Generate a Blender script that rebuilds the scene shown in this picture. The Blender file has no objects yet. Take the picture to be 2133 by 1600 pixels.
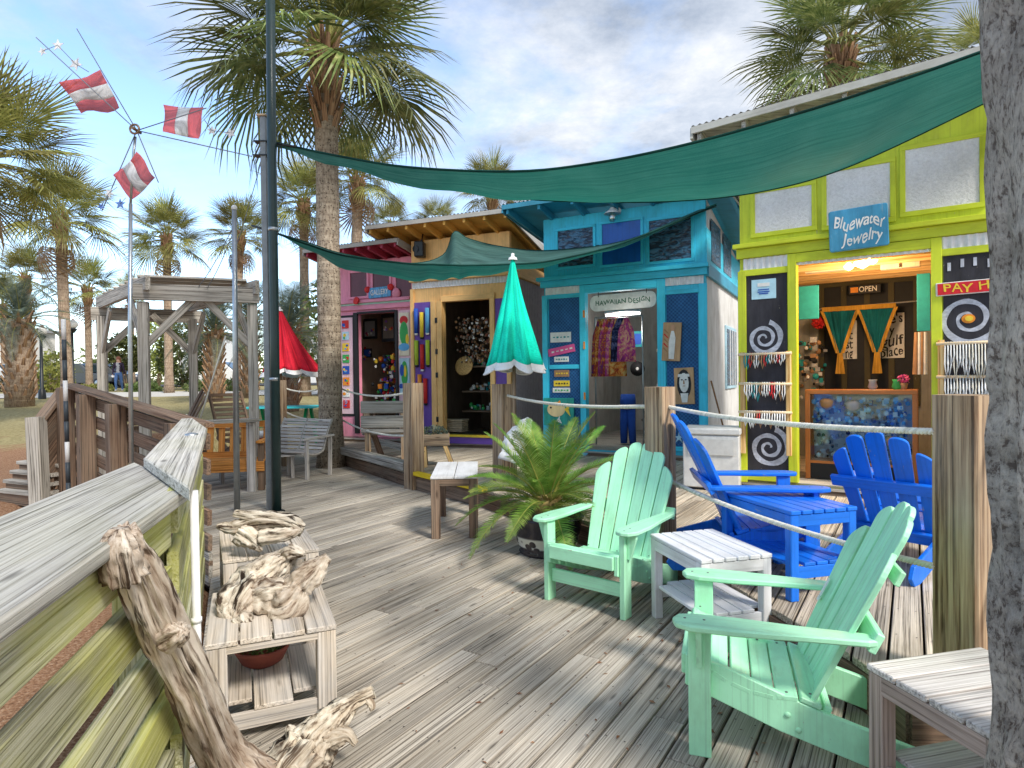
import bpy, bmesh, math, random
from mathutils import Vector, Matrix, Euler
from math import sin, cos, pi, radians, sqrt, atan2
SC = bpy.context.scene
COL = SC.collection
random.seed(7)
R = random.Random(11)
# ------------------------------------------------------------------ camera
FPX, CX, CY, HOR, EYE, ROLL = 1300.0, 1066.5, 800.0, 785.0, 1.55, radians(0.7)
pit = math.atan((CY - HOR) / FPX)
f0 = Vector((0, cos(pit), -sin(pit)))
u0 = Vector((0, sin(pit), cos(pit)))
r0 = Vector((1, 0, 0))
CR = r0 * cos(ROLL) - u0 * sin(ROLL)
CU = r0 * sin(ROLL) + u0 * cos(ROLL)
CF = f0
CAMP = Vector((0, 0, EYE))
cam_d = bpy.data.cameras.new('camera')
cam = bpy.data.objects.new('camera', cam_d)
COL.objects.link(cam)
cam_d.sensor_width = 36.0
cam_d.sensor_fit = 'HORIZONTAL'
cam_d.lens = 36.0 * FPX / 2133.0
cam_d.clip_start = 0.05
cam_d.clip_end = 1500
m3 = Matrix((CR, CU, -CF)).transposed()
cam.matrix_world = Matrix.Translation(CAMP) @ m3.to_4x4()
SC.camera = cam
# ------------------------------------------------------------------ light
SUN_AZ = Vector((0.62, -0.78, 0)).normalized()
SUN_EL = radians(44)
SKY_STR, SUN_STR, EXPO, CLOUD_STR = 0.13, 1.5, 1.52, 0.39
world = bpy.data.worlds.new('World')
SC.world = world
world.use_nodes = True
def build_world():
    nt = world.node_tree
    N = nt.nodes; Lk = nt.links
    N.clear()
    out = N.new('ShaderNodeOutputWorld')
    sky = N.new('ShaderNodeTexSky'); sky.sky_type = 'NISHITA'; sky.sun_disc = False
    sky.sun_elevation = SUN_EL
    sky.sun_rotation = atan2(SUN_AZ.x, SUN_AZ.y)
    sky.air_density = 1.0; sky.dust_density = 0.5; sky.ozone_density = 2.6
    bg = N.new('ShaderNodeBackground'); bg.inputs['Strength'].default_value = SKY_STR
    Lk.new(sky.outputs[0], bg.inputs['Color'])
    tc = N.new('ShaderNodeTexCoord')
    sep = N.new('ShaderNodeSeparateXYZ'); Lk.new(tc.outputs['Generated'], sep.inputs[0])
    mz = N.new('ShaderNodeMath'); mz.operation = 'MAXIMUM'; mz.inputs[1].default_value = 0.0
    Lk.new(sep.outputs['Z'], mz.inputs[0])
    az = N.new('ShaderNodeMath'); az.operation = 'ADD'; az.inputs[1].default_value = 0.14
    Lk.new(mz.outputs[0], az.inputs[0])
    dx = N.new('ShaderNodeMath'); dx.operation = 'DIVIDE'; Lk.new(sep.outputs['X'], dx.inputs[0]); Lk.new(az.outputs[0], dx.inputs[1])
    dy = N.new('ShaderNodeMath'); dy.operation = 'DIVIDE'; Lk.new(sep.outputs['Y'], dy.inputs[0]); Lk.new(az.outputs[0], dy.inputs[1])
    cmb = N.new('ShaderNodeCombineXYZ'); Lk.new(dx.outputs[0], cmb.inputs[0]); Lk.new(dy.outputs[0], cmb.inputs[1])
    # broad cover
    n1 = N.new('ShaderNodeTexNoise'); n1.inputs['Scale'].default_value = 0.42; n1.inputs['Detail'].default_value = 3
    mp = N.new('ShaderNodeMapping'); mp.inputs['Location'].default_value = (3.4, 1.2, 0.0)
    Lk.new(cmb.outputs[0], mp.inputs[0]); Lk.new(mp.outputs[0], n1.inputs['Vector'])
    # cover grows towards +X (thicker deck of cloud to the right)
    gx = N.new('ShaderNodeMath'); gx.operation = 'MULTIPLY_ADD'; gx.inputs[1].default_value = 0.12; gx.inputs[2].default_value = 0.145
    Lk.new(dx.outputs[0], gx.inputs[0])
    gxc = N.new('ShaderNodeClamp'); gxc.inputs['Min'].default_value = -0.03; gxc.inputs['Max'].default_value = 0.22
    Lk.new(gx.outputs[0], gxc.inputs['Value'])
    # puffs
    n2 = N.new('ShaderNodeTexNoise'); n2.inputs['Scale'].default_value = 2.6; n2.inputs['Detail'].default_value = 9; n2.inputs['Roughness'].default_value = 0.62
    n2.inputs['Distortion'].default_value = 0.35
    mp2 = N.new('ShaderNodeMapping'); mp2.inputs['Location'].default_value = (0.7, 5.2, 0.0)
    Lk.new(cmb.outputs[0], mp2.inputs[0]); Lk.new(mp2.outputs[0], n2.inputs['Vector'])
    a1 = N.new('ShaderNodeMath'); a1.operation = 'MULTIPLY_ADD'; a1.inputs[1].default_value = 0.55
    Lk.new(n2.outputs['Fac'], a1.inputs[0])
    m1 = N.new('ShaderNodeMath'); m1.operation = 'MULTIPLY'; m1.inputs[1].default_value = 0.55; Lk.new(n1.outputs['Fac'], m1.inputs[0])
    s1 = N.new('ShaderNodeMath'); s1.operation = 'ADD'; Lk.new(m1.outputs[0], s1.inputs[0]); Lk.new(gxc.outputs[0], s1.inputs[1])
    Lk.new(s1.outputs[0], a1.inputs[2])
    rp = N.new('ShaderNodeValToRGB'); rp.color_ramp.elements[0].position = 0.50; rp.color_ramp.elements[1].position = 0.72
    rp.color_ramp.elements[0].color = (0.0, 0.0, 0.0, 1); rp.color_ramp.elements[1].color = (0.93, 0.93, 0.93, 1)
    Lk.new(a1.outputs[0], rp.inputs[0])
    # cloud shade
    rc = N.new('ShaderNodeValToRGB')
    rc.color_ramp.elements[0].position = 0.36; rc.color_ramp.elements[0].color = (0.38, 0.44, 0.54, 1)
    rc.color_ramp.elements[1].position = 0.66; rc.color_ramp.elements[1].color = (1.0, 1.0, 1.0, 1)
    e = rc.color_ramp.elements.new(0.5); e.color = (0.66, 0.71, 0.79, 1)
    n3 = N.new('ShaderNodeTexNoise'); n3.inputs['Scale'].default_value = 1.7; n3.inputs['Detail'].default_value = 9; n3.inputs['Roughness'].default_value = 0.66
    mp3 = N.new('ShaderNodeMapping'); mp3.inputs['Location'].default_value = (8.1, 2.7, 0.0)
    Lk.new(cmb.outputs[0], mp3.inputs[0]); Lk.new(mp3.outputs[0], n3.inputs['Vector'])
    Lk.new(n3.outputs['Fac'], rc.inputs[0])
    bc = N.new('ShaderNodeBackground'); bc.inputs['Strength'].default_value = CLOUD_STR
    Lk.new(rc.outputs[0], bc.inputs['Color'])
    mx = N.new('ShaderNodeMixShader')
    Lk.new(rp.outputs[0], mx.inputs[0]); Lk.new(bg.outputs[0], mx.inputs[1]); Lk.new(bc.outputs[0], mx.inputs[2])
    Lk.new(mx.outputs[0], out.inputs['Surface'])
build_world()
sun_d = bpy.data.lights.new('sun', 'SUN'); sun_d.energy = SUN_STR; sun_d.angle = radians(12.0); sun_d.color = (1.0, 0.95, 0.87)
sun = bpy.data.objects.new('sun', sun_d); COL.objects.link(sun)
sdir = Vector((SUN_AZ.x * cos(SUN_EL), SUN_AZ.y * cos(SUN_EL), sin(SUN_EL)))
sun.rotation_euler = sdir.to_track_quat('Z', 'Y').to_euler()
SC.view_settings.view_transform = 'Standard'
SC.view_settings.look = 'None'
SC.view_settings.exposure = EXPO
SC.view_settings.gamma = 1.0
SC.view_settings.use_curve_mapping = False
SC.render.engine = 'CYCLES'
SC.cycles.max_bounces = 6
SC.cycles.transparent_max_bounces = 12
# ------------------------------------------------------------------ measuring helpers (photo pixel -> place at a known distance)
def ray(px, py):
    return CF * FPX + CR * (px - CX) + CU * (CY - py)
def P(px, py, Y):
    d = ray(px, py); return CAMP + d * (Y / d.y)
def G(px, py, z=0.0):
    d = ray(px, py); return CAMP + d * ((z - EYE) / d.z)
# ------------------------------------------------------------------ object helpers
ORG = {}
def tag(o, label=None, cat=None, group=None, kind=None):
    if label: o['label'] = label
    if cat: o['category'] = cat
    if group: o['group'] = group
    if kind: o['kind'] = kind
    return o
def thing(name, label, cat, loc=(0, 0, 0), rz=0.0, group=None, local=False):
    o = bpy.data.objects.new(name, None); COL.objects.link(o)
    o.empty_display_size = 0.1
    o.location = loc; o.rotation_euler = (0, 0, rz)
    ORG[o.name] = Vector((0, 0, 0)) if local else Vector(loc)
    return tag(o, label, cat, group)
def kids(o):
    return [c for c in ALLKIDS.get(o.name, [])]
ALLKIDS = {}
def setpar(o, p):
    o.parent = p
    ALLKIDS.setdefault(p.name, []).append(o)
def copy_tree(o, parent=None):
    c = o.copy(); COL.objects.link(c)
    ORG[c.name] = Vector((0, 0, 0))
    if parent is not None: setpar(c, parent)
    for k in kids(o): copy_tree(k, c)
    return c
class MB:
    def __init__(s): s.v = []; s.f = []; s.w = []; s.m = []; s.sm = []
    def add(s, vs, fs, ws=None, mi=0, smooth=False):
        b = len(s.v)
        s.v += [Vector(v) for v in vs]
        s.w += [tuple(w) for w in (ws if ws else vs)]
        for f in fs:
            s.f.append([b + i for i in f]); s.m.append(mi); s.sm.append(smooth)
    def bar(s, p0, p1, w, h, up=(0, 0, 1), mi=0, w1=None, h1=None, ch=0.0):
        """board from p0 to p1: w across, h along up"""
        p0 = Vector(p0); p1 = Vector(p1); d = p1 - p0; L = d.length
        if L < 1e-6: return
        d /= L; up = Vector(up)
        sd = d.cross(up)
        if sd.length < 1e-4: sd = d.cross(Vector((0, 1, 0)))
        if sd.length < 1e-4: sd = d.cross(Vector((1, 0, 0)))
        sd.normalize(); u = sd.cross(d).normalized()
        w1 = w if w1 is None else w1; h1 = h if h1 is None else h1
        o = Vector((R.random() * 40, R.random() * 40, R.random() * 40))
        if ch > 0:
            prof = lambda a, b: [(-a + ch, -b), (a - ch, -b), (a, -b + ch), (a, b - ch), (a - ch, b), (-a + ch, b), (-a, b - ch), (-a, -b + ch)]
        else:
            prof = lambda a, b: [(-a, -b), (a, -b), (a, b), (-a, b)]
        A = prof(w / 2, h / 2); B = prof(w1 / 2, h1 / 2); n = len(A)
        vs = [p0 + sd * x + u * y for x, y in A] + [p1 + sd * x + u * y for x, y in B]
        ws = [(o.x, o.y + x, o.z + y) for x, y in A] + [(o.x + L, o.y + x, o.z + y) for x, y in B]
        fs = [[i, (i + 1) % n, n + (i + 1) % n, n + i] for i in range(n)] + [list(range(n - 1, -1, -1)), list(range(n, 2 * n))]
        s.add(vs, [f[::-1] for f in fs], ws, mi)
    def box(s, c, sz, rz=0.0, mi=0, ch=0.0):
        c = Vector(c); ax = Vector((cos(rz), sin(rz), 0))
        # grain along the longest axis
        sx, sy, sz_ = sz
        if sx >= sy and sx >= sz_:
            s.bar(c - ax * sx / 2, c + ax * sx / 2, sy, sz_, (0, 0, 1), mi, ch=ch)
        elif sy >= sz_:
            ay = Vector((-sin(rz), cos(rz), 0))
            s.bar(c - ay * sy / 2, c + ay * sy / 2, sx, sz_, (0, 0, 1), mi, ch=ch)
        else:
            s.bar(c - Vector((0, 0, sz_ / 2)), c + Vector((0, 0, sz_ / 2)), sx, sy, (-sin(rz), cos(rz), 0), mi, ch=ch)
    def tube(s, pts, r, n=10, mi=0, cap=True, smooth=True, prof=None, up=(0, 0, 1)):
        pts = [Vector(p) for p in pts]; m = len(pts)
        rs = r if isinstance(r, (list, tuple)) else [r] * m
        o = (R.random() * 40, R.random() * 40, R.random() * 40)
        vs = []; ws = []; acc = 0; pn = None
        for i, p in enumerate(pts):
            t = (pts[min(i + 1, m - 1)] - pts[max(i - 1, 0)]).normalized()
            if pn is None:
                a = Vector(up)
                if abs(a.dot(t)) > 0.95: a = Vector((1, 0, 0))
                pn = (a - t * a.dot(t)).normalized()
            else:
                pn = (pn - t * pn.dot(t)).normalized()
            b = t.cross(pn)
            if i: acc += (p - pts[i - 1]).length
            for k in range(n):
                a = 2 * pi * k / n
                rr = rs[i] * (prof(i, k) if prof else 1.0)
                vs.append(p + pn * cos(a) * rr + b * sin(a) * rr)
                ws.append((o[0] + acc, o[1] + cos(a) * rs[i], o[2] + sin(a) * rs[i]))
        fs = []
        for i in range(m - 1):
            for k in range(n):
                fs.append([i * n + k, i * n + (k + 1) % n, (i + 1) * n + (k + 1) % n, (i + 1) * n + k])
        s.add(vs, fs, ws, mi, smooth)
        if cap:
            b = len(s.v) - len(vs)
            s.f.append([b + k for k in range(n)][::-1]); s.m.append(mi); s.sm.append(False)
            s.f.append([b + (m - 1) * n + k for k in range(n)]); s.m.append(mi); s.sm.append(False)
    def prism(s, poly, o, ex, ey, ez, t, mi=0):
        """poly in (a,b) on axes ex, ey at o, from 0 to t along ez"""
        o = Vector(o); ex = Vector(ex); ey = Vector(ey); ez = Vector(ez); n = len(poly)
        off = (R.random() * 40, R.random() * 40, R.random() * 40)
        vs = [o + ex * a + ey * b for a, b in poly] + [o + ex * a + ey * b + ez * t for a, b in poly]
        ws = [(off[0] + b, off[1] + a, off[2]) for a, b in poly] + [(off[0] + b, off[1] + a, off[2] + t) for a, b in poly]
        fs = [list(range(n))[::-1], list(range(n, 2 * n))] + [[i, (i + 1) % n, n + (i + 1) % n, n + i] for i in range(n)]
        if ex.cross(ey).dot(ez) < 0: fs = [f[::-1] for f in fs]
        if t < 0: fs = [f[::-1] for f in fs]
        s.add(vs, fs, ws, mi)
    def lathe(s, c, prof, n=16, mi=0, smooth=True, axis=(0, 0, 1)):
        ax = Vector(axis).normalized(); a0 = ax.orthogonal().normalized(); b0 = ax.cross(a0); c = Vector(c)
        vs = []; ws = []
        for r, z in prof:
            for k in range(n):
                a = 2 * pi * k / n
                vs.append(c + ax * z + (a0 * cos(a) + b0 * sin(a)) * max(r, 0.0004)); ws.append((z, cos(a) * r, sin(a) * r))
        fs = []
        for i in range(len(prof) - 1):
            for k in range(n):
                fs.append([i * n + k, i * n + (k + 1) % n, (i + 1) * n + (k + 1) % n, (i + 1) * n + k])
        s.add(vs, fs, ws, mi, smooth)
    def ball(s, c, r, mi=0, n=10, sq=(1, 1, 1)):
        c = Vector(c); vs = []; fs = []; h = n // 2
        for i in range(h + 1):
            t = pi * i / h
            for k in range(n):
                a = 2 * pi * k / n
                vs.append(c + Vector((sin(t) * cos(a) * r * sq[0], sin(t) * sin(a) * r * sq[1], cos(t) * r * sq[2])))
        for i in range(h):
            for k in range(n):
                fs.append([i * n + k, (i + 1) * n + k, (i + 1) * n + (k + 1) % n, i * n + (k + 1) % n])
        s.add(vs, fs, None, mi, True)
    def grid(s, rows, mi=0, smooth=True, ws=None):
        m = len(rows); n = len(rows[0])
        vs = [Vector(p) for r in rows for p in r]
        w = [q for r in ws for q in r] if ws else None
        fs = [[i * n + j, i * n + j + 1, (i + 1) * n + j + 1, (i + 1) * n + j] for i in range(m - 1) for j in range(n - 1)]
        s.add(vs, fs, w, mi, smooth)
    def mesh(s, name, org=Vector((0, 0, 0))):
        me = bpy.data.meshes.new(name)
        me.from_pydata([tuple(v - org) for v in s.v], [], s.f)
        me.update()
        me.polygons.foreach_set('material_index', s.m)
        me.polygons.foreach_set('use_smooth', s.sm)
        at = me.attributes.new('uvw', 'FLOAT_VECTOR', 'POINT')
        at.data.foreach_set('vector', [c for w in s.w for c in w])
        return me
    def build(s, name, mats, parent=None, org=None, bevel=0.0, solid=0.0):
        if parent is not None: o_ = ORG.get(parent.name, Vector((0, 0, 0)))
        else: o_ = Vector(org) if org is not None else Vector((0, 0, 0))
        me = s.mesh(name, o_)
        for m in (mats if isinstance(mats, (list, tuple)) else [mats]): me.materials.append(m)
        ob = bpy.data.objects.new(name, me); COL.objects.link(ob)
        ORG[ob.name] = o_.copy()
        if parent is not None: setpar(ob, parent)
        else: ob.location = o_
        if bevel > 0:
            b = ob.modifiers.new('bevel', 'BEVEL'); b.width = bevel; b.segments = 1; b.limit_method = 'ANGLE'; b.harden_normals = False
        if solid > 0:
            q = ob.modifiers.new('thick', 'SOLIDIFY'); q.thickness = solid; q.offset = 0
        return ob
# ------------------------------------------------------------------ materials
MAT = {}
class NT:
    def __init__(s, name):
        s.mat = bpy.data.materials.new(name); s.mat.use_nodes = True
        s.nt = s.mat.node_tree; s.N = s.nt.nodes; s.L = s.nt.links
        s.bsdf = s.N['Principled BSDF']; s.out = s.N['Material Output']
    def n(s, t, **k):
        o = s.N.new('ShaderNode' + t)
        for a, b in k.items():
            if a in o.inputs.keys(): o.inputs[a].default_value = b
            else: setattr(o, a, b)
        return o
    def l(s, a, b): s.L.new(a, b)
    def coord(s, scale=(1, 1, 1), src='uvw', loc=(0, 0, 0)):
        if src == 'uvw':
            a = s.n('Attribute', attribute_name='uvw'); o = a.outputs['Vector']
        else:
            a = s.n('TexCoord'); o = a.outputs['Object']
        m = s.n('Mapping'); m.inputs['Scale'].default_value = scale; m.inputs['Location'].default_value = loc
        s.l(o, m.inputs[0]); return m.outputs[0]
    def noise(s, vec, scale, detail=4, rough=0.55, dist=0.0):
        t = s.n('TexNoise'); t.inputs['Scale'].default_value = scale; t.inputs['Detail'].default_value = detail
        t.inputs['Roughness'].default_value = rough; t.inputs['Distortion'].default_value = dist
        s.l(vec, t.inputs['Vector']); return t.outputs['Fac']
    def ramp(s, fac, stops):
        r = s.n('ValToRGB'); cr = r.color_ramp
        while len(cr.elements) > 1: cr.elements.remove(cr.elements[0])
        cr.elements[0].position = stops[0][0]; cr.elements[0].color = (*stops[0][1], 1) if len(stops[0][1]) == 3 else stops[0][1]
        for p, c in stops[1:]:
            e = cr.elements.new(p); e.color = (*c, 1)
        s.l(fac, r.inputs[0]); return r.outputs[0]
    def mix(s, a, b, fac=0.5, mode='MIX'):
        m = s.n('MixRGB', blend_type=mode)
        for i, x in ((0, fac), (1, a), (2, b)):
            if hasattr(x, 'is_output'): s.l(x, m.inputs[i])
            elif i == 0: m.inputs[0].default_value = x
            else: m.inputs[i].default_value = (*x, 1)
        return m.outputs[0]
    def math(s, op, a, b=0.0):
        m = s.n('Math', operation=op)
        for i, x in ((0, a), (1, b)):
            if hasattr(x, 'is_output'): s.l(x, m.inputs[i])
            else: m.inputs[i].default_value = x
        return m.outputs[0]
    def rnd(s, lo, hi):
        o = s.n('ObjectInfo'); m = s.n('MapRange'); m.inputs['To Min'].default_value = lo; m.inputs['To Max'].default_value = hi
        s.l(o.outputs['Random'], m.inputs['Value']); return m.outputs[0]
    def bump(s, h, st=0.3, dist=0.01):
        b = s.n('Bump'); b.inputs['Strength'].default_value = st; b.inputs['Distance'].default_value = dist
        s.l(h, b.inputs['Height']); s.l(b.outputs[0], s.bsdf.inputs['Normal'])
    def col(s, c):
        if hasattr(c, 'is_output'): s.l(c, s.bsdf.inputs['Base Color'])
        else: s.bsdf.inputs['Base Color'].default_value = (*c, 1)
    def done(s, rough=0.7, spec=0.3, metal=0.0):
        s.bsdf.inputs['Roughness'].default_value = rough
        s.bsdf.inputs['Specular IOR Level'].default_value = spec
        s.bsdf.inputs['Metallic'].default_value = metal
        return s.mat
def wood(key, light, mid, dark, rough=0.85, fine=95, crack=0.5, stain=None, stain_amt=0.5, var=0.22, src='uvw', bump=0.5, knots=True, along=1.0):
    if key in MAT: return MAT[key]
    t = NT(key)
    v = t.coord((1.1 * along, fine * 1.15, fine * 1.15), src)
    g = t.noise(v, 1.0, 7, 0.66, 0.1)
    c = t.ramp(g, [(0.36, dark), (0.46, mid), (0.60, light)])
    v2 = t.coord((0.7 * along, fine * 0.6, fine * 0.6), src, (3, 5, 1))
    k = t.noise(v2, 1.0, 4, 0.6, 0.2)
    kr = t.ramp(k, [(0.36, (0, 0, 0)), (0.43, (1, 1, 1))])
    dk = tuple(x * 0.35 for x in dark)
    inv = t.math('SUBTRACT', 1.0, kr)
    c = t.mix(c, dk, t.math('MULTIPLY', inv, crack))
    # blotches of weathering
    v3 = t.coord((1.1, 4.5, 4.5), src, (9, 2, 4))
    b = t.noise(v3, 1.0, 5, 0.6)
    br = t.ramp(b, [(0.3, (0.62, 0.6, 0.58)), (0.5, (1, 1, 1)), (0.72, (1.28, 1.26, 1.22))])
    c = t.mix(c, br, 0.8, 'MULTIPLY')
    if stain:
        v4 = t.coord((1.6, 5, 5), src, (1, 7, 3))
        s_ = t.noise(v4, 1.0, 5, 0.6)
        sr = t.ramp(s_, [(0.40, (0, 0, 0)), (0.60, (1, 1, 1))])
        c = t.mix(c, t.mix(c, stain, 0.75), t.math('MULTIPLY', sr, stain_amt))
    if knots:
        vk = t.coord((2.2, 9, 9), src, (4, 4, 9))
        vo = t.n('TexVoronoi'); vo.inputs['Scale'].default_value = 1.0; t.l(vk, vo.inputs['Vector'])
        kk = t.ramp(vo.outputs['Distance'], [(0.05, (1, 1, 1)), (0.13, (0, 0, 0))])
        c = t.mix(c, tuple(x * 0.6 for x in dark), t.math('MULTIPLY', kk, 0.7))
    hv = t.n('HueSaturation'); t.l(c, hv.inputs['Color']); t.l(t.rnd(1 - var, 1 + var), hv.inputs['Value'])
    t.col(hv.outputs[0])
    h = t.math('ADD', g, t.math('MULTIPLY', kr, 0.6))
    t.bump(h, bump, 0.006)
    MAT[key] = t.done(rough, 0.2)
    return MAT[key]
def paint(key, c, rough=0.5, var=0.12, bump=0.12, spec=0.35, scale=6.0, wear=None, wear_amt=0.0, src='uvw', rv=0.05):
    if key in MAT: return MAT[key]
    t = NT(key)
    v = t.coord((scale * 0.4, scale, scale), src)
    n_ = t.noise(v, 1.0, 6, 0.6)
    cc = t.ramp(n_, [(0.25, tuple(max(x * (1 - var), 0) for x in c)), (0.75, tuple(min(x * (1 + var) + 0.002, 1) for x in c))])
    if wear:
        v2 = t.coord((scale * 0.7, scale * 3, scale * 3), src, (2, 2, 5))
        w = t.noise(v2, 1.0, 7, 0.7)
        wr = t.ramp(w, [(0.60, (0, 0, 0)), (0.70, (1, 1, 1))])
        cc = t.mix(cc, wear, t.math('MULTIPLY', wr, wear_amt))
    gr = t.noise(t.coord((0.8, 55, 55), src, (6, 1, 2)), 1.0, 5, 0.6)
    cc = t.mix(cc, t.ramp(gr, [(0.36, (0.74, 0.74, 0.74)), (0.47, (1, 1, 1))]), 0.55, 'MULTIPLY')
    gm = t.noise(t.coord((1.6, 3.2, 3.2), src, (3, 8, 2)), 1.0, 6, 0.68)
    cc = t.mix(cc, t.ramp(gm, [(0.33, (0.66, 0.63, 0.58)), (0.52, (1, 1, 1)), (0.72, (1.10, 1.10, 1.10))]), 0.6, 'MULTIPLY')
    sc = t.noise(t.coord((9, 26, 26), src, (5, 5, 1)), 1.0, 4, 0.7)
    cc = t.mix(cc, (0.34, 0.29, 0.23), t.math('MULTIPLY', t.ramp(sc, [(0.685, (0, 0, 0)), (0.71, (1, 1, 1))]), 0.55))
    hv = t.n('HueSaturation'); t.l(cc, hv.inputs['Color']); t.l(t.rnd(1 - rv, 1 + rv), hv.inputs['Value'])
    t.col(hv.outputs[0])
    t.bump(t.math('ADD', gr, t.math('MULTIPLY', sc, 0.5)), bump * 2.2, 0.004)
    MAT[key] = t.done(rough, spec)
    return MAT[key]
def plain(key, c, rough=0.6, spec=0.3, metal=0.0, emit=None, estr=1.0):
    if key in MAT: return MAT[key]
    t = NT(key)
    v = t.coord((3, 3, 3), 'obj'); n_ = t.noise(v, 4.0, 4, 0.6)
    t.col(t.ramp(n_, [(0.3, tuple(x * 0.85 for x in c)), (0.7, tuple(min(1, x * 1.1) for x in c))]))
    if emit:
        t.bsdf.inputs['Emission Color'].default_value = (*emit, 1); t.bsdf.inputs['Emission Strength'].default_value = estr
    MAT[key] = t.done(rough, spec, metal)
    return MAT[key]
def glass(key, c=(0.8, 0.9, 0.95), rough=0.05, fac=0.22):
    if key in MAT: return MAT[key]
    t = NT(key); N = t.N
    tr = t.n('BsdfTransparent'); tr.inputs[0].default_value = (*c, 1)
    gl = t.n('BsdfGlossy'); gl.inputs['Roughness'].default_value = rough
    mx = t.n('MixShader'); mx.inputs[0].default_value = fac
    t.l(tr.outputs[0], mx.inputs[1]); t.l(gl.outputs[0], mx.inputs[2]); t.l(mx.outputs[0], t.out.inputs['Surface'])
    MAT[key] = t.mat
    return t.mat
def leafmat(key, c1, c2, c3, trans=0.35, rough=0.45):
    if key in MAT: return MAT[key]
    t = NT(key)
    v = t.coord((2, 2, 2), 'obj'); n_ = t.noise(v, 3.0, 3, 0.6)
    c = t.ramp(n_, [(0.3, c1), (0.5, c2), (0.72, c3)])
    hv = t.n('HueSaturation'); t.l(c, hv.inputs['Color']); t.l(t.rnd(0.62, 1.45), hv.inputs['Value']); t.l(t.rnd(0.475, 0.52), hv.inputs['Hue'])
    t.col(hv.outputs[0]); t.done(rough, 0.35)
    tl = t.n('BsdfTranslucent'); t.l(hv.outputs[0], tl.inputs[0])
    mx = t.n('MixShader'); mx.inputs[0].default_value = trans
    t.l(t.bsdf.outputs[0], mx.inputs[1]); t.l(tl.outputs[0], mx.inputs[2]); t.l(mx.outputs[0], t.out.inputs['Surface'])
    MAT[key] = t.mat
    return t.mat
def cloth(key, c, trans=0.25, rough=0.8, weave=260, openness=0.0, dark=0.75, tcol=None):
    if key in MAT: return MAT[key]
    t = NT(key)
    v = t.coord((1, 1, 1)); n_ = t.noise(v, 3.0, 4, 0.55)
    cc = t.ramp(n_, [(0.3, tuple(x * dark for x in c)), (0.7, tuple(min(1, x * 1.15) for x in c))])
    vs = t.coord((0.45, 15, 1)); st = t.noise(vs, 2.0, 5, 0.6, 0.4)
    cc = t.mix(cc, t.ramp(st, [(0.38, (0.50, 0.50, 0.50)), (0.50, (0.95, 0.95, 0.95)), (0.66, (1.22, 1.22, 1.22))]), 0.85, 'MULTIPLY')  # lengthwise streaks paint wrinkle shade and seam lines into the cloth colour
    wv = t.noise(t.coord((weave * 1.6, weave * 1.6, 1)), 1.0, 2, 0.6)
    cc = t.mix(cc, t.ramp(wv, [(0.35, (0.78, 0.78, 0.78)), (0.65, (1.15, 1.15, 1.15))]), 0.7, 'MULTIPLY')
    t.col(cc); t.done(rough, 0.15)
    t.bump(t.noise(t.coord((weave, weave, 1)), 1.0, 2, 0.5), 0.3, 0.003)
    tl = t.n('BsdfTranslucent')
    if tcol: tl.inputs[0].default_value = (*tcol, 1)
    else: t.l(cc, tl.inputs[0])
    mx = t.n('MixShader'); mx.inputs[0].default_value = trans
    t.l(t.bsdf.outputs[0], mx.inputs[1]); t.l(tl.outputs[0], mx.inputs[2])
    o = mx.outputs[0]
    if openness > 0:
        tp = t.n('BsdfTransparent'); m2 = t.n('MixShader'); m2.inputs[0].default_value = openness
        t.l(o, m2.inputs[1]); t.l(tp.outputs[0], m2.inputs[2]); o = m2.outputs[0]
    t.l(o, t.out.inputs['Surface'])
    MAT[key] = t.mat
    return t.mat
W_DECK = wood('weathered_deck_wood', (0.54, 0.49, 0.42), (0.34, 0.30, 0.25), (0.085, 0.07, 0.057), fine=125, crack=0.65, stain=(0.62, 0.52, 0.39), stain_amt=0.3, var=0.26)
W_DECK2 = wood('sunbleached_deck_wood', (0.66, 0.58, 0.47), (0.44, 0.38, 0.30), (0.12, 0.10, 0.08), fine=110, crack=0.7, stain=(0.40, 0.30, 0.2), stain_amt=0.35, var=0.2)
W_RAIL = wood('mossy_rail_wood', (0.52, 0.50, 0.36), (0.36, 0.35, 0.21), (0.12, 0.11, 0.06), fine=110, crack=0.6, along=1.3, stain=(0.50, 0.50, 0.10), stain_amt=0.85, var=0.16)
W_CAP = wood('grey_cap_wood', (0.58, 0.56, 0.52), (0.43, 0.41, 0.375), (0.16, 0.15, 0.135), fine=120, crack=0.6, stain=(0.42, 0.41, 0.22), stain_amt=0.25, var=0.1)
W_GREY = wood('grey_weathered_wood', (0.58, 0.54, 0.48), (0.40, 0.37, 0.32), (0.12, 0.105, 0.09), fine=80, crack=0.6, var=0.18)
W_STOOL = wood('pale_stool_wood', (0.66, 0.57, 0.47), (0.50, 0.42, 0.33), (0.20, 0.16, 0.12), fine=80, crack=0.4, stain=(0.55, 0.56, 0.58), stain_amt=0.5, var=0.12)
W_BROWN = wood('dark_brown_wood', (0.26, 0.17, 0.115), (0.15, 0.092, 0.062), (0.038, 0.024, 0.018), fine=70, crack=0.6, stain=(0.26, 0.22, 0.17), stain_amt=0.4, var=0.22)
W_POST = wood('brown_post_wood', (0.50, 0.36, 0.23), (0.30, 0.19, 0.11), (0.075, 0.038, 0.02), fine=42, crack=0.8, stain=(0.40, 0.35, 0.28), stain_amt=0.45, var=0.1)
W_DRIFT = wood('driftwood', (0.76, 0.68, 0.58), (0.52, 0.43, 0.34), (0.09, 0.06, 0.04), fine=70, crack=1.0, stain=(0.26, 0.16, 0.10), stain_amt=0.6, var=0.08, bump=0.9, knots=False, along=2.5)
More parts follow.
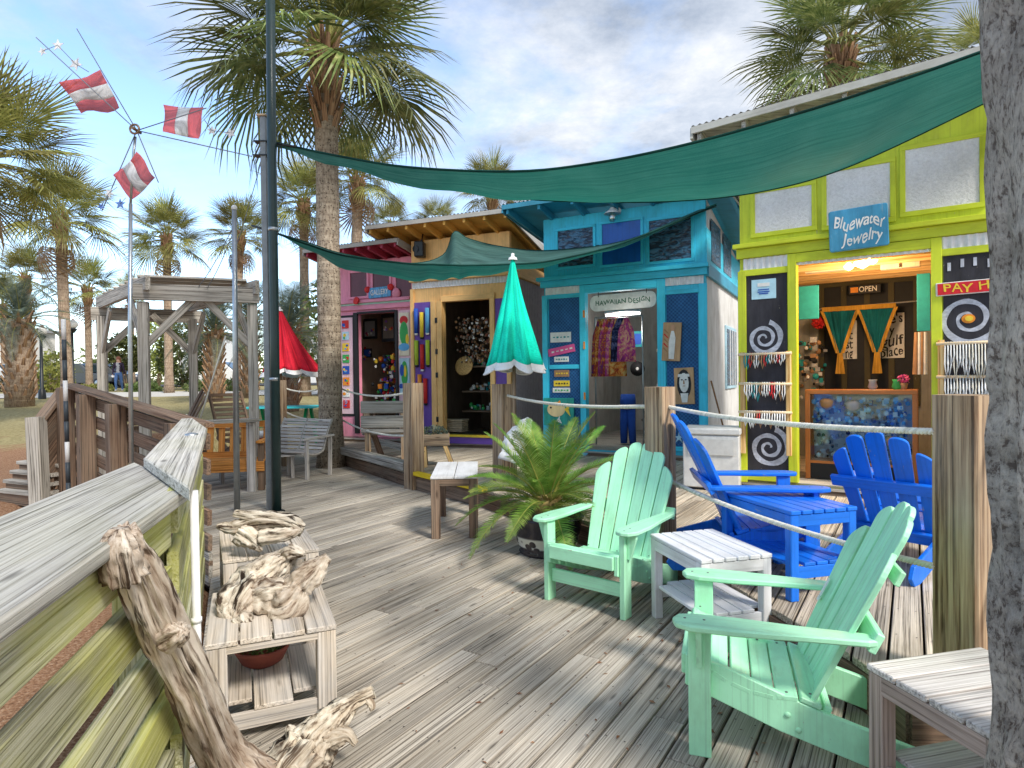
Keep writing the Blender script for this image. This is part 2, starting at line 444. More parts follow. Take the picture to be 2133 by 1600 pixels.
W_DRIFT3 = wood('knotty_driftwood', (0.80, 0.74, 0.64), (0.56, 0.49, 0.39), (0.07, 0.048, 0.034), fine=42, crack=1.0, stain=(0.24, 0.16, 0.11), stain_amt=0.7, var=0.06, bump=1.0, knots=False, along=7.0)
W_DRIFT2 = wood('pale_driftwood', (0.74, 0.68, 0.57), (0.52, 0.45, 0.35), (0.09, 0.058, 0.038), fine=55, crack=1.0, stain=(0.30, 0.21, 0.14), stain_amt=0.5, var=0.08, bump=0.9, knots=False, along=2.5)
W_ORANGE = wood('orange_stained_wood', (0.78, 0.36, 0.10), (0.60, 0.24, 0.055), (0.28, 0.10, 0.025), fine=60, crack=0.3, var=0.15)
W_TABLE = wood('silver_table_wood', (0.70, 0.66, 0.62), (0.54, 0.50, 0.46), (0.24, 0.21, 0.19), fine=85, crack=0.4, var=0.1)
W_TLEG = wood('pinkish_leg_wood', (0.54, 0.43, 0.37), (0.40, 0.31, 0.26), (0.16, 0.12, 0.10), fine=80, crack=0.4, var=0.1)
W_PINE = wood('orange_pine', (0.86, 0.62, 0.30), (0.74, 0.45, 0.17), (0.42, 0.20, 0.06), fine=50, crack=0.3, var=0.1)
GREEN = paint('mint_green_paint', (0.43, 0.87, 0.57), rough=0.42, var=0.10, bump=0.10, wear=(0.16, 0.45, 0.22), wear_amt=0.35, spec=0.4)
BLUE = paint('royal_blue_paint', (0.006, 0.165, 0.74), rough=0.38, var=0.16, bump=0.14, wear=(0.02, 0.18, 0.75), wear_amt=0.5, spec=0.45)
WHITEP = paint('white_table_paint', (0.80, 0.80, 0.81), rough=0.5, var=0.06, wear=(0.5, 0.47, 0.43), wear_amt=0.35)
M_BLACK = plain('black_metal', (0.012, 0.014, 0.016), 0.4, 0.4)
M_DKGREEN = plain('dark_green_pole', (0.012, 0.035, 0.035), 0.35, 0.5)
M_GALV = plain('galvanised_steel', (0.42, 0.45, 0.47), 0.35, 0.5, 0.85)
M_WHITE = plain('white_plastic', (0.80, 0.80, 0.80), 0.4)
M_ROPE = paint('white_rope', (0.72, 0.69, 0.60), rough=0.85, var=0.15, scale=40, bump=0.3)
# ================================================================== geometry utilities
from mathutils import noise as mnoise
def catmull(pts, n):
    pts = [Vector(p) for p in pts]
    ext = [pts[0] * 2 - pts[1]] + pts + [pts[-1] * 2 - pts[-2]]
    out = []
    for i in range(len(pts) - 1):
        a, b, c, d = ext[i:i + 4]
        for k in range(n):
            t = k / n
            out.append(0.5 * ((2 * b) + (c - a) * t + (2 * a - 5 * b + 4 * c - d) * t * t + (3 * b - a - 3 * c + d) * t ** 3))
    out.append(pts[-1].copy())
    return out
def lerpl(vals, n):
    out = []
    for i in range(len(vals) - 1):
        for k in range(n):
            out.append(vals[i] + (vals[i + 1] - vals[i]) * k / n)
    return out + [vals[-1]]
def gnarl(mb, pts, radii, seed, n=26, sub=8, ridge=0.13, rough=0.22, mi=0, crease=1.0):
    n = int(n * 1.6); sub = int(sub * 1.6)
    ps = catmull(pts, sub); rs = lerpl(radii, sub)
    ph = [Random_(seed + j) * 6.28 for j in range(5)]
    def prof(i, k):
        a = 2 * pi * k / n
        s_ = i / sub
        v = 1 + ridge * (0.5 * sin(3 * a + ph[0] + s_ * 0.5) + 0.45 * sin(7 * a + ph[1] - s_ * 0.4) + 0.4 * sin(11 * a + ph[2] + s_ * 0.6))
        p = Vector((cos(a) * 1.3 + seed * 3.1, sin(a) * 1.3, s_ * 0.55))
        v += rough * mnoise.noise(p * 1.4) + rough * 0.55 * mnoise.noise(p * 4.2)
        q = Vector((cos(a) * 2.6 + seed, sin(a) * 2.6, s_ * 0.35))
        v -= 0.30 * crease * rough / 0.25 * max(0, 1 - abs(mnoise.noise(q * 1.6)) * 6.5)
        v -= 0.22 * crease * rough / 0.25 * max(0, 1 - abs(mnoise.noise(Vector((cos(a) * 5 + seed, sin(a) * 5, s_ * 0.5)))) * 7)
        v += 0.35 * rough * mnoise.noise(p * 11.0)
        return max(0.3, v)
    mb.tube(ps, rs, n, mi, True, True, prof)
def Random_(k):
    return random.Random(int(k * 7919)).random()
def inpoly(x, y, poly):
    c = False; n = len(poly); j = n - 1
    for i in range(n):
        xi, yi = poly[i]; xj, yj = poly[j]
        if (yi > y) != (yj > y) and x < (xj - xi) * (y - yi) / (yj - yi) + xi: c = not c
        j = i
    return c
def polydist(x, y, poly):
    m = 1e9; p = Vector((x, y)); n = len(poly)
    for i in range(n):
        a = Vector(poly[i]); b = Vector(poly[(i + 1) % n]); ab = b - a
        t = max(0, min(1, (p - a).dot(ab) / max(ab.length_squared, 1e-9)))
        m = min(m, (p - a - ab * t).length)
    return m
def xy(v): return (v[0], v[1])
# ================================================================== key places
SHOPZ = 0.30                               # shop floors
UP = 0.22                                  # level of the boardwalk before the shops
CAPZ = 1.20
ci0 = G(0, 1291, CAPZ); ci1 = G(389, 1020, CAPZ); co1 = G(280, 962, CAPZ)
fdir = (ci1 - ci0); fdir.z = 0; fdir.normalize()
fnor = Vector((-fdir.y, fdir.x, 0))        # away from the deck
ci_back = ci0 - fdir * 2.6
F2a = G(394, 1020, CAPZ); F2b = G(432, 890, CAPZ)
f2dir = (F2b - F2a); f2dir.z = 0; f2dir.normalize()
F3a = F2b + f2dir * 0.25; F3a.z = 0
F3b = P(150, 800, 7.3); F3b.z = 0
E_PX = [(714, 943), (860, 985), (1010, 1020), (1391, 1138), (1813, 1388)]
EDGE = [G(a, b, UP) for a, b in E_PX]
e0 = EDGE[0] + (EDGE[0] - EDGE[1]).normalized() * 1.4
EDGE = [e0] + EDGE
EDGE2 = EDGE + [Vector((1.60, 2.52, UP)), Vector((5.0, 2.3, UP))]
deck_poly = [xy(ci_back + fnor * 0.05), xy(ci1 + fnor * 0.05), xy(F3a), xy(F3b), (-7.3, 11.2), (-6.6, 12.4), xy(e0 + Vector((0, 1.0, 0)))] + \
            [(p.x + 0.04, p.y + 0.02) for p in EDGE2] + [(5.0, -1.2)]
up_poly = [xy(p) for p in EDGE2] + [(5.2, 9.0), (3.6, 15.0), (-4.6, 15.0), (e0.x - .4, e0.y + 1.2)]
land_poly = [(ci_back.x + .1, -3)] + deck_poly[1:6] + [(-5.0, 16.5), (9, 16.5), (9, -3)]
PL_A = radians(90 - 32.6)
PL = Vector((cos(PL_A), sin(PL_A), 0)); PN = Vector((-PL.y, PL.x, 0))
# ================================================================== ground
def ground_z(x, y):
    ys = [-20, 4, 7.5, 13, 20, 30, 45, 140]; zs = [0.02, 0.05, 0.20, 0.52, 0.80, 1.05, 1.18, 1.30]
    z = zs[-1]
    for i in range(len(ys) - 1):
        if y <= ys[i + 1]:
            t = max(0, (y - ys[i]) / (ys[i + 1] - ys[i])); z = zs[i] + (zs[i + 1] - zs[i]) * t; break
    z += 0.03 * mnoise.noise(Vector((x * 0.6, y * 0.6, 0))) + 0.05 * mnoise.noise(Vector((x * 0.13, y * 0.13, 3)))
    if inpoly(x, y, land_poly): return -0.55
    d = polydist(x, y, land_poly)
    if d < 0.35: z = -0.05 + (z + 0.05) * d / 0.35
    return z
def mat_ground():
    t = NT('lawn_and_pine_straw')
    v = t.coord((1, 1, 1), 'obj')
    g = t.noise(v, 14.0, 8, 0.75); g2 = t.noise(v, 0.55, 5, 0.65); g3 = t.noise(v, 55.0, 4, 0.7)
    grass = t.ramp(g, [(0.25, (0.13, 0.105, 0.05)), (0.45, (0.29, 0.245, 0.115)), (0.62, (0.46, 0.39, 0.21)), (0.8, (0.56, 0.47, 0.30))])
    straw = t.ramp(g3, [(0.25, (0.10, 0.045, 0.025)), (0.5, (0.33, 0.18, 0.10)), (0.75, (0.58, 0.40, 0.27))])
    sep = t.n('SeparateXYZ'); t.l(v, sep.inputs[0])
    mr = t.n('MapRange'); mr.inputs['From Min'].default_value = 9.0; mr.inputs['From Max'].default_value = 15.0; t.l(sep.outputs['Y'], mr.inputs['Value'])
    f = t.math('ADD', mr.outputs[0], t.math('MULTIPLY', t.math('SUBTRACT', g2, 0.5), 2.6))
    fr = t.ramp(f, [(0.35, (0, 0, 0)), (0.65, (1, 1, 1))])
    c = t.mix(straw, grass, fr)
    t.col(c); t.bump(t.math('ADD', g, g3), 0.6, 0.05)
    return t.done(0.95, 0.1)
def build_ground():
    xs = [-90, -70, -55, -42, -32, -25, -20, -16, -13, -11, -9.5] + [-8.5 + 0.4 * i for i in range(22)] + [0.6, 2, 4, 6, 8, 10, 14, 20, 30, 45, 60, 90]
    ys = [-12, -8, -5, -3] + [-2 + 0.4 * i for i in range(48)] + [17.6, 18.5, 20, 22, 25, 28, 32, 37, 44, 55, 70, 95, 140]
    rows = [[Vector((x, y, ground_z(x, y))) for x in xs] for y in ys]
    mb = MB(); mb.grid(rows)
    o = mb.build('ground', mat_ground()); tag(o, 'lawn of dry yellow grass and brown pine straw', kind='structure')
    # footpath across the lawn
    mb = MB(); rw = []
    for x in [-60 + 2.0 * i for i in range(36)]:
        y0 = 25 + 0.02 * x; rw.append([Vector((x, y0 + q, ground_z(x, y0 + q) + 0.025)) for q in (0, 1.5, 3, 4.5)])
    mb.grid(rw); o = mb.build('path', plain('pale_concrete', (0.55, 0.52, 0.47), 0.9)); tag(o, 'pale concrete footpath across the lawn', kind='structure')
    mb = MB(); rw = []
    for x in [-80 + 4.0 * i for i in range(36)]:
        rw.append([Vector((x, 40.5, ground_z(x, 40.5) + 0.05)), Vector((x, 56, ground_z(x, 56) + 0.05))])
    mb.grid(rw); o = mb.build('parking_lot', plain('asphalt', (0.06, 0.06, 0.062), 0.9)); tag(o, 'grey asphalt car park beyond the hedges', kind='structure')
build_ground()
# ================================================================== decks
def planks(parent, poly, z, mat, w=0.135, gap=0.0115, th=0.035, seed=1, minl=1.9, maxl=4.4, limit=300, nm='plank'):
    rr = random.Random(seed)
    ps = [Vector((a, b, 0)) for a, b in poly]
    qs = [(p.dot(PL), p.dot(PN)) for p in ps]
    lo = min(q[1] for q in qs); hi = max(q[1] for q in qs)
    segs = []
    def cross(t):
        xs = []
        for i in range(len(qs)):
            a = qs[i]; b = qs[(i + 1) % len(qs)]
            if (a[1] > t) != (b[1] > t): xs.append(a[0] + (b[0] - a[0]) * (t - a[1]) / (b[1] - a[1]))
        return sorted(xs)
    t = lo + w / 2
    while t < hi:
        xs = cross(t); xl = cross(t - w / 2); xr = cross(t + w / 2)
        if len(xl) != len(xs): xl = xs
        if len(xr) != len(xs): xr = xs
        for k in range(0, len(xs) - 1, 2):
            s0, s1 = xs[k], xs[k + 1]
            c = s0; first = True; lead = (xl[k] - s0, xr[k] - s0)
            while c < s1 - 0.02:
                L = rr.uniform(minl, maxl) * (rr.uniform(0.4, 1) if first else 1)
                e = min(c + L, s1)
                if s1 - e < 0.5: e = s1
                segs.append((c, e, t, lead if first else (0, 0), (xl[k + 1] - s1, xr[k + 1] - s1) if e == s1 else (0, 0))); c = e; first = False
        t += w + gap
    segs = [s for s in segs if s[1] - s[0] > 0.06]
    segs.sort(key=lambda s: (PL * ((s[0] + s[1]) / 2) + PN * s[2]).length)   # nearest to the camera first
    nails = MB()
    for (a, b, t, e0_, e1_) in segs:
        k = math.ceil((a + .03) / .41)
        while k * .41 < b - .03:
            for sd in (-.042, .042):
                c = PL * (k * .41 + rr.uniform(-.008, .008)) + PN * (t + sd + rr.uniform(-.004, .004)) + Vector((0, 0, z + .0035))
                if c.length < 6.5 and c.y > 1.2: r_ = .0042; nails.add([c + PL * (r_ * cos(q * pi / 3)) + PN * (r_ * sin(q * pi / 3)) for q in range(6)], [[0, 1, 2, 3, 4, 5]])
            k += 1
    if nails.v:
        o = nails.build('nails', plain('rusty_nail', (0.05, 0.04, 0.035), 0.7), parent); o['kind'] = 'stuff'
    rest = MB()
    for i, (a, b, t, e0_, e1_) in enumerate(segs):
        dz = rr.uniform(-0.0025, 0.0025)
        mb = MB() if i < limit else rest
        g = 0.002; pol = [(a + g + e0_[0], t - w / 2), (b - g + e1_[0], t - w / 2), (b - g + e1_[1], t + w / 2), (a + g + e0_[1], t + w / 2)]
        of = (rr.random() * 40, rr.random() * 40, rr.random() * 40)
        c_ = 0.004
        vs = []; ws = []
        for zz, ins in ((z - th + dz, 0.0), (z - c_ + dz, 0.0), (z + dz, c_)):
            for j, (p, q) in enumerate(pol):
                p2 = p + (ins if j in (0, 3) else -ins); q2 = q + (ins if j in (0, 1) else -ins)
                vs.append(PL * p2 + PN * q2 + Vector((0, 0, zz))); ws.append((of[0] + p2, of[1] + q2 - t, of[2] + zz))
        fs = [[8, 9, 10, 11]] + [[r_ * 4 + j, r_ * 4 + (j + 1) % 4, (r_ + 1) * 4 + (j + 1) % 4, (r_ + 1) * 4 + j] for r_ in (0, 1) for j in range(4)]
        mb.add(vs, fs, ws)
        if i < limit: mb.build(nm, mat, parent)
    if rest.v:
        o = rest.build('far_planks', mat, parent); o['kind'] = 'stuff'
def build_decks():
    mb = MB()
    mb.prism(deck_poly, (0, 0, -0.10), (1, 0, 0), (0, 1, 0), (0, 0, 1), 0.05)
    d = mb.build('deck', plain('deck_underside', (0.02, 0.017, 0.014), 0.95)); tag(d, 'weathered grey plank deck', kind='structure')
    planks(d, deck_poly, 0.0, W_DECK, seed=3)
    mb = MB()
    mb.prism(up_poly, (0, 0, UP - 0.10), (1, 0, 0), (0, 1, 0), (0, 0, 1), 0.05)
    b = mb.build('boardwalk', plain('deck_underside', (0.02, 0.017, 0.014), 0.95)); tag(b, 'raised sunbleached boardwalk in front of the shops', kind='structure')
    planks(b, up_poly, UP, W_DECK2, seed=8)
    for i in range(len(EDGE2) - 1):
        mb = MB(); a = EDGE2[i].copy(); c = EDGE2[i + 1].copy(); a.z = c.z = 0.09
        mb.bar(a, c, 0.035, 0.18, ch=0.003); mb.build('fascia_board', W_BROWN, b)
    # yellow painted nosing by the gap in the ropes
    mb = MB(); a = G(858, 984, UP); c = G(1014, 1021, UP)
    mb.bar(a + Vector((-0.02, -0.02, 0.008)), c + Vector((-0.02, -0.02, 0.008)), 0.09, 0.05)
    mb.build('painted_edge', paint('yellow_edge_paint', (0.75, 0.52, 0.01), wear=(0.4, 0.35, 0.25), wear_amt=0.6), b)
build_decks()
# ================================================================== fences on the left
def fence_section(parent, a, b, za, zb, mat, capmat=None, n=5, h=0.14, gap=0.075, first=0.03, posts=None, pw=0.10, cap=True, capw=0.15, side=1, zbase=None, postmat=None):
    a = Vector(a); b = Vector(b); d = (b - a).normalized(); nr = Vector((-d.y, d.x, 0)) * side
    for i in range(n):
        dz = first + h / 2 + i * (h + gap)
        mb = MB(); mb.bar((a.x, a.y, za - dz), (b.x, b.y, zb - dz), 0.034, h, ch=0.004); mb.build('slat', mat, parent)
    for t in (posts or []):
        p = a.lerp(b, t) + nr * (pw / 2 + 0.02); zt = za + (zb - za) * t
        z0 = -0.1 if zbase is None else zbase
        mb = MB(); mb.bar((p.x, p.y, z0), (p.x, p.y, zt - 0.005), pw, pw, d, ch=0.006); mb.build('post', postmat or mat, parent)
    if cap:
        mb = MB(); o = nr * 0.03
        mb.bar((a.x + o.x, a.y + o.y, za + 0.018), (b.x + o.x, b.y + o.y, zb + 0.018), capw, 0.036, ch=0.004); mb.build('cap', capmat or mat, parent)
def build_fences():
    t = thing('fence', 'mossy wooden slat rail with broad grey cap beside the deck, nearest the camera', 'fence', (ci0.x, ci0.y, 0))
    nr = fnor
    a0 = ci_back; capw = 0.36
    mb = MB()
    poly = [xy(a0), xy(ci1 + fdir * 0.05), xy(co1), xy(a0 + nr * capw)]
    dd = [Vector((p[0] - a0.x, p[1] - a0.y, 0)) for p in poly]
    pl = [(v.dot(-nr), v.dot(fdir)) for v in dd]
    mb.prism(pl, Vector((a0.x, a0.y, CAPZ - 0.04)), -nr, fdir, (0, 0, 1), 0.04)
    mb.build('cap', W_CAP, t, bevel=0.006)
    # slats under the cap
    sa = a0 + nr * 0.06; sb = ci1 + nr * 0.06 - fdir * 0.02
    fence_section(t, sa, sb, CAPZ - 0.04, CAPZ - 0.04, W_RAIL, n=6, h=0.135, gap=0.06, first=0.0, cap=False, posts=[0.0, 0.52, 0.985], pw=0.10, side=1)
    # second section, behind the white pipe
    t2 = thing('fence', 'short rail section with a thick grey cap and bolt, just past the white pipe', 'fence', (F2a.x, F2a.y, 0))
    q = [G(*p, CAPZ + 0.04) for p in [(299, 955), (388, 862), (431, 893), (395, 1020)]]
    o = q[0]; ex = Vector((1, 0, 0)); ey = Vector((0, 1, 0))
    ax = (q[1] - q[0]).normalized(); bx = Vector((ax.y, -ax.x, 0))
    mb = MB(); mb.prism([((p - o).dot(bx), (p - o).dot(ax)) for p in q], Vector((o.x, o.y, CAPZ + 0.002)), bx, ax, (0, 0, 1), 0.042)
    mb.build('cap', W_CAP, t2, bevel=0.005)
    bp = G(399, 906, CAPZ + 0.045); mb = MB(); mb.lathe(bp, [(0.035, -0.005), (0.035, 0.006), (0.015, 0.012), (0.0, 0.012)], 12); mb.build('bolt', M_GALV, t2)
    n2 = Vector((-f2dir.y, f2dir.x, 0))
    fence_section(t2, F2a + n2 * 0.05, F2b + n2 * 0.05, CAPZ, CAPZ, W_RAIL, n=6, h=0.135, gap=0.06, first=0.0, cap=False, posts=[0.03, 0.97], side=1)
    # ramp rail
    t3 = thing('ramp_rail', 'dark brown slatted ramp railing rising away from the deck corner', 'fence', (F3a.x, F3a.y, 0))
    fence_section(t3, F3a, F3b, CAPZ - 0.02, 1.50, W_BROWN, n=6, h=0.125, gap=0.075, first=0.05, posts=[0.10, 0.50, 0.76, 0.97], pw=0.15, capw=0.16, side=1, zbase=-0.1)
    # skirt boards under the ramp
    mb = MB(); mb.bar((F3a.x, F3a.y, 0.06), (F3b.x, F3b.y, 0.30), 0.03, 0.26); mb.build('skirt_board', W_GREY, t3)
    # stair rail going down to the lawn
    s0 = F3b.copy(); s1 = P(88, 900, 7.0); s1.z = 0
    zt1 = P(80, 872, 7.0).z
    t4 = thing('stair_rail', 'brown slatted stair railing sloping down to the pine straw', 'fence', (s1.x, s1.y, 0.1))
    fence_section(t4, s0 + Vector((-.06, -.02, 0)), s1, 1.46, zt1 - 0.03, W_BROWN, n=5, h=0.11, gap=0.07, first=0.06, posts=[], capw=0.16, side=-1)
    mb = MB(); mb.bar((s1.x, s1.y - .05, 0.05), (s1.x - .03, s1.y - .05, zt1 + 0.02), 0.15, 0.15, (0, 1, 0), ch=0.01); mb.build('post', W_GREY, t4)
    # steps
    t5 = thing('steps', 'small flight of grey wooden steps under the sloping stair railing', 'steps', (s1.x + 0.4, s1.y + .1, 0.1))
    for i in range(4):
        c = s1.lerp(s0, 0.12 + 0.22 * i); z = 0.30 + 0.10 * i
        d = (s0 - s1).normalized(); nn = Vector((-d.y, d.x, 0))
        mb = MB(); mb.bar(c + nn * -0.05 + Vector((0, 0, z)), c + nn * 0.75 + Vector((0, 0, z)), 0.26, 0.04, ch=0.004); mb.build('tread', W_GREY, t5)
        mb = MB(); mb.bar(c + d * -.1 + nn * -0.03 + Vector((0, 0, z - 0.08)), c - d * .1 + nn * 0.73 + Vector((0, 0, z - 0.08)), 0.02, 0.12); mb.build('riser', W_BROWN, t5)
build_fences()
def build_pipe():
    a = P(411, 1350, 2.12); b = P(404, 1022, 2.12)
    t = thing('drain_pipe', 'thin white plastic pipe standing upright against the end of the mossy rail', 'pipe', (a.x, a.y, 0))
    mb = MB(); mb.tube([(a.x, a.y, 0), a, b], 0.0135, 10); mb.build('pipe', M_WHITE, t)
    m = a.lerp(b, 0.18); mb = MB(); mb.lathe(m, [(0.0138, -0.008), (0.0175, -0.008), (0.0175, 0.008), (0.0138, 0.008)], 10); mb.build('coupling', M_WHITE, t)
build_pipe()
# ================================================================== adirondack chairs
def adirondack(label, mat, loc, face, s=1.0, nsl=6, stretcher=True, group=None, seed=1, hs=1.0):
    t = thing('adirondack_chair', label, 'chair', loc, atan2(-face[0], face[1]), group, local=True)
    bv = 0.004
    def b(name, *a, **k):
        mb = MB()
        for q in a: mb.bar(Vector(q[0]) * s, Vector(q[1]) * s, q[2] * s, q[3] * s, q[4] if len(q) > 4 else (0, 0, 1))
        return mb.build(name, mat, t, bevel=bv)
    for sx in (-1, 1):
        b('front_leg', ((sx * 0.29, 0, 0), (sx * 0.29, 0, 0.535), 0.038, 0.088, (0, 1, 0)))
        # stringer with a rounded foot
        mb = MB()
        pol = [(0.055, 0.395), (0.06, 0.27), (-0.30, 0.135), (-0.78, 0.0), (-0.86, 0.0), (-0.90, 0.05), (-0.86, 0.12), (-0.45, 0.235), (-0.10, 0.36)]
        mb.prism([(y * s, z * s) for y, z in pol], (sx * 0.256 * s - 0.013 * s, 0, 0), (0, 1, 0), (0, 0, 1), (1, 0, 0), 0.027 * s)
        st = mb.build('stringer', mat, t, bevel=bv)
        for (yy, zz) in ((-0.33, 0.205), (-0.37, 0.15)):
            mb = MB(); mb.lathe(Vector((sx * 0.27 * s, yy * s, zz * s)), [(0.0, 0.004), (0.010, 0.004), (0.013, -0.002)], 10, axis=(sx, 0, 0)); mb.build('bolt', mat, st)
        # arm board
        outl = [(-0.065, 0.02), (-0.045, 0.085), (0.0, 0.105), (0.05, 0.09), (0.08, 0.03), (0.078, -0.15), (0.055, -0.36), (0.035, -0.60), (0.02, -0.635), (-0.03, -0.635), (-0.045, -0.60), (-0.05, -0.36), (-0.066, -0.15)]
        mb = MB(); mb.prism([((sx * (0.315) + sx * x) * s, y * s) for x, y in outl], (0, 0, 0.537 * s), (1, 0, 0), (0, 1, 0), (0, 0, 1), 0.026 * s)
        mb.build('arm', mat, t, bevel=0.006)
        mb = MB(); mb.prism([(0.0, 0.0), (0.0, -0.16), (0.02, -0.165), (0.062, -0.03), (0.062, 0.0)], (sx * 0.310 * s, 0.012 * s, 0.536 * s), Vector((sx * s, 0, 0)), Vector((0, 0, s)), (0, 1, 0), -0.024 * s)
        mb.build('arm_bracket', mat, t, bevel=0.002)
    b('apron', ((-0.242, 0.063, 0.345), (0.242, 0.063, 0.345), 0.024, 0.085))
    if stretcher: b('stretcher', ((-0.27, -0.005, 0.17), (0.27, -0.005, 0.17), 0.024, 0.088))
    # seat slats along a curve
    for i in range(6):
        y = 0.055 - i * 0.086; z = 0.405 - 0.10 * (i / 5) - 0.055 * sin(pi * min(1, i / 5)) - 0.03 * (i / 5) if i else 0.398
        y2 = y - 0.079; z2 = 0.405 - 0.10 * ((i + 1) / 5) - 0.055 * sin(pi * min(1, (i + 0.9) / 5)) - 0.03 * ((i + 1) / 5)
        c = Vector((0, (y + y2) / 2, (z + z2) / 2)); up = Vector((0, z - z2, y - y2)).normalized(); up = Vector((0, -(z - z2), (y - y2))).normalized()
        b('seat_slat', ((-0.27, c.y, c.z), (0.27, c.y, c.z), 0.080, 0.022, up if up.z > 0 else -up))
    # back slats
    bd = Vector((0, -0.43, 0.903)).normalized(); bn = Vector((0, bd.z, -bd.y))
    heights = [0.72, 0.90, 0.965, 0.965, 0.90, 0.72] if nsl == 6 else [0.74, 0.90, 0.95, 0.90, 0.74]
    if nsl == 6: heights = [0.70, 0.845, 0.90, 0.90, 0.845, 0.70]
    heights = [q_ * hs for q_ in heights]
    base = Vector((0, -0.415, 0.185))
    for i in range(nsl):
        k = i - (nsl - 1) / 2
        wb, wt = (0.076, 0.098) if nsl == 6 else (0.088, 0.114)
        gp = 0.006 if hs >= 1 else 0.018
        x0 = k * (wb + gp); x1 = k * (wt + gp + 0.002); L = heights[i]
        cv = 0.0045 * k * k; th = radians(5.8) * k; exs = Vector((cos(th), 0, 0)) + bn * sin(th); ezs = (exs.cross(bd)).normalized()
        fr = Vector((x1 - x0, 0, 0)) / L
        tl = 0.05 * (1 if abs(k) < 1 else 1.1)
        sk = -0.045 * (k / ((nsl - 1) / 2)) if abs(k) > 1 else -0.01 * (1 if k > 0 else -1)
        hw0, hw1 = wb / 2, wt / 2
        pol = [(x0 - hw0, 0), (x0 + hw0, 0)]
        def X(z_): return x0 + (x1 - x0) * z_ / L
        def HW(z_): return hw0 + (hw1 - hw0) * z_ / L
        zt = L - 0.03
        for a in range(0, 181, 20):
            ca, sa = cos(radians(a)), sin(radians(a))
            pol.append((X(zt) + HW(zt) * ca, zt + 0.045 * sa ** 0.7 + sk * ca))
        cx_ = lambda z_: X(z_)
        mb = MB(); mb.prism([((x - x0) * s, z_ * s) for x, z_ in pol], (base + bn * cv + Vector((x0, 0, 0))) * s, exs, bd, ezs, 0.022 * s)
        mb.build('back_slat', mat, t, bevel=0.003)
    sm = MB()
    def scr(p, n_): sm.lathe(Vector(p) * s, [(0.0, .0012), (.0055, .0012), (.0062, -.001)], 7, axis=n_)
    for sx in (-1, 1):
        for y in (.055, -.02): scr((sx * .315, y, .563), (0, 0, 1))
        for i in range(6):
            y = 0.015 - i * 0.086; scr((sx * .24, y, 0.418 - 0.10 * (i / 5) - 0.055 * sin(pi * min(1, i / 5)) - 0.03 * (i / 5)), (0, 0, 1))
        for zz in (.15, .19, .33): scr((sx * .30, .02, zz), (sx, 0, 0))
    o = sm.build('screws', plain('screw_dark', (.10, .12, .11), .5), t); o['kind'] = 'stuff'
    pu = base + bd * 0.42 - bn * 0.035
    b('back_rail', ((-0.335, pu.y, pu.z), (0.335, pu.y, pu.z), 0.03, 0.08, bd))
    pl_ = base + bd * 0.04 - bn * 0.035
    b('back_rail', ((-0.243, pl_.y, pl_.z), (0.243, pl_.y, pl_.z), 0.03, 0.085, bd))
    ph = base + bd * 0.66 - bn * 0.030
    if mat is GREEN: b('back_rail', ((-0.24, ph.y, ph.z), (0.24, ph.y, ph.z), 0.022, 0.06, bd))
    return t
def place_chairs():
    l1 = G(1140, 1245); l2 = G(1311, 1290); mid = (l1 + l2) / 2; d = (l2 - l1).normalized(); f = Vector((d.y, -d.x, 0))
    if f.y > 0: f = -f
    c = adirondack('mint green wooden armchair facing the camera beside the potted palm', GREEN, (mid.x, mid.y, 0), f, 1.02, 6, True)
    n1 = G(1402, 1288, 0.555); n2 = G(1470, 1188, 0.555); r1 = G(1780, 1342, 0.555)
    d = (n2 - n1).normalized(); f = Vector((-d.y, d.x, 0))
    if f.x > 0: f = -f
    mid = (n1 + n2) / 2 - f * 0.10 + Vector((-0.055, 0.0, 0))
    f = (Matrix.Rotation(radians(9), 3, 'Z') @ f)
    c2 = adirondack('mint green wooden armchair seen from its side, nearest the camera', GREEN, (mid.x, mid.y, 0), f, 1.0, 6, False)
    mb = MB(); d_ = Vector((0, -0.43, 0.903)); n_ = Vector((0, 0.903, 0.43)); q_ = Vector((0.245, -0.415, 0.185)) + d_ * 0.40 + n_ * 0.055
    mb.bar(q_ - d_ * .05, q_ + d_ * .04, 0.020, 0.006, n_); mb.bar(q_ - d_ * .075, q_ - d_ * .055, 0.026, 0.006, n_); mb.build('paper_tag', M_WHITE, c2)
    adirondack('bright blue wooden armchair in profile beside the freezer box', BLUE, (2.0, 4.40, UP), Vector((0.99, -0.12, 0)).normalized(), 1.04, 6, True)
    f = Vector((0.80, 0.60, 0)).normalized(); m = Vector((2.52, 4.22, 0)) + f * 0.62
    adirondack('bright blue wooden armchair turned away from the camera, beside the thick rope post', BLUE, (m.x, m.y, UP), f, 1.03, 5, False, hs=0.84)
    # an edge of a third blue chair behind it
    f = Vector((-0.6, -0.8, 0)); adirondack('bright blue wooden armchair mostly hidden behind the other blue chair and the rope post', BLUE, (3.75, 5.0, UP), f.normalized(), 0.95, 5, False)
place_chairs()
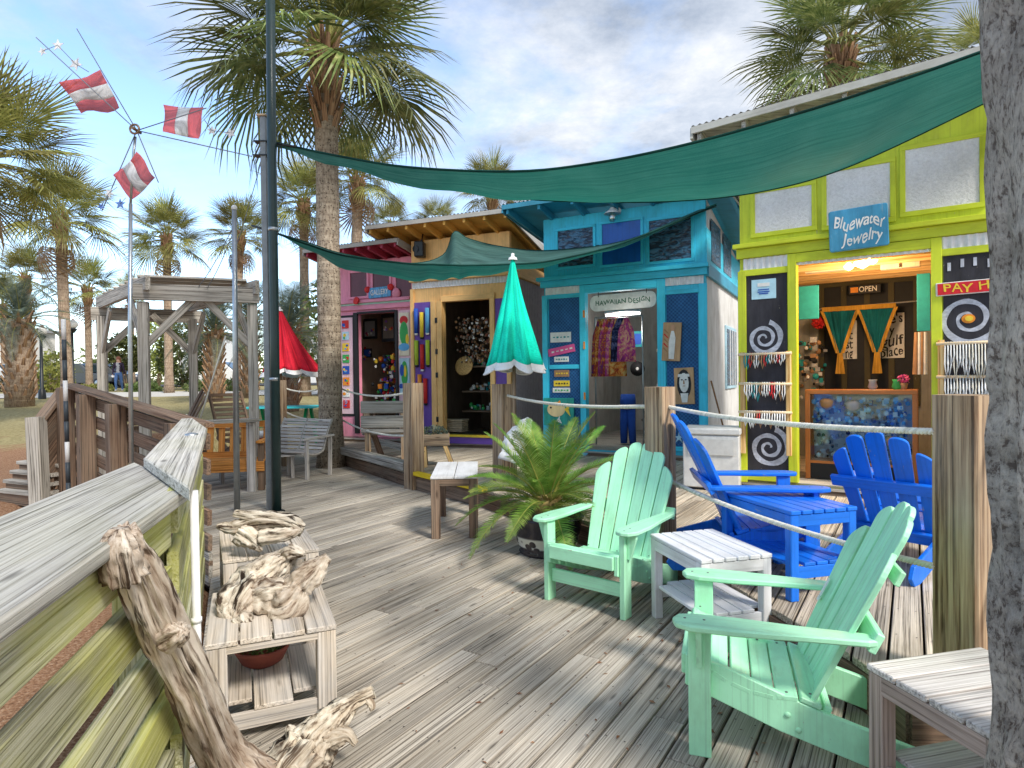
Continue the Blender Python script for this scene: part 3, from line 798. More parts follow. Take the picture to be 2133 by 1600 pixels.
def slat_table(name, label, mat, corners, h, z0=0.0, nt=6, cat='table', shelf=True, bottom=0.16, leg=0.055, group=None, tmat=None, ah=0.066):
    """corners: near-left, near-right, far-right, far-left (x, y) rectangle; slats run along the near->far direction"""
    c = sum((Vector(p) for p in corners), Vector((0, 0))) / 4
    ex = ((Vector(corners[1]) - Vector(corners[0])) + (Vector(corners[2]) - Vector(corners[3]))) / 2
    ey = ((Vector(corners[3]) - Vector(corners[0])) + (Vector(corners[2]) - Vector(corners[1]))) / 2
    w, dp = ex.length, ey.length
    t = thing(name, label, cat, (c.x, c.y, z0), atan2(ex.y, ex.x), group, local=True)
    tm = tmat or mat
    bv = 0.004; sw = (w - 0.0) / nt
    for i in range(nt):
        x = -w / 2 + sw * (i + 0.5); mb = MB(); mb.bar((x, -dp / 2, h - 0.012), (x, dp / 2, h - 0.012), sw - 0.008, 0.024); mb.build('top_slat', tm, t, bevel=bv)
    for sx in (-1, 1):
        for sy in (-1, 1):
            x = sx * (w / 2 - leg / 2 - 0.006); y = sy * (dp / 2 - leg / 2 - 0.006); mb = MB()
            mb.bar((x, y, 0), (x, y, h - 0.025), leg, leg, (0, 1, 0)); mb.build('leg', mat, t, bevel=bv)
    for sy in (-1, 1):
        mb = MB(); y = sy * (dp / 2 - 0.018); mb.bar((-w / 2 + leg, y, h - 0.027 - ah / 2), (w / 2 - leg, y, h - 0.027 - ah / 2), 0.022, ah); mb.build('apron', mat, t, bevel=0.002)
    for sx in (-1, 1):
        mb = MB(); x = sx * (w / 2 - 0.018); mb.bar((x, -dp / 2 + leg, h - 0.027 - ah / 2), (x, dp / 2 - leg, h - 0.027 - ah / 2), 0.022, ah); mb.build('apron', mat, t, bevel=0.002)
    if shelf:
        for sy in (-1, 1):
            mb = MB(); y = sy * (dp / 2 - 0.03); mb.bar((-w / 2 + leg, y, bottom), (w / 2 - leg, y, bottom), 0.022, 0.07); mb.build('shelf_rail', mat, t, bevel=0.002)
        n2 = max(3, nt - 1); wi = w - 2 * 0.02; sw2 = wi / n2
        for i in range(n2):
            x = -wi / 2 + sw2 * (i + 0.5); ins = leg if (i in (0, n2 - 1)) else 0.0
            mb = MB(); mb.bar((x, -dp / 2 + 0.02 + ins, bottom + 0.047), (x, dp / 2 - 0.02 - ins, bottom + 0.047), sw2 - 0.008, 0.02); mb.build('shelf_slat', tm, t, bevel=0.003)
    return t
def rect_fit(a, b, c, d):
    """best rectangle through four measured corners (order near-left, near-right, far-right, far-left)"""
    pts = [Vector((p.x, p.y)) for p in (a, b, c, d)]
    m = sum(pts, Vector((0, 0))) / 4
    ex = ((pts[1] - pts[0]) + (pts[2] - pts[3])) / 2; ey = ((pts[3] - pts[0]) + (pts[2] - pts[1])) / 2
    ux = ex.normalized(); uy0 = Vector((-ux.y, ux.x)); 
    ang = (atan2(ux.y, ux.x) + atan2(ey.y, ey.x) - pi / 2) / 2
    ux = Vector((cos(ang), sin(ang))); uy = Vector((-ux.y, ux.x)); hx = ex.length / 2; hy = ey.length / 2
    return [m - ux * hx - uy * hy, m + ux * hx - uy * hy, m + ux * hx + uy * hy, m - ux * hx + uy * hy]
def place_tables():
    q = [G(*p, 0.53) for p in [(1472, 1170), (1619, 1149), (1501, 1100), (1378, 1110)]]
    r = [p + Vector((-0.05, -0.01)) for p in rect_fit(*q)]
    slat_table('side_table', 'white slatted two-tier side table between the two mint green chairs', WHITEP, r, 0.53, 0.0, 6)
    q = [G(*p, UP + 0.53) for p in [(1645, 1072), (1748, 1052), (1636, 1012), (1520, 1022)]]
    r = rect_fit(*q)
    slat_table('side_table', 'bright blue slatted two-tier side table beside the blue chairs', BLUE, r, 0.53, UP, 6)
    # grey table at the lower right
    q = [G(*p, 0.50) for p in [(2076, 1548), (2390, 1490), (2040, 1346), (1802, 1379)]]
    a = q[3]; c = q[2]; b = q[0]
    e1 = (c - a); e2 = (b - a); e2n = Vector((e1.y, -e1.x, 0)).normalized(); 
    if e2n.dot(e2) < 0: e2n = -e2n
    e2 = e2n * e2.length
    cr = [a + e2, a, a + e1, a + e1 + e2]
    cr = [Vector((p.x, p.y)) for p in cr]
    slat_table('side_table', 'low silver-grey plank table at the lower right behind the nearest palm trunk', W_TLEG, [cr[0], cr[1], cr[2], cr[3]], 0.50, 0.0, 4, tmat=W_TABLE, bottom=0.12, leg=0.062)
    # stools on the left
    q = [G(*p, 0.45) for p in [(424, 1343), (701, 1303), (668, 1203), (440, 1238)]]
    slat_table('plant_stool', 'pale wooden stool with a clay bowl on its shelf, nearer of the two driftwood stools', W_STOOL, rect_fit(*q), 0.45, 0.0, 4, cat='stool', bottom=0.09, leg=0.082, ah=0.03, group='stools for driftwood')
    q = [G(*p, 0.45) for p in [(455, 1172), (648, 1142), (640, 1085), (462, 1107)]]
    slat_table('plant_stool', 'grey wooden stool holding the farther pile of driftwood', W_STOOL, rect_fit(*q), 0.45, 0.0, 4, cat='stool', bottom=0.09, leg=0.082, ah=0.03, group='stools for driftwood')
place_tables()
# ================================================================== driftwood, pots, cycad
def build_driftwood():
    pts = [P(258, 1108, 1.40), P(285, 1180, 1.46), P(335, 1300, 1.62), P(400, 1430, 1.84), P(465, 1570, 2.12), G(545, 1655, 0.09)]
    mb = MB(); gnarl(mb, pts, [0.030, 0.045, 0.056, 0.062, 0.080, 0.09], 3, n=40, sub=16, ridge=0.12, rough=0.20)
    # a broken knuckle at the top and a knot on the side
    gnarl(mb, [P(262, 1200, 1.42), P(248, 1140, 1.39), P(250, 1100, 1.39)], [0.05, 0.045, 0.018], 5, n=24, sub=8)
    gnarl(mb, [P(350, 1330, 1.60), P(372, 1318, 1.57), P(380, 1310, 1.56)], [0.04, 0.03, 0.014], 8, n=20, sub=6)
    o = mb.build('driftwood', W_DRIFT, org=(pts[-1].x, pts[-1].y, 0)); tag(o, 'long gnarled driftwood trunk leaning from the deck onto the mossy rail', 'driftwood')
    mb = MB()
    gnarl(mb, [G(560, 1650, 0.10), P(625, 1580, 2.42), P(688, 1505, 2.5), P(735, 1462, 2.53), P(778, 1440, 2.55)], [0.11, 0.115, 0.065, 0.034, 0.028], 12, n=36, sub=12, ridge=0.10, rough=0.25)
    gnarl(mb, [P(640, 1570, 2.42), P(610, 1530, 2.44), P(598, 1512, 2.45)], [0.06, 0.03, 0.010], 13, n=18, sub=6)
    gnarl(mb, [P(690, 1540, 2.46), P(722, 1530, 2.45), P(742, 1550, 2.44)], [0.05, 0.028, 0.012], 14, n=18, sub=6)
    gnarl(mb, [P(765, 1452, 2.54), P(775, 1470, 2.52), P(772, 1480, 2.52)], [0.02, 0.015, 0.006], 15, n=12, sub=5)
    b = G(640, 1600, 0)
    o = mb.build('driftwood', W_DRIFT2, org=(b.x, b.y, 0)); tag(o, 'pale forked driftwood branch lying on the deck beside the wooden stool', 'driftwood')
    mb = MB(); k = dict(crease=0.35, ridge=0.04, rough=0.42)
    gnarl(mb, [P(486, 1300, 2.9), P(500, 1262, 2.95), P(540, 1215, 3.05), P(590, 1168, 3.1), P(612, 1152, 3.1)], [0.05, 0.088, 0.095, 0.06, 0.03], 21, n=34, sub=10, **k)
    gnarl(mb, [P(560, 1262, 2.95), P(596, 1258, 2.95), P(622, 1222, 3.0), P(655, 1188, 3.02), P(684, 1160, 3.04)], [0.04, 0.098, 0.07, 0.058, 0.022], 22, n=34, sub=10, **k)
    gnarl(mb, [P(585, 1168, 3.1), P(606, 1149, 3.08), P(634, 1156, 3.05)], [0.03, 0.04, 0.012], 23, n=18, sub=6, **k)
    gnarl(mb, [P(505, 1290, 2.87), P(518, 1312, 2.83), P(524, 1322, 2.81)], [0.05, 0.032, 0.010], 24, n=18, sub=6, **k)
    gnarl(mb, [P(520, 1250, 2.96), P(565, 1238, 2.98), P(612, 1226, 3.0)], [0.06, 0.085, 0.06], 26, n=26, sub=8, **k)
    b = P(560, 1270, 3.0)
    o = mb.build('driftwood', W_DRIFT3, org=(b.x, b.y, 0.45)); tag(o, 'knotted pale driftwood stump on the nearer wooden stool', 'driftwood')
    mb = MB(); k = dict(crease=0.5, ridge=0.05, rough=0.40)
    gnarl(mb, [P(452, 1096, 3.9), P(490, 1100, 3.9), P(545, 1088, 3.92), P(600, 1092, 3.95), P(630, 1108, 3.95)], [0.015, 0.05, 0.06, 0.06, 0.03], 31, n=30, sub=9, **k)
    gnarl(mb, [P(488, 1070, 3.9), P(540, 1076, 3.9), P(600, 1084, 3.92), P(634, 1098, 3.95)], [0.02, 0.04, 0.048, 0.018], 32, n=24, sub=8, **k)
    gnarl(mb, [P(498, 1108, 3.85), P(526, 1126, 3.85), P(545, 1148, 3.85)], [0.06, 0.055, 0.010], 33, n=24, sub=8, **k)
    gnarl(mb, [P(540, 1118, 3.85), P(596, 1114, 3.88), P(626, 1104, 3.9)], [0.05, 0.04, 0.018], 34, n=22, sub=8, **k)
    b = P(550, 1120, 3.9)
    o = mb.build('driftwood', W_DRIFT3, org=(b.x, b.y, 0.45)); tag(o, 'flat layered driftwood root on the farther wooden stool', 'driftwood')
build_driftwood()
def leafclump(mb, c, rad, n, size, seed, mi=0, flat=1.0, shell=0.5):
    rr = random.Random(seed); c = Vector(c)
    for i in range(n):
        d = Vector((rr.gauss(0, 1), rr.gauss(0, 1), rr.gauss(0, 1))).normalized()
        k = shell + (1 - shell) * rr.random() ** 0.6
        k *= 1 + 0.25 * mnoise.noise(d * 2.2 + Vector((seed, 0, 0)))
        p = c + Vector((d.x * rad[0], d.y * rad[1], d.z * rad[2])) * k
        a = Vector((rr.gauss(0, 1), rr.gauss(0, 1), rr.gauss(0, 1) * flat + 0.5)).normalized()
        b = a.orthogonal().normalized(); q = Matrix.Rotation(rr.uniform(0, 6.28), 3, a) @ b; w = a.cross(q)
        s = size * rr.uniform(0.6, 1.3)
        mb.add([p - q * s, p + w * s * 0.38, p + q * s, p - w * s * 0.38], [[0, 1, 2, 3]], None, mi)
L_BUSH = leafmat('shrub_leaf', (0.04, 0.065, 0.018), (0.12, 0.16, 0.045), (0.28, 0.31, 0.11))
L_GREY = leafmat('grey_green_leaf', (0.045, 0.065, 0.05), (0.10, 0.135, 0.105), (0.22, 0.26, 0.21))
L_PALM = leafmat('palm_leaf', (0.055, 0.09, 0.024), (0.17, 0.205, 0.06), (0.40, 0.40, 0.16), trans=0.25)
L_PALM2 = leafmat('olive_palm_leaf', (0.11, 0.12, 0.03), (0.24, 0.235, 0.065), (0.42, 0.38, 0.15), trans=0.3)
L_DEAD = leafmat('dry_palm_leaf', (0.16, 0.09, 0.045), (0.30, 0.19, 0.10), (0.45, 0.33, 0.2), trans=0.15)
L_CYCAD = leafmat('cycad_leaf', (0.06, 0.15, 0.02), (0.15, 0.30, 0.045), (0.36, 0.50, 0.11), trans=0.25, rough=0.3)
L_YEL = leafmat('yellow_green_leaf', (0.12, 0.14, 0.03), (0.28, 0.30, 0.07), (0.45, 0.44, 0.14))
def build_bowl():
    c = P(547, 1372, 3.08); z0 = 0.147
    t = thing('planter_bowl', 'shallow red clay bowl of dark seedlings on the stool\'s lower shelf', 'plant pot', (c.x, c.y, z0))
    mb = MB(); mb.lathe((c.x, c.y, z0), [(0.07, 0), (0.10, 0.02), (0.128, 0.075), (0.138, 0.095), (0.130, 0.095), (0.118, 0.07), (0.0, 0.068)], 24)
    mb.build('bowl', paint('terracotta', (0.30, 0.075, 0.05), rough=0.7, wear=(0.45, 0.3, 0.25), wear_amt=0.4), t)
    mb = MB(); leafclump(mb, (c.x, c.y, z0 + 0.085), (0.105, 0.105, 0.04), 260, 0.018, 4)
    mb.build('seedlings', L_BUSH, t)
build_bowl()
def pinnate(name, L, npair, leaf, width, curve, seed, mat, stem=0.12, thick=0.008, taper=True, vee=0.5):
    """feather leaf along +x, rising then arching over"""
    rr = random.Random(seed); mb = MB()
    def pos(t):
        return Vector((L * (t - 0.12 * curve * t * t), 0, L * (0.10 * t - curve * 0.55 * t ** 2.2)))
    mb.tube([pos(i / 8) for i in range(9)], [thick * (1 - 0.8 * i / 8) for i in range(9)], 5, 1, False)
    for i in range(npair):
        t = stem + (1 - stem) * (i + 0.5) / npair
        p = pos(t); tg = (pos(min(t + 0.02, 1.02)) - pos(t - 0.02)).normalized()
        up = Vector((-tg.z, 0, tg.x))
        l = leaf * (sin(pi * min(1, (t - stem) / (1 - stem) * 0.78 + 0.2)) ** 0.7 if taper else 1) * rr.uniform(0.88, 1.08)
        for s in (-1, 1):
            d = (Vector((0, s, 0)) * 0.86 + tg * (0.35 + 0.55 * t) + up * vee * rr.uniform(0.7, 1.2)).normalized()
            m = p + d * l * 0.55; e = p + d * l - up * l * 0.12 * rr.uniform(0.5, 2)
            w = tg * width
            mb.add([p - w * 0.5, p + w * 0.5, m + w * 0.55, m - w * 0.55, e], [[0, 1, 2, 3], [3, 2, 4]])
    me = mb.mesh(name)
    for m in mat: me.materials.append(m)
    return me
def place_leaf(name, me, parent, loc, az, el, roll=0.0, sc=1.0):
    o = bpy.data.objects.new(name, me); COL.objects.link(o)
    o.matrix_basis = Matrix.Translation(loc) @ Matrix.Rotation(az, 4, 'Z') @ Matrix.Rotation(-el, 4, 'Y') @ Matrix.Rotation(roll, 4, 'X') @ Matrix.Scale(sc, 4)
    setpar(o, parent); ORG[o.name] = Vector((0, 0, 0))
    return o
STEM_Y = plain('yellow_stem', (0.30, 0.30, 0.07), 0.5)
def build_cycad():
    c = P(1140, 1150, 5.5); c.z = 0
    t = thing('plant_pot', 'dark glazed round pot with a white pattern band under the cycad', 'plant pot', c)
    tm = NT('glazed_pot'); v = tm.coord((14, 14, 14), 'obj'); vo = tm.n('TexVoronoi'); vo.inputs['Scale'].default_value = 0.9; tm.l(v, vo.inputs['Vector'])
    k = tm.ramp(vo.outputs['Distance'], [(0.40, (0.012, 0.012, 0.022)), (0.48, (0.62, 0.62, 0.55))])
    sp = tm.n('SeparateXYZ'); o = tm.n('TexCoord'); tm.l(o.outputs['Object'], sp.inputs[0])
    band = tm.ramp(sp.outputs['Z'], [(0.07, (0, 0, 0)), (0.085, (1, 1, 1)), (0.16, (1, 1, 1)), (0.175, (0, 0, 0))])
    tm.col(tm.mix((0.014, 0.013, 0.024), k, band)); MP = tm.done(0.16, 0.6)
    mb = MB(); mb.lathe(c, [(0.20, 0.0), (0.235, 0.0), (0.25, 0.02), (0.232, 0.035), (0.275, 0.12), (0.305, 0.24), (0.31, 0.30), (0.33, 0.315), (0.335, 0.335), (0.315, 0.345), (0.295, 0.33), (0.0, 0.31)], 36)
    mb.build('pot', MP, t)
    mb = MB(); mb.lathe(c + Vector((0, 0, 0.318)), [(0.29, 0), (0.2, 0.02), (0, 0.03)], 20); mb.build('soil', plain('dark_soil', (0.05, 0.035, 0.022), 0.95), t)
    p = thing('cycad', 'sago cycad with stiff arching green fronds, growing in the dark glazed pot', 'plant', c + Vector((0, 0, 0.33)), local=True)
    mb = MB(); mb.lathe((0, 0, 0), [(0.10, 0), (0.12, 0.05), (0.10, 0.12), (0.05, 0.17), (0, 0.18)], 14)
    rr = random.Random(5)
    for i in range(70):
        a = rr.uniform(0, 6.28); z = rr.uniform(0.02, 0.16); r_ = 0.115 - z * 0.3
        q = Vector((cos(a) * r_, sin(a) * r_, z)); mb.bar(q, q + Vector((cos(a) * 0.05, sin(a) * 0.05, 0.04)), 0.018, 0.012, w1=0.008)
    mb.build('trunk', plain('cycad_trunk', (0.32, 0.23, 0.09), 0.9), p)
    ms = [pinnate('cycad_frond', 0.78, 60, 0.155, 0.0082, cv, 40 + i, [L_CYCAD, STEM_Y], vee=0.35) for i, cv in enumerate((0.35, 0.7, 1.05))]
    for i in range(38):
        az = i * 2.39996 + rr.uniform(-.15, .15); u = i / 37
        el = radians(70 - 68 * u ** 0.9) + rr.uniform(-.06, .06)
        m = ms[0] if u < 0.3 else ms[1] if u < 0.68 else ms[2]
        place_leaf('frond', m, p, (cos(az) * 0.05, sin(az) * 0.05, 0.15 - 0.06 * u), az, el, rr.uniform(-.3, .3), rr.uniform(0.9, 1.16))
build_cycad()
# ================================================================== rope posts and ropes
def rope_post(label, px, Y, size, top_py, ang, z0=0.0, hole=True, mat=None):
    c = P(px, 785, Y); c.z = 0
    zt = P(px, top_py, Y).z
    t = thing('rope_post', label, 'post', (c.x, c.y, z0), group='rope fence posts')
    mb = MB(); mb.bar((c.x, c.y, z0), (c.x, c.y, zt), size, size, (cos(ang), sin(ang), 0), ch=0.008)
    mb.build('post', mat or W_POST, t)
    return c, zt
def twisted(name, pts, r, label, pitch=0.085, strands=3, seg=7, fine=True, group='ropes between the posts', org=None):
    ps = catmull(pts, 14); o = Vector(org) if org else ps[0].copy()
    mb = MB()
    if not fine:
        mb.tube(ps, r, 7)
        ob = mb.build(name, M_ROPE, org=o)
    else:
        L = [0]
        for i in range(1, len(ps)): L.append(L[-1] + (ps[i] - ps[i - 1]).length)
        n = int(L[-1] / pitch * 9)
        for s in range(strands):
            cen = []
            j = 0
            for i in range(n + 1):
                d = L[-1] * i / n
                while j < len(L) - 2 and L[j + 1] < d: j += 1
                f = (d - L[j]) / max(L[j + 1] - L[j], 1e-6); p = ps[j].lerp(ps[j + 1], f); tg = (ps[j + 1] - ps[j]).normalized()
                a = tg.cross(Vector((0, 0, 1))).normalized(); b = a.cross(tg); th = 2 * pi * (d / pitch + s / strands)
                cen.append(p + (a * cos(th) + b * sin(th)) * r * 0.52)
            mb.tube(cen, r * 0.56, 6)
        ob = mb.build(name, M_ROPE, org=o)
    return tag(ob, label, 'rope', group)
def sagc(a, b, s, n=5):
    return [a.lerp(b, i / n) - Vector((0, 0, s * 4 * (i / n) * (1 - i / n))) for i in range(n + 1)]
def build_posts():
    K = P(2034, 800, 2.5); Lc = P(1943, 800, 2.66); e = (K - Lc); e.z = 0; e.normalize(); nn = Vector((-e.y, e.x, 0)); s = 0.185
    cD = Vector((K.x, K.y, 0)) - e * s / 2 + nn * s / 2
    zt = P(2000, 823, 2.6).z
    t = thing('rope_post', 'thick square brown timber post with streaky grain, rope holes on its side, at the right', 'post', (cD.x, cD.y, UP), group='rope fence posts')
    mb = MB(); mb.bar((cD.x, cD.y, UP - 0.3), (cD.x, cD.y, zt), s, s, e, ch=0.01); mb.build('post', W_POST, t)
    for z in (P(2050, 893, 2.5).z, P(2050, 1203, 2.5).z):
        q = cD + Vector((0, 0, z)) + Vector((e.x, e.y, 0)) * (s / 2 + 0.001)
        mb = MB(); mb.lathe(q, [(0.026, -0.004), (0.022, 0.0015), (0.0, 0.0015)], 12, axis=e); mb.build('rope_hole', plain('hole_dark', (0.01, 0.008, 0.006), 1.0), t)
        mb = MB(); pts = sagc(q - e * 0.01, q + e * 1.6 + nn * -0.2, 0.10)
        twisted('rope', pts, 0.0125, 'white twisted rope leaving the thick brown post towards the palm trunk, ' + ('upper one' if z > 1.2 else 'lower one'), pitch=0.05)
    cC, zC = rope_post('square brown timber post with grey streaks, standing before the blue shop doorway', 1374, 4.75, 0.17, 806, radians(-48), 0.0)
    cB, zB = rope_post('brown rope post standing under the closed teal umbrella', 1046, 8.0, 0.20, 800, radians(-50), 0.0)
    cA, zA = rope_post('weathered rope post beside the grey plank bench and the yellow painted edge', 860, 8.75, 0.21, 798, radians(-45), 0.0, mat=W_POST)
    cE, zE = rope_post('slim brown rope post under the closed red umbrella', 588, 11.2, 0.14, 792, 0.3, 0.0)
    # ropes
    a = P(1392, 848, 4.70); b = P(1946, 899, 2.66)
    twisted('rope', sagc(a, b, 0.035), 0.0150, 'thick white twisted rope from the doorway post to the thick right post, upper one', pitch=0.055)
    a = P(1396, 1002, 4.70); b = P(1946, 1180, 2.66)
    twisted('rope', sagc(a, b, 0.045), 0.0150, 'thick white twisted rope between doorway post and thick right post, lower one across the table', pitch=0.055)
    a = P(1056, 824, 7.95); b = P(1345, 847, 4.80)
    twisted('rope', sagc(a, b, 0.05), 0.016, 'white rope hanging between the teal umbrella\'s post and the doorway post', pitch=0.06)
    a = P(852, 818, 8.8); b = P(702, 806, 11.5)
    twisted('rope', sagc(a, b, 0.10), 0.016, 'white rope above the grey plank bench, running to the big palm trunk', fine=False)
    a = P(852, 908, 8.8); b = P(702, 868, 11.5)
    twisted('rope', sagc(a, b, 0.10), 0.016, 'white rope crossing low in front of the grey plank bench', fine=False)
    a = P(592, 808, 11.2); b = P(660, 812, 11.0)
    twisted('rope', sagc(a, b, 0.05), 0.014, 'white rope from the slim post to the big palm trunk, under the red umbrella', fine=False)
    a = P(592, 856, 11.2); b = P(660, 873, 11.0)
    twisted('rope', sagc(a, b, 0.05), 0.014, 'white rope just above the grey slatted bench, joining the slim post to the big palm', fine=False)
build_posts()
# ================================================================== poles, spinner
def build_poles():
    b = G(577, 1066); y = b.y
    t = thing('sail_pole', 'tall dark green pole carrying the corners of the shade sails', 'pole', b)
    mb = MB(); top = P(562, -160, y); mb.tube([b, P(572, 700, y), P(566, 300, y), top], 0.052, 14); mb.build('pole', M_DKGREEN, t)
    for py in (478, 790):
        q = P(569 if py < 600 else 572, py, y); mb = MB(); mb.lathe(q, [(0.053, -0.02), (0.058, -0.02), (0.058, 0.02), (0.053, 0.02)], 14); mb.build('clamp', M_GALV, t)
    mb = MB(); mb.lathe(b, [(0.09, 0.0), (0.09, 0.012), (0.06, 0.02), (0.0, 0.02)], 16); mb.build('base_plate', M_BLACK, t)
    b2 = G(559, 1064) + Vector((0, 0.06, 0)); y = b2.y
    t = thing('support_post', 'square grey steel post strapped to the left of the dark green pole', 'post', b2)
    mb = MB(); mb.bar(b2, P(549, 245, y), 0.07, 0.07, (0, 1, 0), ch=0.006); mb.build('post', plain('dull_steel', (0.24, 0.26, 0.27), 0.5, 0.4, 0.3), t)
    mb = MB(); q = P(547, 244, y); mb.bar(q, q + Vector((0, 0, 0.02)), 0.11, 0.11, (0, 1, 0)); mb.build('cap', plain('tan_cap', (0.55, 0.42, 0.28), 0.8), t)
    for py in (296, 325):
        q = P(548.5, py, y); mb = MB(); mb.bar(q - Vector((0.10, 0, 0)), q + Vector((0.13, 0, 0)), 0.10, 0.012, (0, 0, 1)); mb.build('bracket', M_BLACK, t)
    # plain flagpole standing on the deck
    b = G(494, 1066); y = b.y
    t = thing('flagpole', 'bare silver flagpole standing on the deck left of the dark green pole', 'flagpole', b)
    mb = MB(); mb.tube([b, P(490, 700, y), P(488, 436, y)], [0.036, 0.030, 0.026], 12); mb.build('pole', M_GALV, t)
    mb = MB(); mb.ball(P(488, 433, y), 0.035, 0, 10); mb.build('finial', M_WHITE, t)
    # cords
    for i, (p, q, lb) in enumerate([((487, 470), (412, 600), 'thin cord slanting from the bare flagpole down to the arbor beam'), ((487, 480), (432, 600), 'second thin cord slanting from the bare flagpole to the arbor beam, nearer the pole'), ((546, 330), (476, 560), 'thin cord hanging slack from the top of the square grey post')]):
        a = P(p[0], p[1], y if i < 2 else b2.y); c = P(q[0], q[1], 8.8)
        mb = MB(); mb.tube(sagc(a, c, 0.05), 0.005, 5); o = mb.build('cord', plain('cord_blue_grey', (0.25, 0.28, 0.33), 0.8), org=c); tag(o, lb, 'cord')
    mb = MB(); a = P(470, 700, 8.5); c = P(418, 870, 8.4); mb.tube([a, a.lerp(c, .3), c], 0.012, 6); o = mb.build('rope', M_ROPE, org=c); tag(o, 'white rope dangling inside the arbor beside the orange bench', 'rope')
    # thin striped pole on the far left
    b = P(143, 1010, 6.4); z0 = ground_z(b.x, b.y)
    t = thing('marker_pole', 'thin dark and white pole standing before the corner of the brown railings', 'pole', (b.x, b.y, z0))
    top = P(132, 665, 6.4); base = Vector((b.x, b.y, z0))
    for i in range(10):
        mb = MB(); mb.tube([base.lerp(top, i / 10), base.lerp(top, (i + 1) / 10)], 0.021, 8); mb.build('band', plain('pole_white', (0.62, 0.62, 0.62), 0.5) if i % 3 == 0 else plain('pole_dark', (0.04, 0.05, 0.06), 0.5), t)
build_poles()
def build_spinner():
    Y = 5.0; b = P(272, 960, Y); b.z = ground_z(b.x, b.y)
    t = thing('wind_spinner', 'wind spinner with three red and white striped fabric blades and white stars on a pole', 'wind spinner', b)
    hub = P(285, 272, Y)
    mb = MB(); mb.tube([b, P(271, 700, Y), P(272, 425, Y)], [0.018, 0.016, 0.014], 10); mb.tube([P(272, 425, Y), P(278, 320, Y + .02), P(282, 285, Y + .02)], 0.010, 8); mb.build('pole', M_GALV, t)
    mb = MB()
    ring = [hub + Vector((cos(a) * 0.036, -0.03, sin(a) * 0.036)) for a in [2 * pi * i / 16 for i in range(17)]]
    mb.tube(ring, 0.009, 6, cap=False); mb.tube([hub + Vector((0, -0.06, 0)), hub + Vector((0, 0.05, 0))], 0.012, 8); mb.build('hub', plain('bronze', (0.25, 0.16, 0.09), 0.4, 0.5, 0.6), t)
    arms = [(160, 60), (75, 78), (525, 326), (430, 225), (212, 440), (330, 380)]
    for i, (x, y) in enumerate(arms):
        mb = MB(); mb.tube([hub, P(x, y, Y + 0.12 * (-1) ** i)], 0.0042, 5); mb.build('arm', plain('spinner_rod', (0.22, 0.24, 0.28), 0.5), t)
    RED = cloth('spinner_red', (1.0, 0.22, 0.22), trans=0.35, openness=0.2, dark=0.95); WH = cloth('spinner_white', (1.0, 0.99, 0.97), trans=0.3, openness=0.1, dark=0.98); BL = cloth('spinner_blue', (0.15, 0.28, 0.75), trans=0.5, openness=0.3)
    blades = [[(122, 172), (212, 150), (247, 226), (172, 238)], [(340, 218), (426, 226), (412, 290), (342, 278)], [(284, 316), (326, 374), (272, 418), (238, 366)]]
    for bi, q in enumerate(blades):
        c = [P(x, y, Y + 0.05 * (k - 1.5) * (1 if bi != 1 else -1)) for k, (x, y) in enumerate(q)]
        for si in range(3):
            rows = []
            for i in range(5):
                v = (si + i / 4) / 3
                row = []
                for j in range(7):
                    u_ = j / 6
                    if bi == 1: p = (c[0].lerp(c[1], v)).lerp(c[3].lerp(c[2], v), u_)
                    else: p = (c[0].lerp(c[1], u_)).lerp(c[3].lerp(c[2], u_), v) if bi == 0 else (c[0].lerp(c[3], v)).lerp(c[1].lerp(c[2], v), u_)
                    row.append(p + Vector((0, 0.02 * sin(5 * u_ + 4 * v), 0.012 * sin(7 * u_))))
                rows.append(row)
            mb = MB(); mb.grid(rows); mb.build('stripe', WH if si == 1 else RED, t, solid=0.002)
    def star(px, py, r, mat, sp=0):
        c = P(px, py, Y + 0.05); pol = [(cos(radians(90 + 36 * k + sp)) * (r if k % 2 == 0 else r * 0.42), sin(radians(90 + 36 * k + sp)) * (r if k % 2 == 0 else r * 0.42)) for k in range(10)]
        mb = MB(); mb.prism(pol, c, CR, CU, CF, 0.004); mb.build('star', mat, t)
    for i, (x, y, r_) in enumerate([(120, 94, .050), (88, 107, .038), (157, 133, .058), (441, 272, .042), (480, 277, .048), (227, 402, .042)]): star(x, y, r_, WH, i * 23)
    for i, pp in enumerate([[(185, 150), (157, 133), (120, 94), (88, 107)], [(426, 250), (441, 272), (480, 277)], [(244, 390), (227, 402), (210, 430)], [(262, 412), (250, 425)]]):
        mb = MB(); mb.tube([P(x, y, Y + 0.05) for x, y in pp], 0.0028, 4); mb.build('star_cord', plain('spinner_rod', (0, 0, 0)), t)
    for i, (x, y, r_) in enumerate([(250, 425, .045), (210, 430, .03)]): star(x, y, r_, BL, i * 31)
build_spinner()
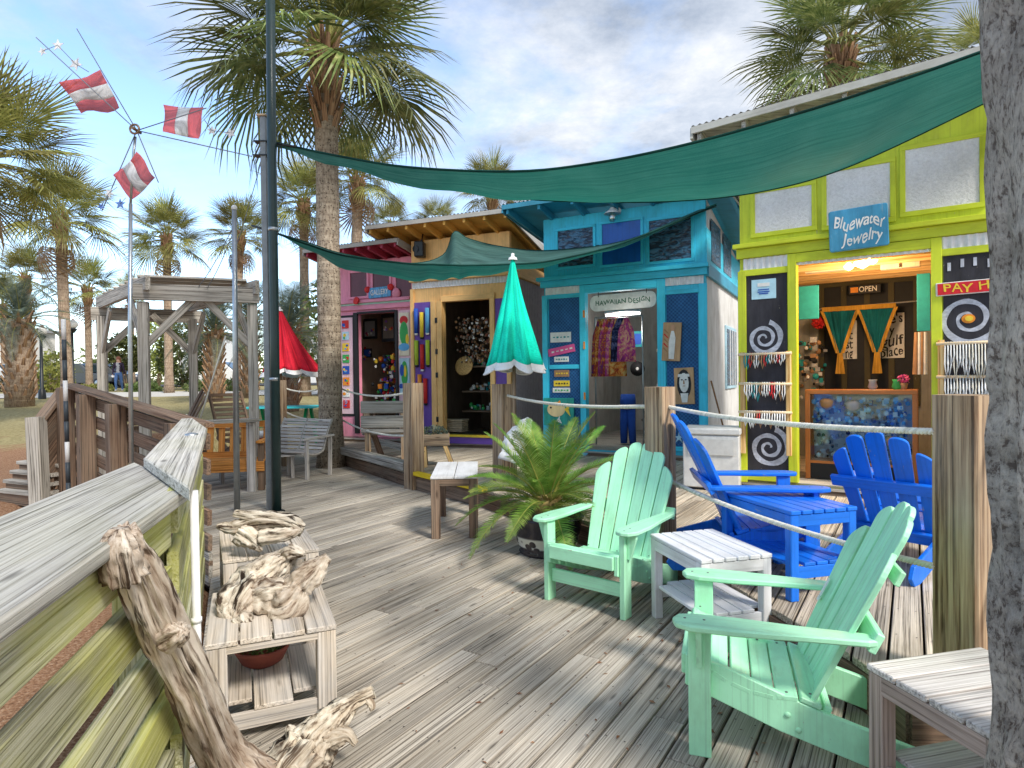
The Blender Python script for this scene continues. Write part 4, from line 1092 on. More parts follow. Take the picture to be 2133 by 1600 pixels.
# ================================================================== umbrellas
def umbrella(label, px, top_py, hem_py, Y, rad, mat, hemmat, z0, seed, nf=8, pole_r=0.022, polemat=None, lean=0.0):
    top = P(px, top_py, Y); hem = P(px, hem_py, Y); c = Vector((top.x, top.y, z0)); H = top.z - hem.z
    t = thing('umbrella', label, 'umbrella', c)
    rr = random.Random(seed); n = nf * 8; rows = []; ws = []
    ph = [rr.uniform(-.35, .35) for _ in range(nf)]; am = [rr.uniform(.7, 1.25) for _ in range(nf)]
    M = 16
    for i in range(M + 1):
        v = i / M; row = []; wr = []
        for k in range(n + 1):
            f = (k % n) / n * nf; fi = int(f) % nf; fr = f - int(f)
            fold = abs(sin(pi * fr)) ** 0.55
            R_ = rad * (0.035 + 0.10 * v ** 0.5 + 0.86 * v ** 1.25)
            amp = (0.20 + 0.20 * v) * am[fi]
            r_ = R_ * (1 - amp * (1 - fold) - 0.05 * sin(5 * v + fi))
            a = 2 * pi * k / n + ph[fi] * 0.25 * v * sin(2 * pi * fr)
            dz = (0.055 * (1 - fold) * (-1) * H + 0.02 * H * sin(3 * a + seed)) * v ** 6
            row.append(Vector((top.x + cos(a) * r_ + lean * v, top.y + sin(a) * r_, top.z - H * v - dz))); wr.append((v * H, k / n * 2 * rad, 0))
        rows.append(row); ws.append(wr)
    mb = MB(); mb.grid(rows[:-1], ws=ws[:-1]); mb.build('canopy', mat, t, solid=0.003)
    mb = MB(); mb.tube([p + Vector((0, 0, -0.005)) for p in rows[-1]], 0.011, 5, cap=False); mb.grid(rows[-2:], mi=0); mb.build('hem', hemmat, t)
    mb = MB(); mb.tube([c, top + Vector((0, 0, 0.02))], pole_r, 10); mb.build('pole', polemat or W_POST, t)
    mb = MB(); mb.lathe(top, [(0.06, -0.03), (0.05, 0.0), (0.022, 0.015), (0.022, 0.05), (0.0, 0.06)], 12); mb.build('finial', M_WHITE, t)
umbrella('closed teal umbrella with a white scalloped hem in front of the yellow shop', 1068, 537, 775, 7.75, 0.40, cloth('teal_canvas', (0.01, 0.80, 0.58), trans=0.12, weave=60, dark=0.85), M_WHITE, 0.0, 4)
umbrella('closed red umbrella with a pale hem over the green picnic table', 583, 645, 783, 12.2, 0.60, cloth('red_canvas', (0.85, 0.03, 0.06), trans=0.12, weave=60, dark=0.85), M_WHITE, 0.2, 9, lean=0.22)
# ================================================================== shade sails
SAILM = cloth('sail_mesh', (0.085, 0.18, 0.165), trans=0.30, rough=0.7, weave=55, openness=0.0, dark=0.6, tcol=(0.02, 0.30, 0.23))
def sail_surface(rows3, label, sub=6):
    rs = [catmull(r, sub) for r in rows3]
    m = len(rs[0]); cols = [catmull([r[j] for r in rs], sub) for j in range(m)]
    rows = [[cols[j][i] for j in range(m)] for i in range(len(cols[0]))]
    ws = []
    for ri, r in enumerate(rows):
        acc = 0; w = []
        for j, p in enumerate(r):
            if j: acc += (p - r[j - 1]).length
            w.append((acc, ri * 0.12, 0))
        ws.append(w)
    # slight tension wrinkles
    for i, r in enumerate(rows):
        for j, p in enumerate(r):
            k = sin(pi * i / (len(rows) - 1)) * 0.018
            p.z += k * sin(j * 0.9 + 1.5 * mnoise.noise(p * 0.8)) + k * 0.6 * mnoise.noise(p * 3)
    return rows, ws
def build_sails():
    a = Vector((P(565, 295, 7.43).x, 7.43)); e = P(2050, 112, 4.2); b2 = Vector((e.x, e.y)); e2 = P(2050, 215, 5.6); c2 = Vector((e2.x, e2.y))
    def onplan(px, py, A, B):
        k = (px - CX) / FPX; d = B - A; t_ = (k * A.y - A.x) / (d.x - k * d.y); Y = A.y + d.y * t_
        return P(px, py, Y)
    near = [onplan(x, y, a, b2) for x, y in [(566, 295), (700, 324), (850, 348), (1070, 357), (1250, 338), (1450, 296), (1700, 225), (1900, 159), (2050, 106), (2180, 60)]]
    far = [onplan(x, y, a, c2) for x, y in [(566, 297), (700, 334), (850, 376), (1000, 402), (1150, 418), (1400, 419), (1600, 396), (1780, 342), (2050, 215), (2160, 160)]]
    mid = [p.lerp(q, 0.5) - Vector((0, 0, 0.05 + 0.10 * sin(pi * i / 9))) for i, (p, q) in enumerate(zip(near, far))]
    rows, ws = sail_surface([near, mid, far], '')
    t = thing('shade_sail', 'large dark green mesh shade sail sweeping across to the lime green shop roof', 'shade sail', near[0])
    mb = MB(); mb.grid(rows, ws=ws); mb.build('fabric', SAILM, t)
    HEM = cloth('sail_hem', (0.006, 0.05, 0.04), trans=0.05, weave=60)
    mb = MB(); mb.tube(rows[0], 0.012, 6); mb.build('hem', HEM, t)
    mb = MB(); mb.tube(rows[-1], 0.010, 6); mb.build('hem', HEM, t)
    mb = MB(); mb.tube([P(566, 298, 7.38), near[1].lerp(near[0], 0.6)], 0.014, 6); mb.tube([P(545, 290, 7.43), near[0]], 0.012, 6); mb.build('rope', M_BLACK, t)
    # lower sail
    N = [(567, 483), (640, 509), (720, 533), (850, 549), (905, 551), (945, 552.5), (975, 553), (1050, 551), (1150, 543), (1300, 505), (1492, 428)]
    V = [(567, 485), (640, 519), (720, 559), (850, 582), (905, 582), (945, 580), (975, 578), (1050, 567), (1150, 552), (1300, 512), (1492, 431)]
    B = [(567, 483), (640, 505), (720, 530), (850, 549), (922, 532), (946, 483), (976, 497), (1040, 513), (1140, 522), (1300, 500), (1492, 427)]
    a = Vector((P(567, 483, 7.40).x, 7.40)); q = P(1492, 428, 9.45); b = Vector((q.x, q.y))
    nr = [onplan(x, y, a, b) for x, y in N]
    vr = [P(x, y, nr[i].y + 0.45 * sin(pi * i / 10)) for i, (x, y) in enumerate(V)]
    bd = [7.45, 8.3, 9.3, 10.3, 10.9, 11.05, 11.0, 10.8, 10.5, 10.1, 9.55]
    br = [P(x, y, bd[i]) for i, (x, y) in enumerate(B)]
    mr = [vr[i].lerp(br[i], 0.45) - Vector((0, 0, 0.06 * sin(pi * i / 8))) for i in range(11)]
    rows, ws = sail_surface([nr, vr, mr, br], '')
    t = thing('shade_sail', 'lower sagging green shade sail tied between the dark pole and the yellow shop', 'shade sail', nr[0])
    mb = MB(); mb.grid(rows, ws=ws); mb.build('fabric', SAILM, t)
    mb = MB(); mb.tube(rows[0], 0.012, 6); mb.build('hem', HEM, t)
    mb = MB(); mb.tube(rows[-1], 0.010, 6); mb.build('hem', HEM, t)
    mb = MB(); mb.tube([P(525, 470, 7.5), nr[0]], 0.014, 6); mb.build('rope', M_BLACK, t)
build_sails()
# ================================================================== palms
def fan_leaf(name, L, pet, n, droop, seed, mats):
    """fan palm leaf: stalk along +x then a pleated fan of narrow blades with hanging tips"""
    rr = random.Random(seed); mb = MB()
    pts = [Vector((pet * t, 0, 0.10 * pet * sin(pi * t * 0.9))) for t in (0, 0.35, 0.7, 1.0)]
    mb.tube(pts, [0.028, 0.020, 0.016, 0.012], 5, 1, False)
    hub = pts[-1]; spread = radians(122)
    for i in range(n):
        u = -1 + 2 * i / (n - 1); a = u * spread + rr.uniform(-.02, .02)
        da = 2 * spread / (n - 1)
        l = L * (0.72 + 0.28 * cos(a * 0.75)) * rr.uniform(0.88, 1.06)
        d = Vector((cos(a), sin(a), 0)); s = Vector((-sin(a), cos(a), 0))
        costa = Vector((L * 0.22 * max(0, cos(a)) ** 1.5, 0, -0.03))
        def pt(r):
            v = r / l
            return hub + costa * min(1, v * 2) + d * r + Vector((0, 0, 0.06 * L * sin(min(1, v * 1.2) * pi) + 0.16 * L * abs(u) * v - droop * L * v ** 2.6 * rr.uniform(0.85, 1.15)))
        r1, r2, r3 = 0.34 * l, 0.70 * l, l
        w1 = r1 * math.tan(da / 2) * 0.98; w2 = w1 * 0.80
        fold = 0.35 * w1 * (1 if i % 2 else -1)
        b0 = hub + d * 0.02; p1 = pt(r1); p2 = pt(r2); p3 = pt(r3)
        f = Vector((0, 0, fold))
        mb.add([b0, p1 - s * w1 - f, p1 + s * w1 + f, p2 - s * w2 - f * .6, p2 + s * w2 + f * .6, p3 + s * rr.uniform(-.03, .03) * L], [[0, 1, 2], [1, 3, 4, 2], [3, 5, 4]])
    me = mb.mesh(name)
    for m in mats: me.materials.append(m)
    return me
def mat_trunk(key, c1, c2, c3, fx=9, fy=30, bump=0.8, dots=True, st=(0.30, 0.48, 0.66)):
    t = NT(key)
    v = t.coord((fx, fy, fy)); g = t.noise(v, 1.0, 8, 0.72, 0.2)
    c = t.ramp(g, [(st[0], c3), (st[1], c2), (st[2], c1)])
    if dots:
        vo = t.n('TexVoronoi'); vo.inputs['Scale'].default_value = 1.0; t.l(t.coord((26, 20, 20)), vo.inputs['Vector'])
        k = t.ramp(vo.outputs['Distance'], [(0.16, (1, 1, 1)), (0.34, (0, 0, 0))])
        c = t.mix(c, tuple(x * 0.35 for x in c3), t.math('MULTIPLY', k, 0.85))
    rg = t.noise(t.coord((14, 0.6, 0.6)), 1.0, 3, 0.6)
    c = t.mix(c, t.ramp(rg, [(0.35, (0.62, 0.6, 0.58)), (0.55, (1.05, 1.05, 1.05))]), 0.7, 'MULTIPLY')
    b3 = t.noise(t.coord((1.3, 3, 3)), 1.0, 4, 0.6)
    c = t.mix(c, t.ramp(b3, [(0.3, (0.7, 0.68, 0.66)), (0.7, (1.2, 1.17, 1.12))]), 0.8, 'MULTIPLY')
    t.col(c); t.bump(t.math('ADD', g, rg), bump, 0.03)
    return t.done(0.95, 0.1)
TRUNK = mat_trunk('palm_trunk', (0.56, 0.48, 0.38), (0.38, 0.31, 0.24), (0.12, 0.085, 0.06))
TRUNKF = mat_trunk('far_palm_trunk', (0.52, 0.42, 0.32), (0.36, 0.27, 0.20), (0.14, 0.09, 0.065), dots=False)
TRUNKG = mat_trunk('grey_palm_bark', (0.80, 0.75, 0.69), (0.62, 0.565, 0.515), (0.24, 0.20, 0.175), fx=34, fy=95, st=(0.40, 0.48, 0.60), bump=1.0, dots=False)
BOOT = wood('palm_boots', (0.46, 0.30, 0.18), (0.28, 0.16, 0.09), (0.07, 0.035, 0.02), fine=30, crack=0.4, var=0.1)
STALK = plain('palm_stalk', (0.26, 0.25, 0.07), 0.6)
STALK_D = plain('dry_stalk', (0.34, 0.2, 0.1), 0.8)
FANS = {}
def fans(kind):
    if kind in FANS: return FANS[kind]
    L = L_PALM if kind == 'green' else L_PALM2
    ms = [fan_leaf('palm_frond', 1.02, 0.80, 40, dr, 100 + i, [L, STALK]) for i, dr in enumerate((0.05, 0.13, 0.24, 0.42))]
    ms.append(fan_leaf('dry_palm_frond', 0.85, 0.85, 24, 1.2, 121, [L_DEAD, STALK_D]))
    FANS[kind] = ms
    return ms
def palm(label, base, top, r0, r1, rad, nf, seed, kind='green', boots=0.0, group='cabbage palms', ndead=2, bend=0.0, trunkmat=None, lo=-58, name='palm_tree'):
    t = thing(name, label, 'palm tree', base, group=group)
    rr = random.Random(seed); base = Vector(base); top = Vector(top)
    n = 14; pts = []; rs = []
    for i in range(n + 1):
        v = i / n; p = base.lerp(top, v); p.x += bend * sin(pi * v); pts.append(p)
        rs.append((r0 * (1 + 0.25 * (1 - min(1, v * 8)) ) + (r1 - r0) * v) * (1 + 0.03 * sin(i * 2.3 + seed)))
    mb = MB()
    if trunkmat is TRUNKG: gnarl(mb, pts, [q * 0.99 for q in rs], seed, n=30, sub=9, ridge=0.02, rough=0.15)
    else: mb.tube(pts, rs, 18)
    mb.build('trunk', trunkmat or TRUNKF, t)
    if boots > 0:
        mb = MB(); k = 0; z = 0
        ax = (top - pts[-3]).normalized()
        while z < boots:
            a = k * 2.39996; c = top - ax * z; d = Vector((cos(a), sin(a), 0)); q = c + d * (r1 * 0.9)
            ln = 0.26 * rr.uniform(0.7, 1.3)
            mb.bar(q - Vector((0, 0, 0.06)), q + d * ln * 0.5 + Vector((0, 0, ln)), 0.11, 0.035, d, w1=0.06, h1=0.02)
            z += boots / 64; k += 1
        mb.build('boots', BOOT, t)
    ms = fans(kind); loc0 = top - ORG[t.name]
    for i in range(nf):
        u = (i + 0.5) / nf; az = i * 2.39996 + rr.uniform(-.25, .25)
        el = radians(80 + (lo - 80) * u ** 0.92) + rr.uniform(-.10, .10)
        m = ms[0] if u < 0.25 else ms[1] if u < 0.5 else ms[2] if u < 0.8 else ms[3]
        if i >= nf - ndead: m = ms[4]; el = radians(rr.uniform(-75, -60))
        place_leaf('frond', m, t, loc0 + Vector((cos(az) * r1 * 0.6, sin(az) * r1 * 0.6, 0.22 - 0.5 * u)), az, el, rr.uniform(-.5, .5), rad / 1.9 * rr.uniform(0.86, 1.12))
    return t
def build_palms():
    b = G(690, 972); top = P(678, 95, b.y)
    palm('tall cabbage palm growing through the deck beside the pink shop, brown boots under its crown', (b.x, b.y, -0.05), top, 0.205, 0.19, 2.45, 48, 1, 'green', boots=1.5, ndead=0, trunkmat=TRUNK, lo=-38)
    # nearest trunk at the right edge
    palm('nearest palm trunk with rough grey bark at the right edge, crown above the picture', (1.447, 1.52, -0.05), (1.36, 1.64, 9.6), 0.205, 0.20, 2.2, 34, 2, 'green', trunkmat=TRUNKG, ndead=0)
    z = lambda x, y: ground_z(x, y)
    def far(label, cpx, cpy, rpx, bpx, Y, seed, kind='olive', nf=30, tw=0.17, boots=0.8, lo=-42):
        top = P(cpx, cpy, Y); bx = P(bpx, 790, Y); gz = z(bx.x, Y)
        palm(label, (bx.x, Y, gz), top, tw, tw * 0.9, rpx / FPX * Y, nf, seed, kind, boots=boots, lo=lo)
    far('palm with a wide green crown behind the lime green shop roof', 1752, 105, 205, 1760, 12.5, 3, 'green', 40, 0.2, 0.9, lo=-45)
    far('palm crown peeping over the lime green roof beside the nearest palm trunk', 2052, 120, 110, 2040, 19, 4, 'olive', 30)
    far('broad palm crown cut by the left edge, above the smaller left palms', -40, 330, 215, -60, 13.0, 5, 'olive', 40, 0.2, 0.8, lo=-40)
    far('tall slim palm left of the wind spinner, its crown just under the red blade', 125, 455, 125, 140, 23, 6, 'olive', 34, 0.19)
    far('slim palm rising over the middle of the wooden arbor', 347, 495, 92, 352, 28, 7, 'olive', 34, 0.18)
    far('slim palm behind the bare silver flagpole', 500, 490, 82, 492, 29, 8, 'olive', 32, 0.18)
    far('palm behind the top of the dark green pole', 632, 425, 98, 636, 24, 9, 'olive', 34, 0.18)
    far('palm with red-brown boots right of the big palm trunk', 745, 372, 105, 740, 22, 10, 'olive', 36, 0.2, 1.2)
    far('low palm crown showing above the pink shop roof', 815, 470, 58, 815, 34, 11, 'olive', 26)
    far('low palm crown showing above the left end of the yellow shop roof', 908, 465, 58, 908, 34, 12, 'olive', 26)
    far('palm crown just over the peak of the yellow shop roof, below the large sail', 1025, 400, 82, 1022, 27, 13, 'olive', 30)
    far('short leafy palm at the far left edge behind the lamp posts', 52, 580, 78, 70, 31, 14, 'olive', 28)
    far('short palm between the tall slim palm and the arbor', 182, 605, 72, 186, 33, 15, 'olive', 28)
    far('small distant palm beside the left end of the arbor beam', 272, 610, 45, 276, 40, 16, 'olive', 24, 0.17)
    far('small olive palm low at the left edge, farthest back', 5, 640, 70, 10, 42, 33, 'olive', 24, 0.17)
build_palms()
FEATH = {}
def feather_palm(label, base, top, r0, rad, nf, seed, boots=True, droop=1.0):
    t = thing('pindo_palm', label, 'palm tree', base, group='feather palms')
    base = Vector(base); top = Vector(top); rr = random.Random(seed)
    mb = MB(); mb.tube([base, base.lerp(top, .5), top], [r0 * 1.1, r0, r0 * 0.8], 14); mb.build('trunk', TRUNKF, t)
    if boots:
        mb = MB(); H = (top - base).length; k = 0
        for i in range(90):
            a = i * 2.39996; z = 0.1 + (H - 0.1) * i / 90; d = Vector((cos(a), sin(a), 0)); q = base.lerp(top, z / H) + d * r0 * 0.85
            mb.bar(q, q + d * 0.16 + Vector((0, 0, 0.3)), 0.12, 0.04, d, w1=0.05)
        mb.build('boots', BOOT, t)
    if 'f' not in FEATH: FEATH['f'] = [pinnate('feather_frond', 1.9, 40, 0.42, 0.022, cv, 70 + i, [L_GREY, STALK], vee=0.25, thick=0.02) for i, cv in enumerate((0.5, 0.85, 1.2))]
    loc0 = top - ORG[t.name]
    for i in range(nf):
        u = (i + .5) / nf; az = i * 2.39996 + rr.uniform(-.2, .2); el = radians(78 - 95 * u) + rr.uniform(-.1, .1)
        place_leaf('frond', FEATH['f'][min(2, int(u * 3))], t, loc0 + Vector((0, 0, -0.2 * u)), az, el, rr.uniform(-.3, .3), rad / 1.7 * rr.uniform(.85, 1.1))
def at_ground(px, Y):
    p = P(px, 790, Y); return Vector((p.x, Y, ground_z(p.x, Y)))
def build_background():
    def fp(label, px, cpy, rpx, Y, r0, nf, seed, boots=True):
        b = at_ground(px, Y); top = P(px, cpy, Y); feather_palm(label, b, top, r0, rpx / FPX * Y, nf, seed, boots)
    fp('thick stubby grey-green feather palm with a bristling brown trunk left of the lamp posts', 40, 665, 100, 20, 0.37, 34, 1)
    fp('grey-green feather palm behind the red umbrella', 596, 690, 120, 17, 0.3, 34, 2)
    fp('grey-green feather palm seen through the right half of the arbor', 446, 690, 95, 21, 0.25, 32, 3)
    fp('grey-green feather palm between the arbor and the dark green pole', 520, 660, 85, 23, 0.25, 28, 4)
    def bush(label, px, py, Y, rad, n, size, mat, seed, name='shrub', cat='shrub'):
        b = at_ground(px, Y); c = P(px, py, Y); rad = Vector(rad)
        t = thing(name, label, cat, b)
        mb = MB(); leafclump(mb, c, rad, n, size, seed); mb.build('foliage', mat, t)
        mb = MB(); rr = random.Random(seed)
        for i in range(5): mb.tube([b + Vector((rr.uniform(-.1, .1), 0, 0)), c + Vector((rr.uniform(-.5, .5) * rad.x, rr.uniform(-.3, .3), rad.z * rr.uniform(0, .6)))], [0.04, 0.012], 5)
        mb.build('stem', TRUNKF, t)
    bush('clipped brown and green hedge at the left edge beyond the lawn', 30, 803, 33.5, (3.0, 0.7, 0.55), 1700, 0.10, leafmat('hedge_leaf', (0.06, 0.05, 0.025), (0.13, 0.11, 0.05), (0.24, 0.21, 0.09)), 1, 'hedge', 'hedge')
    bush('yellow-green spiky shrub left of the thin dark pole', 105, 790, 32, (1.3, 0.6, 0.85), 800, 0.14, L_YEL, 2)
    bush('yellow-green low shrub in front of the dark parked cars', 192, 812, 32.0, (1.2, 0.6, 0.32), 500, 0.12, L_YEL, 3)
    bush('round green tree behind the walking person', 264, 735, 36, (1.1, 1.0, 1.2), 1500, 0.16, L_BUSH, 4, 'tree', 'tree')
    bush('dark green tree behind the middle of the arbor', 385, 735, 34, (1.5, 1.2, 2.0), 1700, 0.16, L_BUSH, 5, 'tree', 'tree')
    bush('yellow-green tree seen between the front posts of the arbor', 330, 720, 38, (1.2, 1.0, 1.9), 1300, 0.16, L_YEL, 6, 'tree', 'tree')
    bush('low dark green hedge behind the orange bench', 448, 806, 29, (1.5, 0.6, 0.42), 1100, 0.10, L_BUSH, 7, 'hedge', 'hedge')
    bush('low dark green hedge right of the walking person', 300, 812, 30, (0.9, 0.6, 0.42), 800, 0.10, L_BUSH, 8, 'hedge', 'hedge')
    bush('bushy olive tree just left of the pink shop', 668, 690, 24, (1.5, 1.2, 1.9), 1500, 0.15, L_BUSH, 9, 'tree', 'tree')
    bush('olive bush between the two lamp posts', 112, 762, 37, (0.8, 0.8, 0.9), 600, 0.15, L_YEL, 10)
    # far mass of trees
    mb = MB(); rr = random.Random(3)
    for i in range(46):
        x = -62 + i * 2.4; y = 63 + rr.uniform(-4, 4); leafclump(mb, (x, y, 2.3 + rr.uniform(-.4, .5)), (2.6, 2, 2.2 + rr.uniform(-.5, .7)), 260, 0.34, 60 + i)
    o = mb.build('treeline', L_BUSH); tag(o, 'far band of mixed green trees behind the car park', kind='stuff')
    # pale buildings beyond the trees
    def block(label, x0, x1, y0, Y, mat, seed):
        a = P(x0, y0, Y); b = P(x1, y0, Y); gz = ground_z(a.x, Y)
        t = thing('building', label, 'building', ((a.x + b.x) / 2, Y + 2, gz)); w = b.x - a.x; h = a.z - gz; m = (a.x + b.x) / 2
        mb = MB(); mb.box((m, Y + 2, gz + h / 2), (w, 4, h)); mb.build('wall', mat, t)
        mb = MB(); mb.box((m, Y + 2, gz + h + 0.12), (w + 0.6, 4.6, 0.24)); mb.build('roof', plain('grey_roof', (0.30, 0.30, 0.31), 0.8), t)
        n = max(1, int(w / 2.2))
        for i in range(n):
            x = a.x + w * (i + .5) / n
            for j in range(max(1, int(h / 2.8))):
                z = gz + 1.5 + j * 2.6
                mb = MB(); mb.box((x, Y - 0.03, z), (1.0, 0.06, 1.2)); f = mb.build('window', M_WHITE, t)
                mb = MB(); mb.box((x, Y - 0.065, z), (0.84, 0.02, 1.04)); mb.build('pane', plain('dark_pane', (0.05, 0.09, 0.12), 0.1, 0.6), f)
    block('white flat-roofed building behind the arbor', 372, 500, 700, 58, plain('white_render', (0.72, 0.72, 0.70), 0.8), 1)
    block('white building behind the thick stubby palm at the left edge', -60, 42, 690, 52, plain('cream_render', (0.70, 0.68, 0.62), 0.8), 2)
    block('pale building behind the red umbrella', 590, 660, 690, 55, plain('white_render', (0.72, 0.72, 0.70), 0.8), 3)
    # lamp posts
    for px, top, lb, Y in ((87, 690, 'black lamp post with a white globe, left of the two', 24), (152, 676, 'black lamp post with a pale globe beside the tall slim palm trunk', 25)):
        b = at_ground(px, Y); c = P(px, top, Y)
        t = thing('street_lamp', lb, 'street lamp', b, group='black globe lamp posts')
        mb = MB(); mb.lathe(b, [(0.14, 0), (0.12, 0.3), (0.06, 0.4), (0.05, c.z - b.z - 0.3), (0.0, c.z - b.z - 0.3)], 12); mb.build('post', M_BLACK, t)
        mb = MB(); mb.lathe(c, [(0.05, -0.34), (0.13, -0.22), (0.15, -0.17), (0.0, -0.17)], 12); mb.build('collar', M_BLACK, t)
        mb = MB(); mb.ball(c, 0.18, 0, 14); mb.build('globe', plain('lamp_globe', (0.82, 0.80, 0.76), 0.3), t)
        mb = MB(); mb.lathe(c, [(0.07, 0.16), (0.05, 0.21), (0.0, 0.24)], 10); mb.build('cap', plain('lamp_cap', (0.7, 0.45, 0.35), 0.6), t)
build_background()
# ------------------------------------------------------------------ person and cars
def build_person():
    b = at_ground(247, 31.4)
    t = thing('person', 'person with auburn hair walking on the path in a dark jacket and blue jeans', 'person', b, local=True)
    V = [(0, 0, .93), (0, .01, 1.12), (0, .015, 1.34), (0, .01, 1.46), (0, -.01, 1.55), (0, -.02, 1.63),
         (-.17, .01, 1.38), (-.235, .03, 1.12), (-.23, -.06, .90), (-.225, -.09, .80), (.17, .01, 1.38), (.24, .0, 1.12), (.245, .06, .90), (.24, .05, .80),
         (-.09, 0, .88), (-.10, -.10, .50), (-.10, -.04, .09), (-.11, -.17, .04), (.09, 0, .88), (.10, .06, .49), (.10, .20, .12), (.11, .08, .04)]
    Ed = [(0, 1), (1, 2), (2, 3), (3, 4), (4, 5), (2, 6), (6, 7), (7, 8), (8, 9), (2, 10), (10, 11), (11, 12), (12, 13), (0, 14), (14, 15), (15, 16), (16, 17), (0, 18), (18, 19), (19, 20), (20, 21)]
    rad = [.15, .13, .15, .065, .085, .075, .075, .055, .042, .035, .075, .055, .042, .035, .10, .068, .045, .04, .10, .068, .045, .04]
    me = bpy.data.meshes.new('body'); me.from_pydata(V, Ed, []); ob = bpy.data.objects.new('body', me); COL.objects.link(ob)
    sk = ob.modifiers.new('skin', 'SKIN'); ss = ob.modifiers.new('sub', 'SUBSURF'); ss.levels = ss.render_levels = 2
    for i, r_ in enumerate(rad): me.skin_vertices[0].data[i].radius = (r_, r_ * (0.72 if i < 3 else 1.0))
    me.skin_vertices[0].data[0].use_root = True
    bpy.context.view_layer.update()
    m2 = bpy.data.meshes.new_from_object(ob.evaluated_get(bpy.context.evaluated_depsgraph_get()))
    bpy.data.objects.remove(ob)
    ms = [plain('skin', (0.55, 0.33, 0.24), 0.6), plain('jeans', (0.07, 0.14, 0.32), 0.9), plain('grey_top', (0.36, 0.36, 0.38), 0.9), plain('purple_black_jacket', (0.03, 0.018, 0.04), 0.8), plain('pale_shoes', (0.5, 0.48, 0.46), 0.7)]
    for m in ms: m2.materials.append(m)
    for p in m2.polygons:
        c = p.center; p.use_smooth = True
        if c.z > 1.45 or (abs(c.x) > .2 and c.z < .86): k = 0
        elif c.z < .09: k = 4
        elif c.z < .95 and abs(c.x) < .2: k = 1
        elif abs(c.x) < .07 and c.y < 0.05: k = 2
        else: k = 3
        p.material_index = k
    o = bpy.data.objects.new('body', m2); COL.objects.link(o); setpar(o, t); ORG[o.name] = Vector((0, 0, 0))
    mb = MB(); mb.ball((0, .03, 1.64), .115, 0, 14, (1, 1, 1.1)); mb.ball((0, .07, 1.50), .115, 0, 12, (1.05, .6, 1.3)); mb.build('hair', plain('auburn_hair', (0.20, 0.07, 0.04), 0.6), t)
    t.rotation_euler.z = 0.2
build_person()
def car(label, px, Y, rz, body, L=4.6, Hh=1.65, seed=1, glassc=None):
    b = at_ground(px, Y); t = thing('parked_car', label, 'car', b, rz, 'cars in the car park', local=True)
    W = 1.8
    prof = [(-L / 2, .45), (-L / 2, .80), (-L / 2 + .12, .98), (-L / 2 + .35, Hh - .08), (-L / 2 + .7, Hh), (.35, Hh), (1.05, 1.0), (L / 2 - .15, .88), (L / 2, .70), (L / 2, .42), (L / 2 - .45, .30), (-L / 2 + .4, .30)]
    mb = MB(); mb.prism(prof, (0, -W / 2, 0), (1, 0, 0), (0, 0, 1), (0, 1, 0), W); bd = mb.build('body', body, t, bevel=0.06)
    gl = plain('car_glass', (0.015, 0.03, 0.035), 0.05, 0.7)
    for sy in (-1, 1):
        for x0, x1, x2, x3 in ((-L / 2 + .45, -.85, -.85, -L / 2 + .75), (-.78, .60, .28, -.78)):
            mb = MB(); q = [(x0, 1.02), (x1, 1.02), (x2, Hh - .12), (x3, Hh - .12)]
            mb.prism(q, (0, sy * (W / 2 + .002), 0), (1, 0, 0), (0, 0, 1), (0, sy, 0), .006); mb.build('side_window', gl, t)
    mb = MB(); mb.add([(.42, -.78, Hh - .06), (.42, .78, Hh - .06), (1.06, .84, 1.04), (1.06, -.84, 1.04)], [[0, 3, 2, 1]]); o = mb.build('windscreen', gl, t); o.location = (.02, 0, .02)
    for sx in (-1, 1):
        for sy in (-1, 1):
            mb = MB(); mb.lathe((sx * L * .31, sy * (W / 2 - .1), .34), [(0.0, -.11), (.30, -.11), (.34, -.07), (.34, .07), (.30, .11), (0.0, .11)], 16, axis=(0, 1, 0)); w = mb.build('wheel', M_BLACK, t)
            mb = MB(); mb.lathe((sx * L * .31, sy * (W / 2 + .012), .34), [(0.0, .015), (.17, .01), (.21, -.01)], 12, axis=(0, sy, 0)); mb.build('rim', M_GALV, w)
    for sy in (-1, 1):
        mb = MB(); mb.box((L / 2 - .03, sy * .65, .75), (.10, .32, .14)); mb.build('headlight', M_WHITE, t, bevel=.02)
    for x in (-1, 1):
        mb = MB(); mb.box((x * (L / 2) - x * .02, 0, .48), (.14, 1.7, .2)); mb.build('bumper', M_BLACK, t, bevel=.03)
car('dark grey parked car behind the yellow-green shrub, partly behind a palm trunk', 172, 42, 0.1, plain('dark_car_paint', (0.05, 0.06, 0.075), 0.25, 0.6))
car('second dark parked car, partly hidden by the arbor\'s back left post', 222, 43, 0.05, plain('charcoal_car_paint', (0.05, 0.05, 0.055), 0.25, 0.6))
car('white parked car seen through the right of the arbor', 462, 42, 0.1, plain('white_car_paint', (0.75, 0.75, 0.75), 0.25, 0.6))
car('silver parked car at the left edge behind the thick stubby palm', 2, 41, 0.0, plain('silver_car_paint', (0.5, 0.52, 0.54), 0.25, 0.6))
